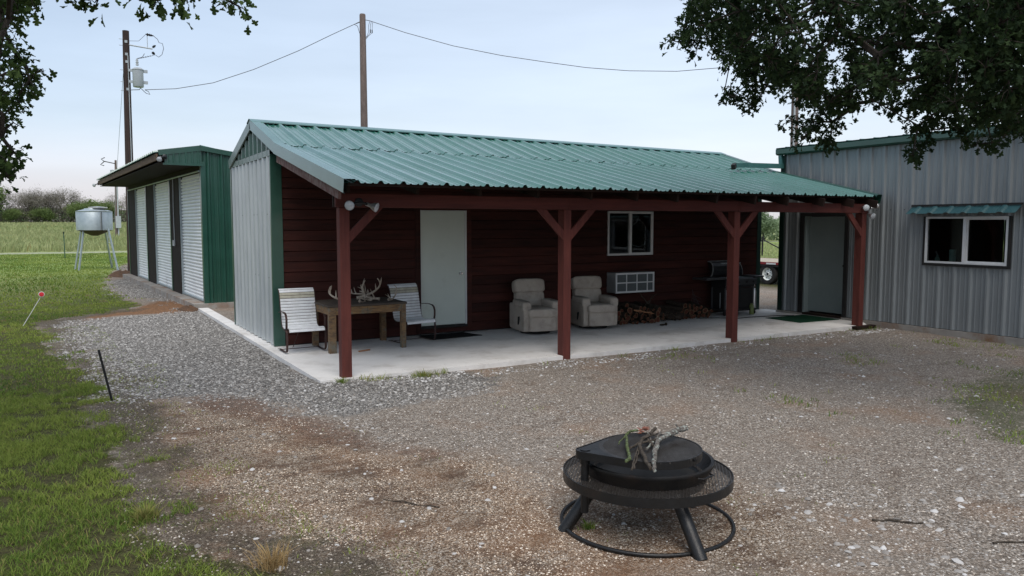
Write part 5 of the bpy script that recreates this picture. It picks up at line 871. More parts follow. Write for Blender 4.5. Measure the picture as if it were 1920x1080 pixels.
# downspout from the gutter across to the porch roof
m = MB(); m.beam(V(RX-.06, RY+.02, 3.49), V(RX-.06, RY+.0, 3.26), .085, .065, up=(1, 0, 0)); m.beam(V(RX-.03, RY-.02, 3.235), V(9.62, 2.31, 3.205), .075, .10)
m.beam(V(9.63, 2.31, 3.205), V(9.02, 2.10, 3.165), .075, .095)
dsp = m.build('downspout', mt['trimlight'], rb)
MB().beam(V(9.03, 2.105, 3.166), V(8.93, 2.05, 3.12), .08, .10).build('spout_end', mt['blackm'], dsp)
# door with deep frame
D = MB().cbox((RX+.13, .80, .09), (RX+.17, 1.77, 2.12), .003).build('door', mt['doorgrey'], rb)
MB().lathe([(0, -.07), (.02, -.07), (.027, -.055), (.02, -.04), (.01, -.03), (.01, 0)], 12, Matrix.Translation(V(RX+.13, .87, 1.1)) @ Matrix.Rotation(PI/2, 4, 'Y')).build('door_knob', mt['blackm'], D, True)
MB().box((RX-.01, 1.77, .03), (RX+.18, 1.80, 2.13)).box((RX-.01, .79, .03), (RX+.18, .80, 2.13)).build('door_reveal', mt['doorgrey'], rb)
MB().box((RX-.045, 1.80, .02), (RX+.0, 1.90, 2.20)).box((RX-.045, .71, .02), (RX+.0, .79, 2.20)).box((RX-.045, .79, 2.13), (RX+.0, 1.80, 2.20)).build('door_trim', mt['blackm'], rb)
MB().box((RX-.06, .80, .02), (RX+.17, 1.77, .06)).build('door_sill', mt['rafter'], rb)
# window and awning
def sashY(m, y0, y1, z0, z1, x, w=.035, t=.04):
    m.box((x, y0, z0), (x+t, y1, z0+w)).box((x, y0, z1-w), (x+t, y1, z1)).box((x, y0, z0+w), (x+t, y0+w, z1-w)).box((x, y1-w, z0+w), (x+t, y1, z1-w)); return m
wn = sashY(MB(), -2.39, -.93, 1.25, 2.095, RX-.045, .035, .08).build('window', mt['frame'], rb)
MB().box((RX-.042, -1.675, 1.285), (RX+.0, -1.62, 2.06)).build('mullion', mt['frame'], wn)
sashY(MB(), -2.355, -1.675, 1.285, 2.06, RX-.015, .022, .03).build('sash', mt['frame'], wn)
MB().box((RX+.004, -2.33, 1.31), (RX+.008, -1.70, 2.04)).build('pane', mt['glass'], wn)
MB().box((RX-.012, -1.62, 1.285), (RX-.008, -.965, 2.06)).build('pane', mt['glass'], wn)
MB().box((RX-.05, -2.43, 1.20), (RX-.0, -.89, 1.249)).box((RX-.05, -.929, 1.25), (RX-.0, -.89, 2.1)).box((RX-.05, -2.43, 1.25), (RX, -2.391, 2.1)).build('window_trim', mt['blackm'], wn)
MB().box((RX+.035, -2.3, 1.18), (RX+.3, -1.0, 1.235)).build('window_sill', mt['interior'], wn)
# awning: one strip of roof sheet bent over the window
aw = []
sheets('awning', mt['awning'], rb, lambda s: (RX-.015, -.64-s, 2.285), lambda s: (RX-.22, -.64-s, 2.15), V(-.55, 0, .84).normalized(), 1.95, .305, ribprof(.305, .022, .05, .03, False), 7)
MB().box((RX-.05, -2.6, 2.285), (RX-.03, -.64, 2.32)).build('awning_flashing', mt['blackm'], rb)
m = MB()
for k in range(22):
    yy = RY-.28-k*.2905*.5
    if yy < -4: break
    m.lathe([(0, .006), (.007, .005), (.009, 0)], 6, Matrix.Translation(V(RX-.002, yy-.02, 2.235)) @ Matrix.Rotation(-PI/2, 4, 'Y'))
tag(m.build('wall_screws', mt['blackm'], rb), kind='stuff')
# things on the sill inside
tag(MB().lathe([(0, 1.236), (.055, 1.236), (.056, 1.5), (.018, 1.5), (.018, 1.49)], 20, Matrix.Translation(V(RX+.12, -1.36, 0))).build('paper_roll', mt['paper'], None, True), 'pale green paper towel roll standing inside the right building window', 'paper towels')
bo = thing('spray_bottle', 'pale plastic pump bottle lying low inside window left corner', 'bottle', (RX+.12, -1.08, 1.236))
MB().lathe([(0, 0), (.045, 0), (.045, .09), (.02, .13), (.02, .16), (0, .16)], 14, Matrix.Translation(V(RX+.12, -1.08, 1.236))).build('bottle_body', mt['paper'], bo, True)
MB().beam(V(RX+.12, -1.08, 1.39), V(RX+.10, -1.06, 1.46), .03, .02).build('pump', mt['xf'], bo)
# ------------------------------------------------------------------ things on the porch
def XY(o, rz, loc):
    M = Matrix.Rotation(rz, 4, 'Z'); M.translation = Vector(loc); return M
def wob(p, q, n, a, r0, r1=None, seed=None):
    """wobbly branch from p to q"""
    p = Vector(p); q = Vector(q); r1 = r0 if r1 is None else r1; pts = []; rs = []
    for i in range(n+1):
        t = i/n; k = math.sin(PI*t)
        pts.append(p.lerp(q, t)+V(random.uniform(-a, a), random.uniform(-a, a), random.uniform(-a, a)*.6)*(.3+k)); rs.append((r0+(r1-r0)*t)*random.uniform(.85, 1.15))
    return pts, rs
def chair():
    t = thing('slatted_chair', 'x', 'chair', local=True)
    # side profile of the slatted shell (y, z): front roll, seat, back
    P = [(-.285, .335), (-.275, .375), (-.235, .39), (-.16, .382), (-.08, .37), (0., .36), (.08, .362), (.135, .39), (.165, .45), (.185, .53), (.205, .62), (.225, .71), (.245, .80), (.27, .88), (.305, .935), (.345, .95)]
    P = [V(0, y, z) for y, z in P]
    cum = [0]
    for i in range(1, len(P)): cum.append(cum[-1]+(P[i]-P[i-1]).length)
    Lt = cum[-1]
    def at(s):
        s = max(0, min(Lt, s))
        for i in range(1, len(P)):
            if s <= cum[i]+1e-9: return P[i-1].lerp(P[i], (s-cum[i-1])/(cum[i]-cum[i-1])), (P[i]-P[i-1]).normalized()
        return P[-1], (P[-1]-P[-2]).normalized()
    n = 23; step = Lt/n
    for k in range(n):
        a = at(k*step+.003)[0]; b = at((k+1)*step-.004)[0]
        d = (b-a); nn = V(0, -d.z, d.y).normalized(); nn = nn if nn.dot(V(0, -1, 1)) > 0 else -nn
        m = MB(); c = (a+b)/2+nn*.004
        vs = []
        for x in (-.27, .27): vs += [V(x, 0, 0)+a, V(x, 0, 0)+a+nn*.005, V(x, 0, 0)+c+nn*.004, V(x, 0, 0)+b+nn*.005, V(x, 0, 0)+b]
        m.add(vs, [(i, i+5, i+6, i+1) for i in range(4)]+[(4, 9, 5, 0), (0, 1, 2, 3, 4), (9, 8, 7, 6, 5)])
        m.build('slat', mt['slatold'] if k in (20, 19) else mt['slat'], t)
    for sx in (-.272, .272):
        m = MB()
        for i in range(len(P)-1): m.beam(V(sx, 0, 0)+P[i]-V(0, 0, .006), V(sx, 0, 0)+P[i+1]-V(0, 0, .006), .02, .008, up=(0, -1, 1))
        m.build('seat_frame', mt['ironbrown'], t)
    for sx in (-.295, .295):
        m = MB()
        rail = [(.27, .02), (.20, .028), (.05, .022), (-.10, .022), (-.19, .03), (-.225, .06), (-.235, .12), (-.235, .25), (-.225, .33), (-.20, .36)]
        arm = [(.20, .60), (.10, .62), (-.05, .625), (-.15, .615), (-.20, .585), (-.225, .53), (-.225, .45), (-.21, .39), (-.17, .362), (-.10, .35)]
        for A in (rail, arm):
            for i in range(len(A)-1): m.beam(V(sx, *A[i]), V(sx, *A[i+1]), .032, .008, up=(0, -(A[i+1][1]-A[i][1]), (A[i+1][0]-A[i][0])))
        m.build('arm_and_runner', mt['ironbrown'], t)
    m = MB(); m.tube([V(-.295, .12, .03), V(.295, .12, .03)], .006, 6); m.tube([V(-.295, -.1, .345), V(.295, -.1, .345)], .007, 6)
    m.tube([V(-.1, .20, .035), V(-.05, -.02, .34)], .005, 6); m.build('cross_rod', mt['ironbrown'], t)
    return t
ch = chair(); ch.location = (.145, 2.40, .0); ch['group'] = 'slatted porch chairs'
ch['label'] = 'white slatted spring chair in the corner left of the wooden table'
copy_tree(ch, (1.99, 2.42, 0), math.radians(9), 'white slatted spring chair between the antler table and the pale door')
# table
tb = thing('wooden_table', 'rough weathered wooden table holding deer antlers beside the first post', 'table', (1.04, 2.39, 0))
tx0, tx1, ty0, ty1, tz = .42, 1.665, 1.90, 2.86, .735
yy = ty0-.01
for w in (.19, .2, .185, .2, .205):
    MB().cbox((tx0-.015, yy+.002, tz-.032), (tx1+.015, min(yy+w, ty1+.012), tz-random.uniform(0, .003)), .004).build('top_plank', mt['tabletop'], tb); yy += w
for x0, y0, wx in ((tx0, ty0, .11), (tx1-.075, ty0, .075), (tx0, ty1-.09, .09), (tx1-.09, ty1-.09, .09)):
    MB().cbox((x0, y0, .0), (x0+wx, y0+.09, tz-.033), .006).build('leg', mt['tablewood'], tb)
MB().cbox((tx0+.112, ty0+.005, tz-.15), (1.03, ty0+.035, tz-.034), .004).build('apron', mt['tablewoodx'], tb)
MB().cbox((1.034, ty0+.005, tz-.15), (tx1-.077, ty0+.035, tz-.034), .004).build('apron', mt['tablewoodx'], tb)
MB().cbox((tx0+.112, ty1-.035, tz-.15), (tx1-.092, ty1-.005, tz-.034), .004).build('apron', mt['tablewoodx'], tb)
for x in (tx0+.005, tx1-.035): MB().cbox((x, ty0+.092, tz-.15), (x+.03, ty1-.092, tz-.034), .004).build('apron', mt['tablewoodx'], tb)
# antlers
def antler(loc, rz, sc, tilt, label, tines=4):
    M = Matrix.Translation(Vector(loc)) @ Matrix.Rotation(rz, 4, 'Z') @ Matrix.Rotation(tilt, 4, 'X') @ Matrix.Scale(sc, 4)
    m = MB(); beam = []; n = 12
    for i in range(n+1):
        t = i/n; a = t*2.1
        beam.append(V(.30*math.sin(a)*1.0-.02, .06*math.sin(t*5), .015+.34*(1-math.cos(a))*.55))
    m.tube([M @ p for p in beam], [.020*(1-.75*i/n)*sc+.002 for i in range(n+1)], 7)
    m.tube([M @ V(-.035, 0, .01), M @ V(-.015, 0, .014)], [.027*sc, .024*sc], 8)
    for k in range(tines):
        i = 1+int(k*(n-2)/tines+random.random()*1.5); b = beam[i]; h = random.uniform(.09, .22)*(1-.12*k)
        jx, jy = random.uniform(-.5, .5), random.uniform(-.45, .6); m.tube([M @ b, M @ (b+V(jx*h*.5, jy*h*.35, h*.5)), M @ (b+V(jx*h*.7, jy*h, h*.92))], [.012*sc, .009*sc, .002], 6)
    m.build('antler', mt['antler'], None, True, org=loc)
    o = bpy.context.scene.collection.objects[-1]; 
    return tag(o, label, 'antler', 'deer antlers on the porch table')
zt = tz+.02
for a in (((.75, 2.05, zt+.0), 2.9, .95, .35, 'pale antler at the left end of the pile by the post'), ((1.0, 2.12, zt), .5, .85, -1.2, 'short branched antler lying flat near the table front'),
          ((1.05, 2.35, zt+.02), -.2, 1.15, .15, 'tall dark antler curving up above all the others'), ((1.2, 2.2, zt+.01), 1.2, .9, -.9, 'antler with long tines in the middle of the pile'),
          ((1.32, 2.25, zt), 2.2, 1.0, -.15, 'pale antler with upright tines right of the middle'), ((1.47, 2.1, zt), .4, .8, -.6, 'antler with a rising tip at the right table edge'),
          ((1.3, 2.5, zt), 3.6, .9, .9, 'brown antler lying behind the upright tines')):
    antler(*a)
tag(MB().beam(V(.86, 1.85, .012), V(1.06, 1.93, .012), .03, .018).build('wood_scrap', mt['orangewood']), 'small orange wood scrap lying on the slab beneath the table', 'wood scrap')
def slabmat(P, h, m, lab):
    mb = MB(); mb.add([(x, y, h) for x, y in P]+[(x, y, .001) for x, y in P], [(0, 1, 2, 3), (7, 6, 5, 4)]+[(i, i+4, (i+1) % 4+4, (i+1) % 4) for i in range(4)])
    return tag(mb.build('door_mat', m), lab, 'mat')
slabmat([(2.36, 2.40), (3.34, 2.48), (3.2, 3.0), (2.33, 2.96)], .012, mt['matblack'], 'black rubber mat before the pale door')
slabmat([(9.62, .84), (10.76, .80), (10.80, 1.74), (9.66, 1.75)], .010, mt['matgreen'], 'dark green turf mat before the grey steel door')
tag(MB().tube([V(8.36, 2.42, .008), V(8.8, 2.25, .008), V(9.05, 1.98, .008), V(9.5, 2.0, .008), V(10.2, 1.9, .008), V(10.5, 1.72, .012)], .009, 6).build('hose', mt['blackm'], None, True), 'thin black hose lying on the slab from grill to green mat', 'hose')
# recliners (built facing -Y)
def recliner():
    t = thing('recliner', 'x', 'armchair', local=True); F = mt['fabric']
    MB().lathe([(0, .005), (.27, .005), (.27, .03), (.12, .04), (.12, .09), (0, .09)], 28).build('swivel_base', mt['blackm'], t, True)
    # side shells with rolled arm tops
    for sx in (-1, 1):
        m = MB(); m.pillow((sx*.27, .03, .29), (.16, .80, .47), .16, nu=28, nv=16)
        m.build('side_panel', F, t, True)
        m = MB(); m.pillow((sx*.28, -.05, .545), (.17, .60, .115), .4, nu=28, nv=12); m.pillow((sx*.28, -.335, .50), (.165, .05, .16), .5)
        m.build('arm_pad', F, t, True)
    # seat front: lower panel and upper roll
    m = MB(); m.pillow((0, -.37, .235), (.50, .12, .33), .18, nu=28, nv=14); m.build('footrest', F, t, True)
    m = MB(); m.pillow((0, -.13, .41), (.40, .62, .15), .3, nu=28, nv=14); m.pillow((0, -.385, .40), (.55, .17, .15), .36, nu=28, nv=14); m.build('seat_cushion', F, t, True)
    R = Matrix.Translation(V(0, .20, .40)) @ Matrix.Rotation(math.radians(-14), 4, 'X')
    m = MB(); m.pillow((0, .06, .15), (.56, .20, .38), .28, R, 28, 16); m.build('back_cushion', F, t, True)
    m = MB(); m.pillow((0, .05, .44), (.60, .24, .27), .42, R, 28, 16, .34); m.build('head_cushion', F, t, True)
    m = MB(); m.pillow((0, .16, .25), (.50, .10, .58), .3, R, 24, 14); m.build('back_shell', F, t, True)
    # piping lines
    m = MB(); m.tube([V(-.255, -.435, .08), V(-.26, -.44, .38)], .006, 6); m.tube([V(.255, -.435, .08), V(.26, -.44, .38)], .006, 6); m.tube([V(-.27, -.462, .335), V(.27, -.462, .335)], .005, 6); m.tube([V(-.19, -.40, .49), V(-.19, .12, .50)], .005, 6); m.tube([V(.19, -.40, .49), V(.19, .12, .50)], .005, 6); m.build('piping', F, t, True)
    m = MB(); m.beam(V(-.355, -.10, .17), V(-.375, -.17, .32), .02, .035, up=(1, 0, 0), c=.006); m.build('lever', mt['blackm'], t)
    return t
rc = recliner(); rc.location = (4.36, 2.36, 0); rc.rotation_euler = (0, 0, math.radians(-11)); rc['group'] = 'recliners on the porch'
rc['label'] = 'taupe recliner left of the second post with stained headrest'
copy_tree(rc, (5.70, 2.42, 0), math.radians(-13), 'taupe recliner right of the second post beside the firewood')
# air conditioner through the wall
ac = thing('air_conditioner', 'grey box window air conditioner sticking out of red wall under window', 'air conditioner', (6.98, 2.9, .585))
MB().cbox((6.49, 2.76, .585), (7.475, WY+.03, .985), .006).build('casing', mt['acbody'], ac)
m = MB(); X0, X1, Z0, Z1 = 6.49, 7.475, .583, .987
m.box((X0, 2.735, Z0), (X1, 2.758, Z0+.035)).box((X0, 2.735, Z1-.035), (X1, 2.758, Z1)).box((X0, 2.735, Z0+.035), (X0+.03, 2.758, Z1-.035)).box((X1-.03, 2.735, Z0+.035), (X1, 2.758, Z1-.035))
m.box((X0+.03, 2.737, .775), (X1-.03, 2.757, .797))
for xx in (6.755, 7.02, 7.29): m.box((xx, 2.736, Z0+.035), (xx+.016, 2.7575, .775)).box((xx, 2.736, .797), (xx+.016, 2.7575, Z1-.035))
m.build('front_frame', mt['frame'], ac)
MB().box((X0+.02, 2.752, Z0+.02), (X1-.02, 2.759, Z1-.02)).build('grille', mt['acgrille'], ac)
# firewood
def log(p, d, L_, r, label):
    p = Vector(p); d = Vector(d).normalized(); q = p+d*L_; x = d.orthogonal().normalized(); y = d.cross(x)
    n = 10; vs = []; ph = random.random()*6; wv = [1+.12*math.sin(2*PI*k/n*2+ph)+random.uniform(-.06, .06) for k in range(n)]
    mid = (p+q)/2+V(random.uniform(-.02, .02), 0, random.uniform(-.01, .01))
    t = thing('firewood_log', label, 'log', p, group='firewood logs stacked along the red wall')
    m = MB()
    for c in (p, mid, q):
        for k in range(n): a = 2*PI*k/n; vs.append(c+(x*math.cos(a)+y*math.sin(a))*r*wv[k])
    m.add(vs, [(j*n+k, j*n+(k+1) % n, (j+1)*n+(k+1) % n, (j+1)*n+k) for j in range(2) for k in range(n)]+[tuple(2*n+k for k in range(n))])
    m.build('bark', mt['bark'], t)
    # sawn face
    m = MB(); f = p-d*.002
    o1 = [f+(x*math.cos(2*PI*k/n)+y*math.sin(2*PI*k/n))*r*wv[k] for k in range(n)]; i1 = [f-d*.001+(x*math.cos(2*PI*k/n)+y*math.sin(2*PI*k/n))*r*wv[k]*.80 for k in range(n)]
    m.add(o1+i1, [(k, n+k, n+(k+1) % n, (k+1) % n) for k in range(n)]); m.build('sapwood_ring', mt['ring'], t)
    m = MB(); m.add(i1, [tuple(reversed(range(n)))]); m.build('heartwood', mt['cut'], t)
    return t
WB_ = 'sawn log with round orange end in the left half of firewood pile'
def pile(x0, x1, hmax, n, lab, yr=(2.32, 2.42), dirf=lambda: V(random.uniform(-.45, .45), 1, random.uniform(-.05, .2)), rr=(.028, .062), seed=1):
    random.seed(seed); placed = []; tries = 0
    while len(placed) < n and tries < 4000:
        tries += 1; r = random.uniform(*rr)**1.0; x = random.uniform(x0, x1); z = r
        # drop
        for _ in range(40):
            hit = [q for q in placed if (q[0]-x)**2+(q[1]-z)**2 < (q[2]+r)**2*.93]
            if not hit: break
            z += .012
        if z > hmax(x): continue
        placed.append((x, z, r)); log((x, random.uniform(*yr)+z*.25, z), dirf(), random.uniform(.38, .55), r, lab)
pile(6.30, 7.35, lambda x: .36-.16*abs(x-6.55), 44, WB_, (2.22, 2.42), rr=(.022, .06), seed=3)
pile(8.0, 8.8, lambda x: .30-.22*abs(x-8.2), 24, 'grey sawn log in the right end of pile near the grill', (2.38, 2.48), rr=(.03, .06), seed=5)
random.seed(8)
for i in range(52):
    x = random.uniform(6.95, 8.25); h = .04+(.30-.28*abs(x-7.45))*random.random()
    p = V(x, 2.32+h*.6+random.uniform(-.03, .1), max(.03, h*.55)); L_ = random.uniform(.45, .7)
    log(p, V(-.55+random.uniform(-.2, .2), .75, .10+random.uniform(0, .25)), L_, random.uniform(.018, .036), 'thin dark branch log lying slanted in the middle of the pile')
for i, (a, b) in enumerate((((7.2, 2.6, .35), (7.05, 2.7, .58)), ((7.3, 2.7, .35), (7.6, 2.8, .52)), ((7.1, 2.6, .3), (7.45, 2.75, .5)))):
    p, r = wob(a, b, 5, .02, .012, .004); tag(MB().tube(p, r, 5).build('twig', mt['stickdark']), ['leftmost crooked twig rising from the firewood pile', 'right hand crooked twig rising from the firewood pile', 'middle crooked twig rising from the firewood pile'][i], 'twig', 'twigs on the firewood pile')
p, r = wob((6.52, 2.2, .30), (6.95, 2.12, .215), 6, .012, .016, .008); tag(MB().tube(p, r, 6).build('branch', mt['orangewood']), 'pale orange peeled branch lying across the log ends', 'branch')
tag(MB().pillow((6.98, 1.90, .02), (.12, .07, .04), .8).pillow((7.05, 1.88, .03), (.05, .05, .06), .8).build('bark_scrap', mt['bark'], None, True), 'dark scrap of bark on the slab in front of the logs', 'bark scrap')
m = MB()
xs = np.random.uniform(4.2, 9.6, 70); ys = np.random.uniform(.4, 2.1, 70)
for x, y in zip(xs, ys):
    a = random.random()*6; s = random.uniform(.004, .016); m.add([(x+s*math.cos(a), y+s*math.sin(a), .002), (x-s*math.sin(a)*.5, y+s*math.cos(a)*.5, .006), (x-s*math.cos(a), y-s*math.sin(a), .002)], [(0, 1, 2)])
tag(m.build('litter', mt['blackm']), kind='stuff')
# barbecue
gr = thing('gas_grill', 'black gas barbecue grill with open lid behind the third post', 'grill', (9.6, 2.65, 0))
MB().cbox((9.18, 2.42, .60), (10.05, 2.86, .80), .015).build('firebox', mt['black'], gr)
# lid, swung open: curved shell
m = MB(); R = Matrix.Translation(V(9.615, 2.84, .82)) @ Matrix.Rotation(math.radians(-28), 4, 'X')
pr_ = []
for i in range(9):
    a = PI*i/8*.62; pr_.append((.02-.30*math.sin(a)*.75, .34*(1-math.cos(a))*.75))
pr_ = [(0, 0), (-.05, .02), (-.10, .09), (-.12, .18), (-.10, .26), (-.05, .31), (.0, .33)]
vs = []
for x in (-1, 1): vs += [R @ V(x*(.46-.22*z), y, z*1.1) for y, z in pr_]
n = len(pr_); m.add(vs, [(k, k+n, k+n+1, k+1) for k in range(n-1)]+[tuple(range(n))[::-1], tuple(range(n, 2*n))]); ld = m.build('lid', mt['black'], gr)
m = MB()
for x in (-.43, .43):
    for k in range(n-1): m.beam(R @ V(math.copysign(.465-.22*pr_[k][1], x), pr_[k][0], pr_[k][1]*1.1), R @ V(math.copysign(.465-.22*pr_[k+1][1], x), pr_[k+1][0], pr_[k+1][1]*1.1), .02, .012, up=(1, 0, 0))
m.beam(R @ V(-.39, 0, .368), R @ V(.39, 0, .368), .02, .02); m.build('lid_edge', mt['acbody'], ld)
m = MB(); m.tube([R @ V(-.3, -.24, .2), R @ V(.3, -.24, .2)], .012, 8); m.build('lid_handle', mt['zinc'], ld, True)
MB().cbox((8.63, 2.42, .78), (9.17, 2.86, .825), .008).build('side_shelf', mt['grillgrey'], gr)
MB().cbox((10.06, 2.42, .80), (10.34, 2.86, .835), .008).build('side_shelf', mt['grillgrey'], gr)
cp = MB().cbox((9.16, 2.375, .66), (10.08, 2.418, .79), .008).build('control_panel', mt['grillgrey'], gr)
for x in (9.3, 9.52, 9.74, 9.95): MB().lathe([(.0, .0), (.022, 0), (.024, .02), (.0, .024)], 12, Matrix.Translation(V(x, 2.374, .72)) @ Matrix.Rotation(PI/2, 4, 'X')).build('knob', mt['blackm'], cp)
for x in (9.18, 10.02):
    for y in (2.44, 2.82): MB().cbox((x, y, .05), (x+.035, y+.035, .60), .004).build('leg', mt['grillgrey'], gr)
MB().cbox((9.14, 2.40, .09), (10.10, 2.88, .13), .006).build('bottom_shelf', mt['blackm'], gr)
MB().box((9.22, 2.83, .14), (10.01, 2.84, .6)).build('back_panel', mt['blackm'], gr)
MB().box((9.222, 2.46, .135), (9.234, 2.82, .6)).build('side_panel', mt['blackm'], gr)
MB().cbox((9.56, 2.44, .135), (10.015, 2.452, .59), .003).build('cabinet_door', mt['blackm'], gr)
m = MB()
for k in range(18): m.box((9.22+k*.046, 2.44, .801), (9.228+k*.046, 2.83, .809))
tag(m.build('cooking_grate', mt['zinc'], gr), kind='stuff')
for x in (9.16, 10.03):
    MB().lathe([(.0, -.018), (.045, -.018), (.05, -.01), (.05, .01), (.045, .018), (0, .018)], 16, Matrix.Translation(V(x+.02, 2.44, .05)) @ Matrix.Rotation(PI/2, 4, 'Y')).build('wheel', mt['blackm'], gr, True)
def bottle(name, x, y, z0, r, h, m_, lab, cat, neck=.03):
    return tag(MB().lathe([(0, z0), (r*.9, z0), (r, z0+.02), (r, z0+h*.80), (r*.75, z0+h*.9), (neck, z0+h*.93), (neck, z0+h), (0, z0+h)], 20, Matrix.Translation(V(x, y, 0))).build(name, m_, None, True), lab, cat)
bottle('propane_bottle', 9.33, 2.62, .131, .11, .44, mt['xf'], 'pale propane bottle inside the lower shelf of the grill', 'gas bottle')
bottle('fuel_bottle', 9.95, 2.40, .0, .05, .24, mt['yellowgreen'], 'small lime labelled bottle on the slab by grill right leg', 'bottle')
cy = thing('steel_canister', 'tall shiny steel canister with curved neck right of the grill', 'canister', (10.17, 2.5, 0))
MB().lathe([(0, 0), (.05, 0), (.052, .02), (.045, .48), (.03, .56), (0, .56)], 18, Matrix.Translation(V(10.12, 2.5, 0))).build('canister_body', mt['alu'], cy, True)
MB().tube([V(10.12, 2.5, .55), V(10.11, 2.49, .63), V(10.07, 2.48, .66), V(10.02, 2.47, .64), V(10.0, 2.46, .6)], .02, 8).build('neck', mt['chrome'], cy, True)
rk = MB()
for k in range(7): rk.tube([V(8.70+k*.035, 2.95-.02*k, .02), V(8.78+k*.03, 3.0, .55-.05*k)], .004, 5)
for k in range(5): rk.tube([V(8.70, 2.93, .1+k*.09), V(8.95, 2.9, .06+k*.07)], .003, 5)
tag(rk.build('wire_rack', mt['grillgrey']), 'folded wire rack leaning on red wall left of the grill', 'rack')
# floodlights
def flood(loc, base_n, heads, label):
    t = thing('floodlight', label, 'lamp', loc, group=None); n = Vector(base_n)
    M = n.to_track_quat('Z', 'Y').to_matrix().to_4x4(); M.translation = Vector(loc)
    MB().lathe([(0, 0), (.055, 0), (.055, .018), (.04, .03), (0, .03)], 16, M).build('mount', mt['black'], t, True)
    for d, off in heads:
        d = Vector(d).normalized(); a = Vector(loc)+n*.03; b = a+Vector(off); m = MB(); m.tube([a, a.lerp(b, .5)+n*.02, b], .014, 8); m.build('arm', mt['black'], t, True)
        Q = d.to_track_quat('Z', 'Y').to_matrix().to_4x4(); Q.translation = b
        MB().lathe([(0, -.03), (.022, -.03), (.024, .03), (.03, .04), (.052, .085), (.060, .115), (.062, .12)], 22, Q).build('lamp_body', mt['alu'], t, True)
        MB().lathe([(.058, .117), (.05, .124), (.025, .131), (0, .133)], 22, Q).build('lens', mt['lens'], t, True)
    return t
flood((.24, -.036, 2.235), (0, -1, 0), [((-.45, -1, -.15), (-.13, -.035, -.03)), ((.75, -.75, -.35), (.11, -.02, -.03))], 'twin floodlight on the beam over the nearest post')
flood((10.30, -.036, 2.27), (0, -1, 0), [((-.6, -1, -.1), (-.12, -.02, .01)), ((.9, -.3, .3), (.10, -.03, -.0))], 'twin floodlight at the far right end of the beam')
flood((10.385, .03, 2.20), (1, 0, 0), [((-.2, -1, -.35), (-.02, -.08, -.05))], 'single floodlight on last post below the twin floodlight')
p = GM @ V(-.80, -.08, 3.50); flood(p, -gd, [((-.35, -1, -.45), (-.10, -.06, -.03))], 'floodlight at near corner of the garage eave')
p = GM @ V(-.98, 13.2, 3.45); flood(p, gn, [((-.5, -.9, -.3), (-.06, -.02, -.03))], 'floodlight at the far corner of the garage eave')
# ------------------------------------------------------------------ poles and wires
lp = thing('utility_pole', 'dark utility pole with grey transformer behind the green garage', 'utility pole', (-.42, 26.34, -.05))
MB().tube([V(-.45, 26.34, -.05), V(-.42, 26.34, 4), V(-.355, 26.33, 9.8)], [.19, .16, .125], 14).build('pole', mt['poledark'], lp, True)
MB().tube([V(-.37, 26.15, 2), V(-.335, 26.19, 5), V(-.32, 26.195, 8.8)], .018, 6).build('ground_conduit', mt['xf'], lp, True)
tr = MB().lathe([(0, 7.55), (.19, 7.55), (.205, 7.58), (.205, 8.22), (.22, 8.23), (.22, 8.26), (.15, 8.32), (0, 8.34)], 24, Matrix.Translation(V(.02, 26.12, 0))).build('transformer', mt['xf'], lp, True)
MB().lathe([(.0, 8.4), (.05, 8.4), (.06, 8.44), (.04, 8.48), (.06, 8.52), (.04, 8.56), (.05, 8.6), (.03, 8.68), (0, 8.68)], 12, Matrix.Translation(V(.0, 26.05, 0))).build('bushing', mt['xf'], tr, True)
m = MB()
for z in (7.75, 8.2): m.box((-.33, 26.09, z-.05), (.0, 26.15, z+.05)).box((.20, 26.08, z-.06), (.38, 26.14, z+.06))
m.build('bracket', mt['xf'], tr)
m = MB(); m.tube([V(-.34, 26.3, 9.25), V(.6, 26.15, 9.15)], .028, 8); m.tube([V(.42, 26.18, 9.15), V(.42, 26.18, 9.68)], .014, 6); m.build('crossarm', mt['xf'], lp, True)
for (a, b) in (((.36, 26.17, 9.72), (.66, 26.15, 9.68)), ((.60, 26.15, 9.2), (.72, 26.1, 9.30)), ((.58, 26.15, 9.02), (.68, 26.1, 8.92))):
    a = V(*a); b = V(*b); m = MB(); d = (b-a)
    m.tube([a+d*t for t in (0, .12, .18, .3, .36, .5, .56, .7, .76, 1)], [.02, .02, .055, .055, .03, .06, .03, .055, .03, .02], 10); m.build('insulator', mt['blackm'], lp, True)
m = MB(); m.tube([V(.66, 26.15, 9.68), V(.8, 26.1, 9.55), V(.85, 26.1, 9.42), V(.98, 26.1, 9.40), V(1.02, 26.1, 9.2), V(.95, 26.1, 8.95), V(.82, 26.1, 8.83), V(.7, 26.1, 8.9)], .011, 5)
m.tube([V(-.3, 26.3, 9.4), V(.1, 26.2, 9.42), V(.36, 26.18, 9.7)], .008, 5)
hel = [V(.66, 26.1, 8.9).lerp(V(.03, 26.05, 8.68), t/60)+V(math.cos(t*.75), math.sin(t*.75), 0)*.055*math.sin(PI*t/60)**.4 for t in range(61)]
m.tube(hel, .008, 4); m.tube([V(0, 26.05, 8.68), V(.2, 26, 8.75), V(.28, 26, 8.9)], .012, 5)
m.tube([V(-.3, 26.2, 7.42), V(.05, 26.2, 7.46), V(.1, 26.1, 7.52)], .014, 5); m.tube([V(.09, 26.1, 7.52), V(.3, 26.2, 7.34), V(.45, 26.2, 7.30), V(.4, 26.25, 7.42), V(.272, 26.283, 7.487)], .012, 5)
m.build('jumper_wires', mt['wire'], lp, True)
m = MB()
for z in (9.45, 9.2, 8.22, 7.75, 7.4): m.tube([V(-.62, 26.3, z), V(-.35, 26.3, z)], .012, 5)
for z in (9.35, 8.85, 8.2+.35, 7.45): m.box((-.42, 26.19, z-.05), (-.32, 26.2, z+.05))
m.build('pole_bolts', mt['xf'], lp)
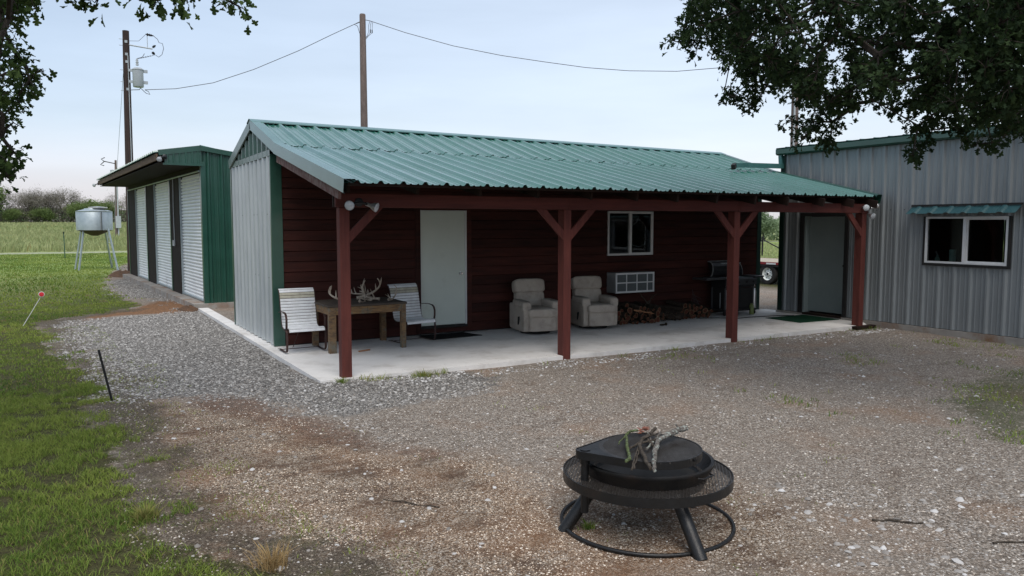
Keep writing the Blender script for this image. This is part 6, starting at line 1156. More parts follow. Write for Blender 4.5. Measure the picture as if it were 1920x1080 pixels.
tag(MB().tube([V(-.50, 26.4, 8.1), V(-.75, 29, 4), V(-.95, 31, -.05)], .008, 4).build('guy_wire', mt['xf']), 'thin guy wire slanting from the transformer pole to the ground', 'wire')
mp_ = thing('utility_pole', 'plain weathered brown utility pole rising behind the middle of the green roof', 'utility pole', (8.33, 22.47, -.05))
MB().tube([V(8.33, 22.47, -.05), V(8.33, 22.47, 6), V(8.332, 22.474, 10.70), V(8.332, 22.474, 10.735)], [.17, .15, .125, .11], 16).build('pole', mt['pole'], mp_, True)
m = MB(); m.tube([V(8.08, 22.56, 10.335), V(8.25, 22.5, 10.42)], .02, 6); m.tube([V(8.0, 22.58, 10.30), V(8.12, 22.5, 10.22), V(8.18, 22.45, 9.95), V(8.24, 22.4, 9.75)], .012, 5)
m.tube([V(8.617, 22.37, 10.471), V(8.44, 22.43, 10.50)], .014, 6)
for k in (0, 1, 2): m.tube([V(8.62+.06*k, 22.37, 10.46-.01*k), V(8.56+.08*k, 22.38, 10.3), V(8.55+.08*k, 22.38, 10.0), V(8.5+.03*k, 22.42, 9.85), V(8.38, 22.44, 9.72-.05*k)], .009, 5)
m.build('drop_wires', mt['wire'], mp_, True)
m = MB()
for k in (1, 2): m.tube([V(8.55+.08*k, 22.38, 10.12), V(8.55+.08*k, 22.38, 9.98)], .022, 8)
m.build('wire_splice', mt['blackm'], mp_, True)
rp_ = thing('utility_pole', 'pale utility pole behind the oak branches and right building corner', 'utility pole', (21.42, 11.04, -.05))
MB().tube([V(21.42, 11.04, -.05), V(21.42, 11.04, 4), V(21.41, 11.06, 8.6)], [.17, .15, .12], 14).build('pole', mt['pole'], rp_, True)
MB().tube([V(21.28, 10.95, 0), V(21.28, 10.95, 7.0), V(21.28, 10.97, 7.15), V(21.36, 10.95, 7.1)], .035, 8).build('riser_conduit', mt['xf'], rp_, True)
tag(MB().tube([V(*a) for a in WIRE_A], .013, 5).build('power_line', mt['wire'], None, True), 'sagging wire from the transformer pole to the middle pole', 'wire')
tag(MB().tube([V(*a) for a in WIRE_B], .013, 5).build('power_line', mt['wire'], None, True), 'sagging wire from the middle pole into the right oak', 'wire')
zf = float(gz(3.25, 100.2))
fp = thing('utility_pole', 'thin distant pale utility pole with meter box left of the garage', 'utility pole', (3.25, 100.2, zf))
MB().tube([V(3.25, 100.2, zf), V(3.5, 100.2, 9.94)], [.17, .12], 8).build('pole', mt['pole'], fp, True)
MB().tube([V(3.5, 100.0, zf), V(3.55, 100.0, 8.2)], .09, 6).build('riser_conduit', mt['xf'], fp, True)
MB().box((3.2, 99.7, 1.5), (3.8, 99.95, 3.0)).build('meter_box', mt['xf'], fp)
MB().lathe([(0, 8.2), (.27, 8.2), (.27, 9.0), (0, 9.05)], 12, Matrix.Translation(V(3.1, 100, -.3))).build('transformer', mt['xf'], fp, True)
m = MB(); m.tube([V(3.45, 100.1, 9.5), V(2.2, 100.1, 9.75), V(1.9, 100, 10.0), V(2.3, 100, 10.2)], .06, 5); m.tube([V(2.2, 100, 9.7), V(1.8, 100, 9.3), V(2.2, 100, 9.2)], .06, 5); m.build('cutout_arm', mt['wire'], fp)
# ------------------------------------------------------------------ feed bin on legs
fb = thing('feed_bin', 'round galvanized feed bin on four splayed legs in the field', 'feed bin', (-1.62, 29.7, -.05))
T = Matrix.Translation(V(-1.65, 29.75, 0))
MB().lathe([(.71, 1.70), (.725, 1.70), (.725, 2.50), (.71, 2.52)], 40, T).build('tank', mt['zinc'], fb, True)
MB().lathe([(.735, 2.505), (.745, 2.53), (.40, 2.62), (.38, 2.66), (0, 2.68)], 40, T).build('tank_roof', mt['zinc'], fb, True)
MB().lathe([(.36, 2.645), (.38, 2.65), (.38, 2.70), (0, 2.73)], 20, Matrix.Translation(V(-1.5, 29.65, .02))).build('lid', mt['alu'], fb, True)
MB().lathe([(.71, 1.705), (.15, 1.46), (.10, 1.45), (0, 1.45)], 32, T).build('hopper', mt['ironbrown'], fb, True)
MB().box((-1.40, 29.0, 1.70), (-1.385, 29.075, 2.5)).build('tank_seam', mt['blackm'], fb)
for (bx, by) in ((-2.475, 30.25), (-2.349, 29.25), (-.97, 31.0), (-.86, 28.7)):
    tx = -1.65+(bx+1.65)*.62; ty = 29.75+(by-29.75)*.62
    MB().beam(V(bx, by, -.06), V(tx, ty, 1.78), .06, .06).build('leg', mt['zinc'], fb)
MB().tube([V(-1.15, 29.3, 1.6), V(-1.18, 29.3, 1.15), V(-1.05, 29.3, 1.15)], .02, 6).build('outlet_lever', mt['zinc'], fb)
# posts and markers
tag(MB().beam(V(-2.776, 43.6, -.06), V(-2.79, 43.6, 1.50), .06, .05).box((-2.82, 43.57, 1.40), (-2.75, 43.63, 1.52)).build('fence_post', mt['green']), 'thin dark green steel post standing alone in the mown grass', 'post')
rd = tag(MB().tube([V(-2.594, .334, -.12), V(-2.72, .30, .545)], .013, 8).build('steel_rod', mt['black'], None, True), 'leaning black steel rod stuck in the gravel edge near the lawn', 'rod')
mk = thing('marker_flag', 'round red reflector on a leaning white wire in the lawn', 'marker', (-3.74, 8.59, -.06))
MB().tube([V(-3.742, 8.59, -.06), V(-3.42, 8.6, .50)], .006, 5).build('stem', mt['frame'], mk)
Mk = Matrix.Translation(V(-3.40, 8.58, .56)) @ Matrix.Rotation(PI/2, 4, 'X')
MB().lathe([(0, -.004), (.052, -.004), (.055, 0), (.052, .004), (0, .004)], 24, Mk).build('rim', mt['frame'], mk)
MB().lathe([(0, .005), (.045, .005), (.04, .010), (0, .012)], 24, Mk).build('reflector', mt['red'], mk)
# dirt heap by the near garage corner, and far one
def heap(cx, cy, rx, ry, h, lab):
    n = 22; vs = []; fs = []
    for i in range(n):
        for j in range(n):
            u = (i/(n-1)*2-1); v = (j/(n-1)*2-1); r = math.hypot(u, v)
            z = max(0, 1-r*r)**1.1*h*(.6+.8*float(vnoise(cx+u*3, cy+v*3, 2.3))); x = cx+u*rx; y = cy+v*ry
            vs.append((x, y, float(gz(x, y))-.01+z))
    for i in range(n-1):
        for j in range(n-1): fs.append((i*n+j, (i+1)*n+j, (i+1)*n+j+1, i*n+j+1))
    return tag(MB().add(vs, fs).build('dirt_heap', mt['dirtpile'], None, True), lab, 'dirt heap')
heap(-.48, 10.1, .26, .5, .10, 'small heap of dark soil at the near garage corner')
heap(-.9, 24.6, .6, 1.2, .2, 'red dirt heap beyond the far garage corner')
# ------------------------------------------------------------------ trailer, brace fence seen through the gap
tl = thing('flatbed_trailer', 'red railed flatbed trailer with white wheels seen between two buildings', 'trailer', (18.6, 8.5, -.06))
for i in range(8): MB().cbox((17.55+i*.27, 4.5, .66), (17.55+i*.27+.262, 11.5, .70), .004).build('deck_plank', mt['planks'], tl)
MB().box((17.50, 4.4, .615), (17.545, 11.6, .69)).box((19.75, 4.4, .54), (19.80, 11.6, .70)).build('side_rail', mt['trailerred'], tl)
MB().box((17.51, 4.4, .54), (17.54, 11.6, .612)).build('lower_rail', mt['blackm'], tl)
MB().box((17.49, 8.35, .62), (17.499, 8.75, .67)).build('side_marker', mt['frame'], tl)
MB().box((17.9, 4.5, .42), (18.0, 11.5, .655)).box((19.3, 4.5, .42), (19.4, 11.5, .655)).build('chassis', mt['blackm'], tl)
def wheel(x, y):
    Mw = Matrix.Translation(V(x, y, .29)) @ Matrix.Rotation(-PI/2, 4, 'Y')
    w = MB().lathe([(.20, -.10), (.33, -.10), (.355, -.07), (.36, 0), (.355, .07), (.33, .10), (.215, .10), (.20, .08)], 36, Mw, True).build('tyre', mt['rubber'], tl, True)
    MB().lathe([(.21, .10), (.20, .085), (.185, .03), (.16, .02), (.12, .045), (.07, .05), (.06, .08), (0, .085)], 36, Mw).build('rim', mt['white'], w, True)
    m = MB()
    for k in range(6):
        a = k*PI/3; c = Mw @ V(.095*math.cos(a), .095*math.sin(a), .05); m.lathe([(.0, .02), (.013, .018), (.013, 0)], 6, Matrix.Translation(c) @ Matrix.Rotation(-PI/2, 4, 'Y'))
    for k in range(8):
        a = k*PI/4+.2; c = Mw @ V(.15*math.cos(a), .15*math.sin(a), .0345); m.lathe([(.0, .002), (.02, .001)], 8, Matrix.Translation(c) @ Matrix.Rotation(-PI/2, 4, 'Y'))
    m.lathe([(.0, .1), (.04, .098), (.045, .085)], 12, Mw); tag(m.build('wheel_nuts', mt['blackm'], w), kind='stuff')
for y in (8.72, 7.86):
    wheel(17.62, y)
    MB().lathe([(.15, -.1), (.33, -.10), (.36, 0), (.33, .10), (.15, .10)], 24, Matrix.Translation(V(19.6, y, .29)) @ Matrix.Rotation(PI/2, 4, 'Y'), True).build('tyre', mt['rubber'], tl, True)
MB().cbox((18.4, 8.0, .705), (18.7, 8.35, 1.02), .01).build('wooden_crate', mt['greyboard'], None)
tag(bpy.data.objects['wooden_crate'], 'grey wooden crate standing on the trailer deck', 'crate')
pts = []
for k in range(60):
    a = k*.62; pts.append(V(18.05+.16*math.cos(a)+.03*math.sin(k), 8.05+.2*math.sin(a), .72+.0025*k+.02*math.sin(k*1.7)))
tag(MB().tube(pts, .013, 5).build('rope_coil', mt['strap'], None, True), 'cream rope coiled loosely on the trailer deck', 'rope')
hf = thing('brace_fence', 'dark pipe fence corner with slanting brace in the field beyond trailer', 'fence', (34.85, 24.55, -.05))
MB().tube([V(34.9, 24.6, -.1), V(34.9, 24.6, 1.2)], .055, 8).build('corner_post', mt['blackm'], hf)
MB().tube([V(34.9, 24.55, 1.0), V(34.0, 22.0, .35), V(33.7, 21.2, .15)], .035, 6).build('brace', mt['blackm'], hf)
MB().tube([V(33.0, 18.8, -.1), V(33.0, 18.8, 1.2)], .055, 8).build('fence_post', mt['blackm'], hf)
# ------------------------------------------------------------------ fire pit
FC = V(.38, -5.50, 0); zg = float(gz(.38, -5.5))
ft = thing('fire_pit', 'black steel fire pit table with mesh shelf and swing grate', 'fire pit', (FC.x, FC.y, zg))
TF = Matrix.Translation(V(FC.x, FC.y, 0))
def ring(r, z, t, n=64): return MB().tube([V(FC.x+r*math.cos(2*PI*k/n), FC.y+r*math.sin(2*PI*k/n), z) for k in range(n)]+[V(FC.x+r, FC.y, z), V(FC.x+r*math.cos(2*PI/n), FC.y+r*math.sin(2*PI/n), z)], t, 10, False)
ring(.585, zg+.018, .0135).build('foot_ring', mt['pit'], ft, True)
R_, zt_ = .577, .272
MB().lathe([(R_-.006, zt_-.062), (R_, zt_-.062), (R_, zt_), (R_-.006, zt_)], 80, TF, True).build('table_rim', mt['pit'], ft, True)
ring(R_-.02, zt_-.014, .006).build('mesh_support', mt['pit'], ft, True)
# expanded mesh shelf: crossing strands
m = MB(); sp = .021; zz = zt_-.010
def strand(p, q, w=.0022):
    p = V(*p); q = V(*q); d = (q-p).normalized(); x = V(-d.y, d.x, 0)*w
    m.add([p-x, q-x, q+x, p+x, p-x+V(0, 0, .004), q-x+V(0, 0, .004), q+x+V(0, 0, .004), p+x+V(0, 0, .004)], [(3, 2, 1, 0), (4, 5, 6, 7), (0, 1, 5, 4), (2, 3, 7, 6)])
ang0 = math.radians(20)
for sgn in (-1, 1):
    a = ang0+sgn*math.radians(28); dv = V(math.cos(a), math.sin(a), 0); nv = V(-dv.y, dv.x, 0); k = -R_
    while k < R_:
        o = FC+nv*k
        h = math.sqrt(max(0, (R_-.006)**2-k*k)); ri = .36; 
        if h > .01:
            if abs(k) < ri:
                hi = math.sqrt(ri*ri-k*k); segs = ((-h, -hi), (hi, h))
            else: segs = ((-h, h),)
            for s0_, s1_ in segs: strand((o+dv*s0_+V(0, 0, zz))[:], (o+dv*s1_+V(0, 0, zz))[:])
        k += sp
tag(m.build('mesh_shelf', mt['bars'], ft), kind='stuff')
# bowl
MB().lathe([(0, .14), (.30, .15), (.385, .20), (.415, .27), (.425, .30), (.445, .335), (.452, .350), (.450, .362), (.440, .368), (.428, .364), (.425, .350), (.40, .30), (.36, .22), (.28, .175), (0, .165)], 72, TF).build('bowl', mt['pit'], ft, True)
MB().lathe([(0, .168), (.30, .19), (.36, .235), (0, .25)], 24, TF).build('ash', mt['blackm'], ft, True)
Mh = Matrix.Translation(FC) @ Matrix.Rotation(math.radians(-75), 4, 'Z')
MB().tube([Mh @ V(.445, -.07, .33), Mh @ V(.475, -.06, .33), Mh @ V(.478, .06, .33), Mh @ V(.445, .07, .33)], .006, 6).build('handle', mt['pit'], ft, True)
# swing grate: round bar grate with a plate tapering to the pivot
GC = V(.312, -5.605, .0); gr_, gz0, gz1 = .345, .418, .471
pv = V(-.10, -5.44, 0)
dpv = (pv-GC); dist = dpv.length; ap = math.atan2(dpv.y, dpv.x); al = math.acos((gr_-.06)/dist)
hull = []
for k in range(49):
    a = ap+al+(2*PI-2*al)*k/48; hull.append(GC+V(math.cos(a), math.sin(a), 0)*gr_)
for k in range(9):
    a = ap-al+2*al*k/8; hull.append(pv+V(math.cos(a), math.sin(a), 0)*.062)
n = len(hull)
vo = [p+V(0, 0, gz0) for p in hull]+[p+V(0, 0, gz1) for p in hull]
cen = sum(hull, V(0, 0, 0))/n
hi_ = [p+(cen-p).normalized()*.007 for p in hull]; vo += [p+V(0, 0, gz1) for p in hi_]+[p+V(0, 0, gz0) for p in hi_]
fs = []
for k in range(n):
    j = (k+1) % n; fs += [(k, j, n+j, n+k), (n+k, n+j, 2*n+j, 2*n+k), (2*n+k, 2*n+j, 3*n+j, 3*n+k), (3*n+k, 3*n+j, j, k)]
MB().add(vo, fs).build('grate_rim', mt['pit'], ft)
# plate between circle and pivot
inner = []; ri = gr_-.035; a0_, a1_ = ap+al*.86, ap-al*.86
for k in range(13):
    a = a0_+(a1_-a0_)*k/12; inner.append(GC+V(math.cos(a), math.sin(a), 0)*ri)
pl = [hull[0]+(cen-hull[0]).normalized()*.008]+inner+[hull[48]+(cen-hull[48]).normalized()*.008]+[p+(cen-p).normalized()*.008 for p in hull[49:58]]
npl = len(pl); zt2 = gz1-.004
MB().add([p+V(0, 0, zt2) for p in pl]+[p+V(0, 0, zt2-.005) for p in pl], [tuple(range(npl)), tuple(range(npl, 2*npl))[::-1]]).build('pivot_plate', mt['pit'], ft)
bd = V(math.cos(math.radians(-5)), math.sin(math.radians(-5)), 0); bn = V(-bd.y, bd.x, 0)
k = -gr_+.012; cnt = 0
while k < gr_-.01:
    h = math.sqrt(gr_**2-k*k)-.004; o = GC+bn*k
    a = o-bd*h; b = o+bd*h
    # bars stop at the plate
    side = (-dpv.normalized())
    MB().beam(a+V(0, 0, gz1-.008), b+V(0, 0, gz1-.008), .0065, .010).build('grate_bar', mt['bars'], ft); k += .0195; cnt += 1
MB().beam(GC+bn*(-gr_+.01)+bd*.12+V(0, 0, gz1-.02), GC+bn*(gr_-.01)+bd*.12+V(0, 0, gz1-.02), .02, .012).build('grate_crossbar', mt['pit'], ft)
MB().tube([V(pv.x, pv.y, .045), V(pv.x, pv.y, gz0)], .027, 16).build('pivot_pipe', mt['pit'], ft, True)
MB().tube([V(pv.x, pv.y, gz0-.04), V(pv.x, pv.y, gz1+.002)], .034, 16).build('pivot_sleeve', mt['pit'], ft, True)
for deg, rb_ in ((163, .60), (-99, .655), (32, .60)):
    a = math.radians(deg); d = V(math.cos(a), math.sin(a), 0); 
    MB().tube([FC+d*.35+V(0, 0, .23), FC+d*rb_+V(0, 0, zg-.01)], .043, 20).build('leg', mt['pit'], ft, True)
    MB().beam(FC+d*.36+V(0, 0, .205), FC+d*.56+V(0, 0, .205), .03, .02).build('brace', mt['pit'], ft)
# sticks piled on the grate
zs = gz1+.012
def stick(pts, r, m_, lab, side=()):
    m = MB(); P = [V(*p) for p in pts]
    # densify with knots
    Q = []; R2 = []
    for i in range(len(P)-1):
        for k in range(4):
            t = k/4; q = P[i].lerp(P[i+1], t); Q.append(q+V(random.uniform(-1, 1), random.uniform(-1, 1), random.uniform(-.5, 1))*.0035); rr = (r[0]+(r[1]-r[0])*((i+t)/(len(P)-1)))*random.uniform(.82, 1.2); R2.append(rr)
    Q.append(P[-1]); R2.append(r[1])
    m.tube(Q, R2, 8)
    for a, b, r_ in side: 
        p_, q_ = wob(a, b, 4, .005, r_, r_*.5); m.tube(p_, q_, 6)
    return tag(m.build('stick', m_, None, True), lab, 'stick')
def gp_(dx, dy, dz=0): return (GC.x+dx, GC.y+dy, zs+dz)
stick([(-.016, -6.037, 0.479), (.07, -5.93, 0.482), (.213, -5.777, 0.501), (.343, -5.652, 0.519), (.458, -5.604, 0.524), (.586, -5.558, 0.529), (.698, -5.541, 0.534)], (.0125, .020), mt['stick'], 'thick pale lichen covered stick, lightest of the pile on the fire pit', side=((V(.62, -5.55, 0.529), V(.66, -5.47, 0.549), .010),))
stick([(.001, -5.986, 0.476), (.048, -5.885, 0.482), (.123, -5.76, 0.494), (.194, -5.64, 0.504), (.294, -5.547, 0.509), (.417, -5.48, 0.514), (.545, -5.39, 0.514)], (.011, .012), mt['stickdark'], 'grey brown bent stick with orange broken end in the fire pit pile', side=((V(.3, -5.55, 0.514), V(.43, -5.56, 0.539), .007),))
stick([(-.055, -5.815, 0.482), (-.015, -5.799, 0.488), (.062, -5.689, 0.494), (.173, -5.535, 0.504), (.265, -5.413, 0.514), (.345, -5.358, 0.514), (.411, -5.354, 0.509)], (.010, .008), mt['stickgreen'], 'green mossy forked stick at the left of the fire pit pile', side=((V(.26, -5.42, 0.514), V(.10, -5.54, 0.499), .007),))
stick([(-.105, -5.937, 0.474), (.043, -5.782, 0.484), (.176, -5.648, 0.496)], (.0065, .005), mt['stickdark'], 'straight thin stick poking toward the viewer between green and bent sticks')
stick([(-.08, -5.925, 0.474), (.074, -5.766, 0.484), (.208, -5.63, 0.496)], (.005, .005), mt['stickdark'], 'thinner straight twig lying against the straight stick')
stick([(.124, -5.618, 0.484), (.252, -5.562, 0.491), (.40, -5.60, 0.504), (.47, -5.58, 0.514)], (.008, .009), mt['stickdark'], 'dark crosswise stick low in the middle of the fire pit pile')
stick([(.436, -5.368, 0.494), (.402, -5.512, 0.524), (.368, -5.609, 0.534)], (.006, .005), mt['stickdark'], 'short dark twig on top of the fire pit pile')
stick([(.227, -5.677, 0.484), (.344, -5.595, 0.494), (.53, -5.464, 0.504)], (.008, .008), mt['stick'], 'short lichen stick beneath the fire pit pile', side=((V(.34, -5.6, 0.494), V(.40, -5.48, 0.524), .006),))
stick([(.30, -5.66, 0.489), (.36, -5.52, 0.504), (.50, -5.42, 0.509)], (.009, .007), mt['stickdark'], 'knotty brown stick behind the lichen stick')
m = MB()
for k in range(9):
    a = random.random()*6; c = V(.47+random.uniform(-.05, .05), -5.35+random.uniform(-.03, .03), .495+random.uniform(0, .03)); u = V(math.cos(a), math.sin(a), .3)*.028; w_ = V(-math.sin(a), math.cos(a), .2)*.018
    m.add([c-u, c+w_, c+u, c-w_], [(0, 1, 2, 3)])
tag(m.build('dead_leaves', mat('russet_dead_leaf', (.22, .07, .04), (.12, .05, .03), 30, .8)), kind='stuff')
# sticks on the ground
for (a, b, r, lab) in (((1.75, -6.28, 0), (2.02, -6.48, 0), .009, 'dark stick on the gravel right of the fire pit'), ((-.75, -4.55, 0), (-1.05, -4.2, 0), .0055, 'dark curved twig on the tan gravel left of fire pit'), ((2.1, -6.9, 0), (2.4, -7.05, 0), .008, 'thin brown twig at the lower right edge of the gravel')):
    a = V(a[0], a[1], float(gz(a[0], a[1]))+r); b = V(b[0], b[1], float(gz(b[0], b[1]))+r); p, q = wob(a, b, 6, .012, r, r*.6)
    m = MB(); m.tube(p, q, 7); c = a.lerp(b, .6); m.tube([c, c+V(.02, -.06, .01)], [r*.7, r*.4], 6); tag(m.build('stick', mt['stickdark'], None, True), lab, 'stick')
# ------------------------------------------------------------------ trees
LEAF = [(0, 0), (.07, .16), (.09, .28), (.20, .36), (.17, .46), (.13, .50), (.34, .58), (.40, .70), (.30, .78), (.14, .78), (.20, .90), (.13, .99), (0, 1.0)]
LEAF = LEAF+[(-x, y) for x, y in reversed(LEAF[1:-1])]
LV = np.array([(0, .5)]+LEAF); LVf = np.stack([LV[:, 0], LV[:, 1], np.abs(LV[:, 0])*.35-.25*(LV[:, 1]-.3)**2], 1)
nL_ = len(LEAF); LF = np.array([[0, 1+k, 1+(k+1) % nL_] for k in range(nL_)])
def leaves(name, pos, out_, size, m, parent, young=.05, seed=0):
    rs = np.random.RandomState(seed); n = len(pos)
    ax = out_*.9+rs.normal(0, .55, (n, 3))+np.array([0, 0, -.25]); ax /= np.linalg.norm(ax, axis=1)[:, None]
    up = rs.normal(0, .5, (n, 3))+np.array([0, 0, 1.]); sd_ = np.cross(ax, up); sd_ /= np.linalg.norm(sd_, axis=1)[:, None]+1e-9; nn = np.cross(sd_, ax)
    s = size*(.6+.6*rs.rand(n))
    v = pos[:, None, :]+(LVf[None, :, 0, None]*sd_[:, None]+LVf[None, :, 1, None]*ax[:, None]+LVf[None, :, 2, None]*nn[:, None])*s[:, None, None]
    v = v.reshape(-1, 3); k = LVf.shape[0]; f = (LF[None]+(np.arange(n)*k)[:, None, None]).reshape(-1, 3)
    c = np.clip(rs.rand(n)*.8+(rs.rand(n) < young)*1.2, 0, 2.2); c = np.repeat(np.stack([c, c*0, c*0], 1), k, 0)
    return npmesh(name, v, f, m, parent, cols={'col': c})
def oak(root, clusters, trunk, top, label, lm, per, size, rmax, seed):
    t = thing('oak_tree', label, 'tree', tuple(trunk)); rs = np.random.RandomState(seed)
    C = np.array([c[:3] for c in clusters]); Rr = np.array([c[3] for c in clusters])
    nodes = [np.array(trunk, float), np.array(trunk)*.5+np.array(top)*.5+np.array([.1, .05, 0]), np.array(top, float)]; par = [-1, 0, 1]
    # a few guide limbs towards the far clusters
    order = np.argsort(np.linalg.norm(C-np.array(top), axis=1)); idx = {}
    for i in order:
        P = np.array(nodes[1:]); d = np.linalg.norm(P-C[i], axis=1); dt = np.linalg.norm(P-np.array(top), axis=1)
        j = int(np.argmin(d+.25*dt))+1
        # long links get bent middle points
        p0 = nodes[j]; L_ = np.linalg.norm(C[i]-p0); k = max(1, int(L_/.45)); pj = j
        for q in range(1, k):
            tq = q/k; nodes.append(p0+(C[i]-p0)*tq+rs.normal(0, .045, 3)*math.sin(PI*tq)+np.array([0, 0, .12*L_*math.sin(PI*tq)*.5])); par.append(pj); pj = len(nodes)-1
        nodes.append(C[i]-np.array([0, 0, 0.0])); par.append(pj)
    cnt = np.ones(len(nodes))
    for i in range(len(nodes)-1, 0, -1): cnt[par[i]] += cnt[i]
    rad = .005+rmax*(cnt/cnt[0])**.8; rad[0] *= 1.25
    tk = MB(); bm_ = MB()
    for i in range(1, len(nodes)):
        (tk if i <= 2 else bm_).tube([nodes[par[i]], nodes[i]], [min(rad[par[i]], rad[i]*1.6), rad[i]], 10 if rad[i] > .04 else 5, False)
    tw = MB()
    pos = []; od = []
    for c, r in zip(C, Rr):
        nt_ = max(3, int(6*r/.2)); n = int(per*max(r, .08)/.2*1.0)
        for _ in range(nt_):
            d = rs.normal(0, 1, 3); d /= np.linalg.norm(d); e = c+d*r*.95
            tw.tube([c, c+d*r*.5+rs.normal(0, .02, 3), e], [.006, .004, .002], 3, False)
            q = max(2, n//nt_); tt = rs.rand(q)**.6
            pos.append(c+d*r*tt[:, None]+rs.normal(0, .035, (q, 3))); od.append(np.repeat(d[None], q, 0))
    tk.build('trunk', mt['bark2'], t, True); bm_.build('limbs', mt['bark2'], t, True)
    tag(tw.build('twigs', mt['bark2'], t), kind='stuff')
    tag(leaves('crown', np.concatenate(pos), np.concatenate(od), size, lm, t, seed=seed), kind='stuff')
    return t
mt['bark2'] = mat('oak_bark', (.075, .062, .052), (.035, .03, .026), 9, .9, 0, 1, 25, stretch=(3, 3, .8), spec=.15)
oak(None, OAK_R, (8.6, -7.2, -.08), (8.3, -6.2, 5.6), 'large dark oak overhanging the right building from the upper right', mt['oak'], 92, .078, .21, 3)
oak(None, OAK_L, (-6.8, -5.0, -.08), (-6.2, -4.8, 5.4), 'oak with fresh leaves reaching in along the left and top left', mt['oakL'], 40, .08, .17, 4)
# distant trees
def bgtree(name, kind, h, seed):
    rs = np.random.RandomState(seed); t = thing(name, 'x', 'tree', local=True); m = MB(); tips = []
    def grow(p, d, L_, r, lv):
        q = p+d*L_; mid = p+d*L_*.5+rs.normal(0, L_*.05, 3)
        m.tube([p, mid, q], [r, r*.85, r*.65], 4 if lv < 2 else 3, False)
        if lv >= 4: tips.append((q, d)); return
        for k in range(3 if lv < 3 else 2+int(rs.rand() < .5)):
            dd = d*.75+rs.normal(0, .52, 3)+np.array([0, 0, .18]); dd /= np.linalg.norm(dd); grow(q, dd, L_*rs.uniform(.62, .86), r*.6, lv+1)
        tips.append((q, d))
    ns = 3 if kind == 'bare' else 2
    for _ in range(ns):
        d = np.array([rs.normal(0, .3), rs.normal(0, .3), 1.]); d /= np.linalg.norm(d); grow(np.array([rs.normal(0, .3), rs.normal(0, .3), -.1]), d, h*.26, h*.016, 0)
    m.build('trunk', mt['bark3'], t)
    P = np.array([a for a, _ in tips]); hs = h
    n = {'bare': 5200, 'green': 7500, 'mid': 9000}[kind]; i = rs.randint(0, len(P), n)
    sp_ = {'bare': .05, 'green': .075, 'mid': .07}[kind]*h
    c = P[i]+rs.normal(0, sp_, (n, 3)); c[:, 2] = np.maximum(c[:, 2], .1)
    if kind == 'bare':
        d = rs.normal(0, .6, (n, 3))+np.array([0, 0, .5]); d /= np.linalg.norm(d, axis=1)[:, None]; s = rs.uniform(.3, .8, n)[:, None]; w = rs.normal(0, 1, (n, 3)); w = np.cross(w, d); w /= np.linalg.norm(w, axis=1)[:, None]
        v = np.stack([c-w*.02, c+w*.02, c+d*s], 1)
    else:
        s = rs.uniform(.10, .22, n)[:, None]*h/7; a = rs.normal(0, 1, (n, 3)); a /= np.linalg.norm(a, axis=1)[:, None]; b = np.cross(a, rs.normal(0, 1, (n, 3))); b /= np.linalg.norm(b, axis=1)[:, None]
        v = np.stack([c-a*s, c+b*s*.9, c+a*s], 1)
    cl = np.repeat(np.clip(fbm(c[:, 0]*1.0+50, c[:, 2]*1.0+50, .5)*1.6-.4+rs.rand(n)*.3, 0, 1), 3)
    tag(npmesh('crown', v.reshape(-1, 3), np.arange(n*3).reshape(-1, 3), mt[{'bare': 'treebrown', 'green': 'treegreen', 'mid': 'treemid'}[kind]], t, cols={'col': np.stack([cl, cl*0, cl*0], 1)}), kind='stuff')
    return t
mt['bark3'] = mat('grey_thicket_bark', (.10, .085, .075), (.07, .058, .05), 3, .9)
random.seed(3)
protos = {'bare': [bgtree('bare_tree', 'bare', 10.5, 1), bgtree('bare_tree', 'bare', 9, 2), bgtree('bare_tree', 'bare', 9.5, 7)], 'green': [bgtree('green_tree', 'green', 8, 3), bgtree('green_tree', 'green', 6.5, 4)]}
used = set()
plan = [  # x, y, kind, which, scale
 (-19, 231, 'green', 0, 1.25, 'bright green leafy tree at the far left edge behind the field'), (-15.5, 236, 'bare', 0, 1.0, 'bare grey tree just right of the bright green tree on the treeline'),
 (-11.5, 232, 'bare', 1, 1.05, 'bare spreading tree left of centre in the far left treeline'), (-8.0, 238, 'bare', 2, 1.05, 'tall bare tree in the middle of the far left treeline'),
 (-4.0, 233, 'bare', 0, .92, 'bare tree left of the feed bin on the treeline'), (-.5, 236, 'bare', 1, 1.1, 'bare spindly tree behind the left edge of the feed bin'),
 (2.0, 230, 'green', 1, .95, 'low green tree behind the feed bin'), (5.5, 238, 'green', 0, .85, 'round green tree just left of the distant thin pole'),
 (8.5, 233, 'green', 1, 1.0, 'low green tree by the foot of the distant thin pole'), (11.5, 236, 'bare', 2, .95, 'bare tree between the thin pole and the green garage'),
 (15.5, 232, 'bare', 0, .9, 'bare tree behind the edge of the green garage'), (-24, 235, 'bare', 1, 1.0, 'bare tree beyond the oak leaves at the far left'),
 (-6.5, 228, 'green', 1, .7, 'small green bush tree under the tall bare treeline tree'), (-13, 229, 'green', 1, .65, 'small green bush tree under the spreading bare tree'), (20, 235, 'green', 0, .8, 'green tree hidden mostly behind the garage')]
for x, y, k, w, s, lab in plan:
    key = (k, w); p = protos[k][w]; z = float(gz(x, y))
    if key not in used: used.add(key); o = p; o.location = (x, y, z); o.rotation_euler = (0, 0, random.random()*6); o['label'] = lab
    else: o = copy_tree(p, (x, y, z), random.random()*6, lab)
    o.scale = (s*1.3, s*1.3, s*1.18); o['group'] = 'trees along the far field edge'
mp0 = bgtree('bushy_tree', 'mid', 4.6, 9); fst = True
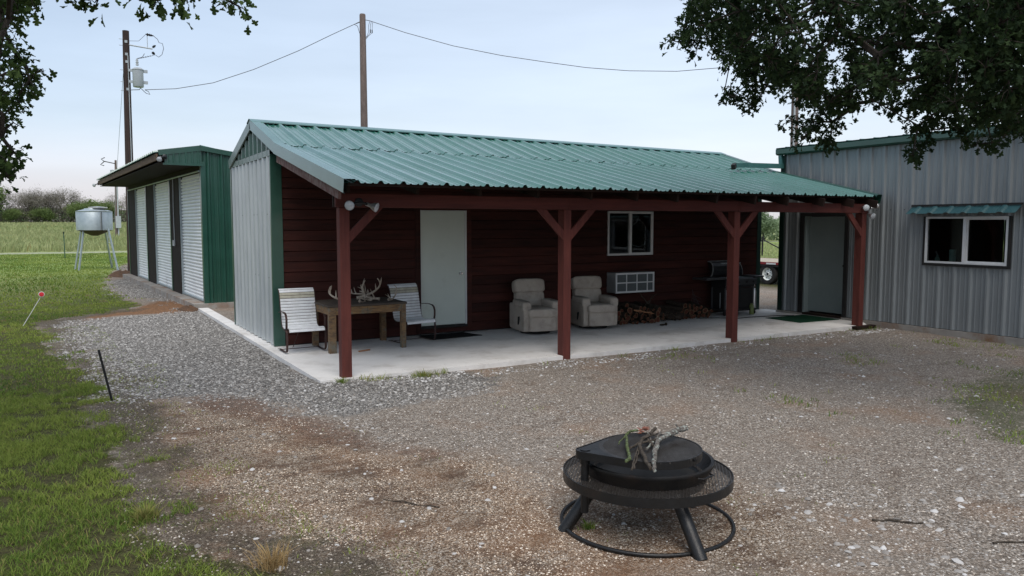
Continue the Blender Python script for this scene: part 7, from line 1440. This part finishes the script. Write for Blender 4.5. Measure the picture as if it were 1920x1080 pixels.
for i in range(7):
    a = (i-3)*4.2; x = 69.5-.66*a*-1+random.uniform(-1, 1); y = 54.9-.75*a+random.uniform(-1, 1)
    labs = ['bushy green tree filling the gap between the two buildings', 'bushy green tree just beyond the gap on the building side'] 
    o = mp0 if fst else copy_tree(mp0, label='x')
    o.location = (x, y, -.1); o.rotation_euler = (0, 0, random.random()*6); s = random.uniform(.85, 1.1); o.scale = (s*1.3, s*1.3, s*.95); o['group'] = 'bushy trees behind the trailer'
    o['label'] = 'bushy mid green tree in the hedge behind the trailer field'; fst = False
def wood(name, x0, x1, y0, y1, h, n, m, size, seed, fall=1.0):
    rs = np.random.RandomState(seed); x = rs.uniform(x0, x1, n); y = rs.uniform(y0, y1, n); hh = h*(.45+.75*fbm(x, y*0, .11)); z = gz(x, y)+hh*rs.rand(n)**.8
    c = np.stack([x, y, z], 1); a = rs.normal(0, 1, (n, 3)); a /= np.linalg.norm(a, axis=1)[:, None]; b = np.cross(a, rs.normal(0, 1, (n, 3))); b /= np.linalg.norm(b, axis=1)[:, None]; s = rs.uniform(.4, 1, n)[:, None]*size
    v = np.stack([c-a*s, c+b*s*.8, c+a*s], 1).reshape(-1, 3); cl = np.repeat(rs.rand(n), 3)
    return tag(npmesh(name, v, np.arange(n*3).reshape(-1, 3), m, cols={'col': np.stack([cl, cl*0, cl*0], 1)}), kind='stuff')
wood('far_wood', -160, 60, 236, 262, 4.6, 60000, mt['treebrown'], .5, 1)
wood('far_scrub', -120, 60, 228, 240, 3.2, 22000, mt['treebrown'], .35, 2)
wood('far_scrub', -120, 60, 229, 240, 4.2, 16000, mt['treemid'], .4, 5)
rs = np.random.RandomState(6); n = 26000; t_ = rs.uniform(-45, 60, n); d_ = rs.uniform(0, 9, n)
x = 73.5+.66*t_+.755*d_; y = 58.0-.75*t_+.655*d_; z = gz(x, y)+(3.1*(.55+.6*fbm(x, y, .15)))*rs.rand(n)**.8
c = np.stack([x, y, z], 1); a = rs.normal(0, 1, (n, 3)); a /= np.linalg.norm(a, axis=1)[:, None]; b = np.cross(a, rs.normal(0, 1, (n, 3))); b /= np.linalg.norm(b, axis=1)[:, None]; s = rs.uniform(.15, .4, n)[:, None]
cl = np.repeat(rs.rand(n), 3)
tag(npmesh('hedge_wood', np.stack([c-a*s, c+b*s*.8, c+a*s], 1).reshape(-1, 3), np.arange(n*3).reshape(-1, 3), mt['treemid'], cols={'col': np.stack([cl, cl*0, cl*0], 1)}), kind='stuff')
# ------------------------------------------------------------------ origins of single-mesh things to their base
bpy.context.view_layer.update()
for o in COL.objects:
    if o.type == 'MESH' and o.parent is None and 'category' in o and o.location.length < 1e-6 and len(o.data.vertices):
        co = np.empty(len(o.data.vertices)*3, np.float32); o.data.vertices.foreach_get('co', co); co = co.reshape(-1, 3)
        c = np.array([(co[:, 0].min()+co[:, 0].max())/2, (co[:, 1].min()+co[:, 1].max())/2, co[:, 2].min()]); co -= c
        o.data.vertices.foreach_set('co', co.ravel().astype(np.float32)); o.data.update(); o.location = c.tolist()
for o in COL.objects:
    if 'org' in o: del o['org']
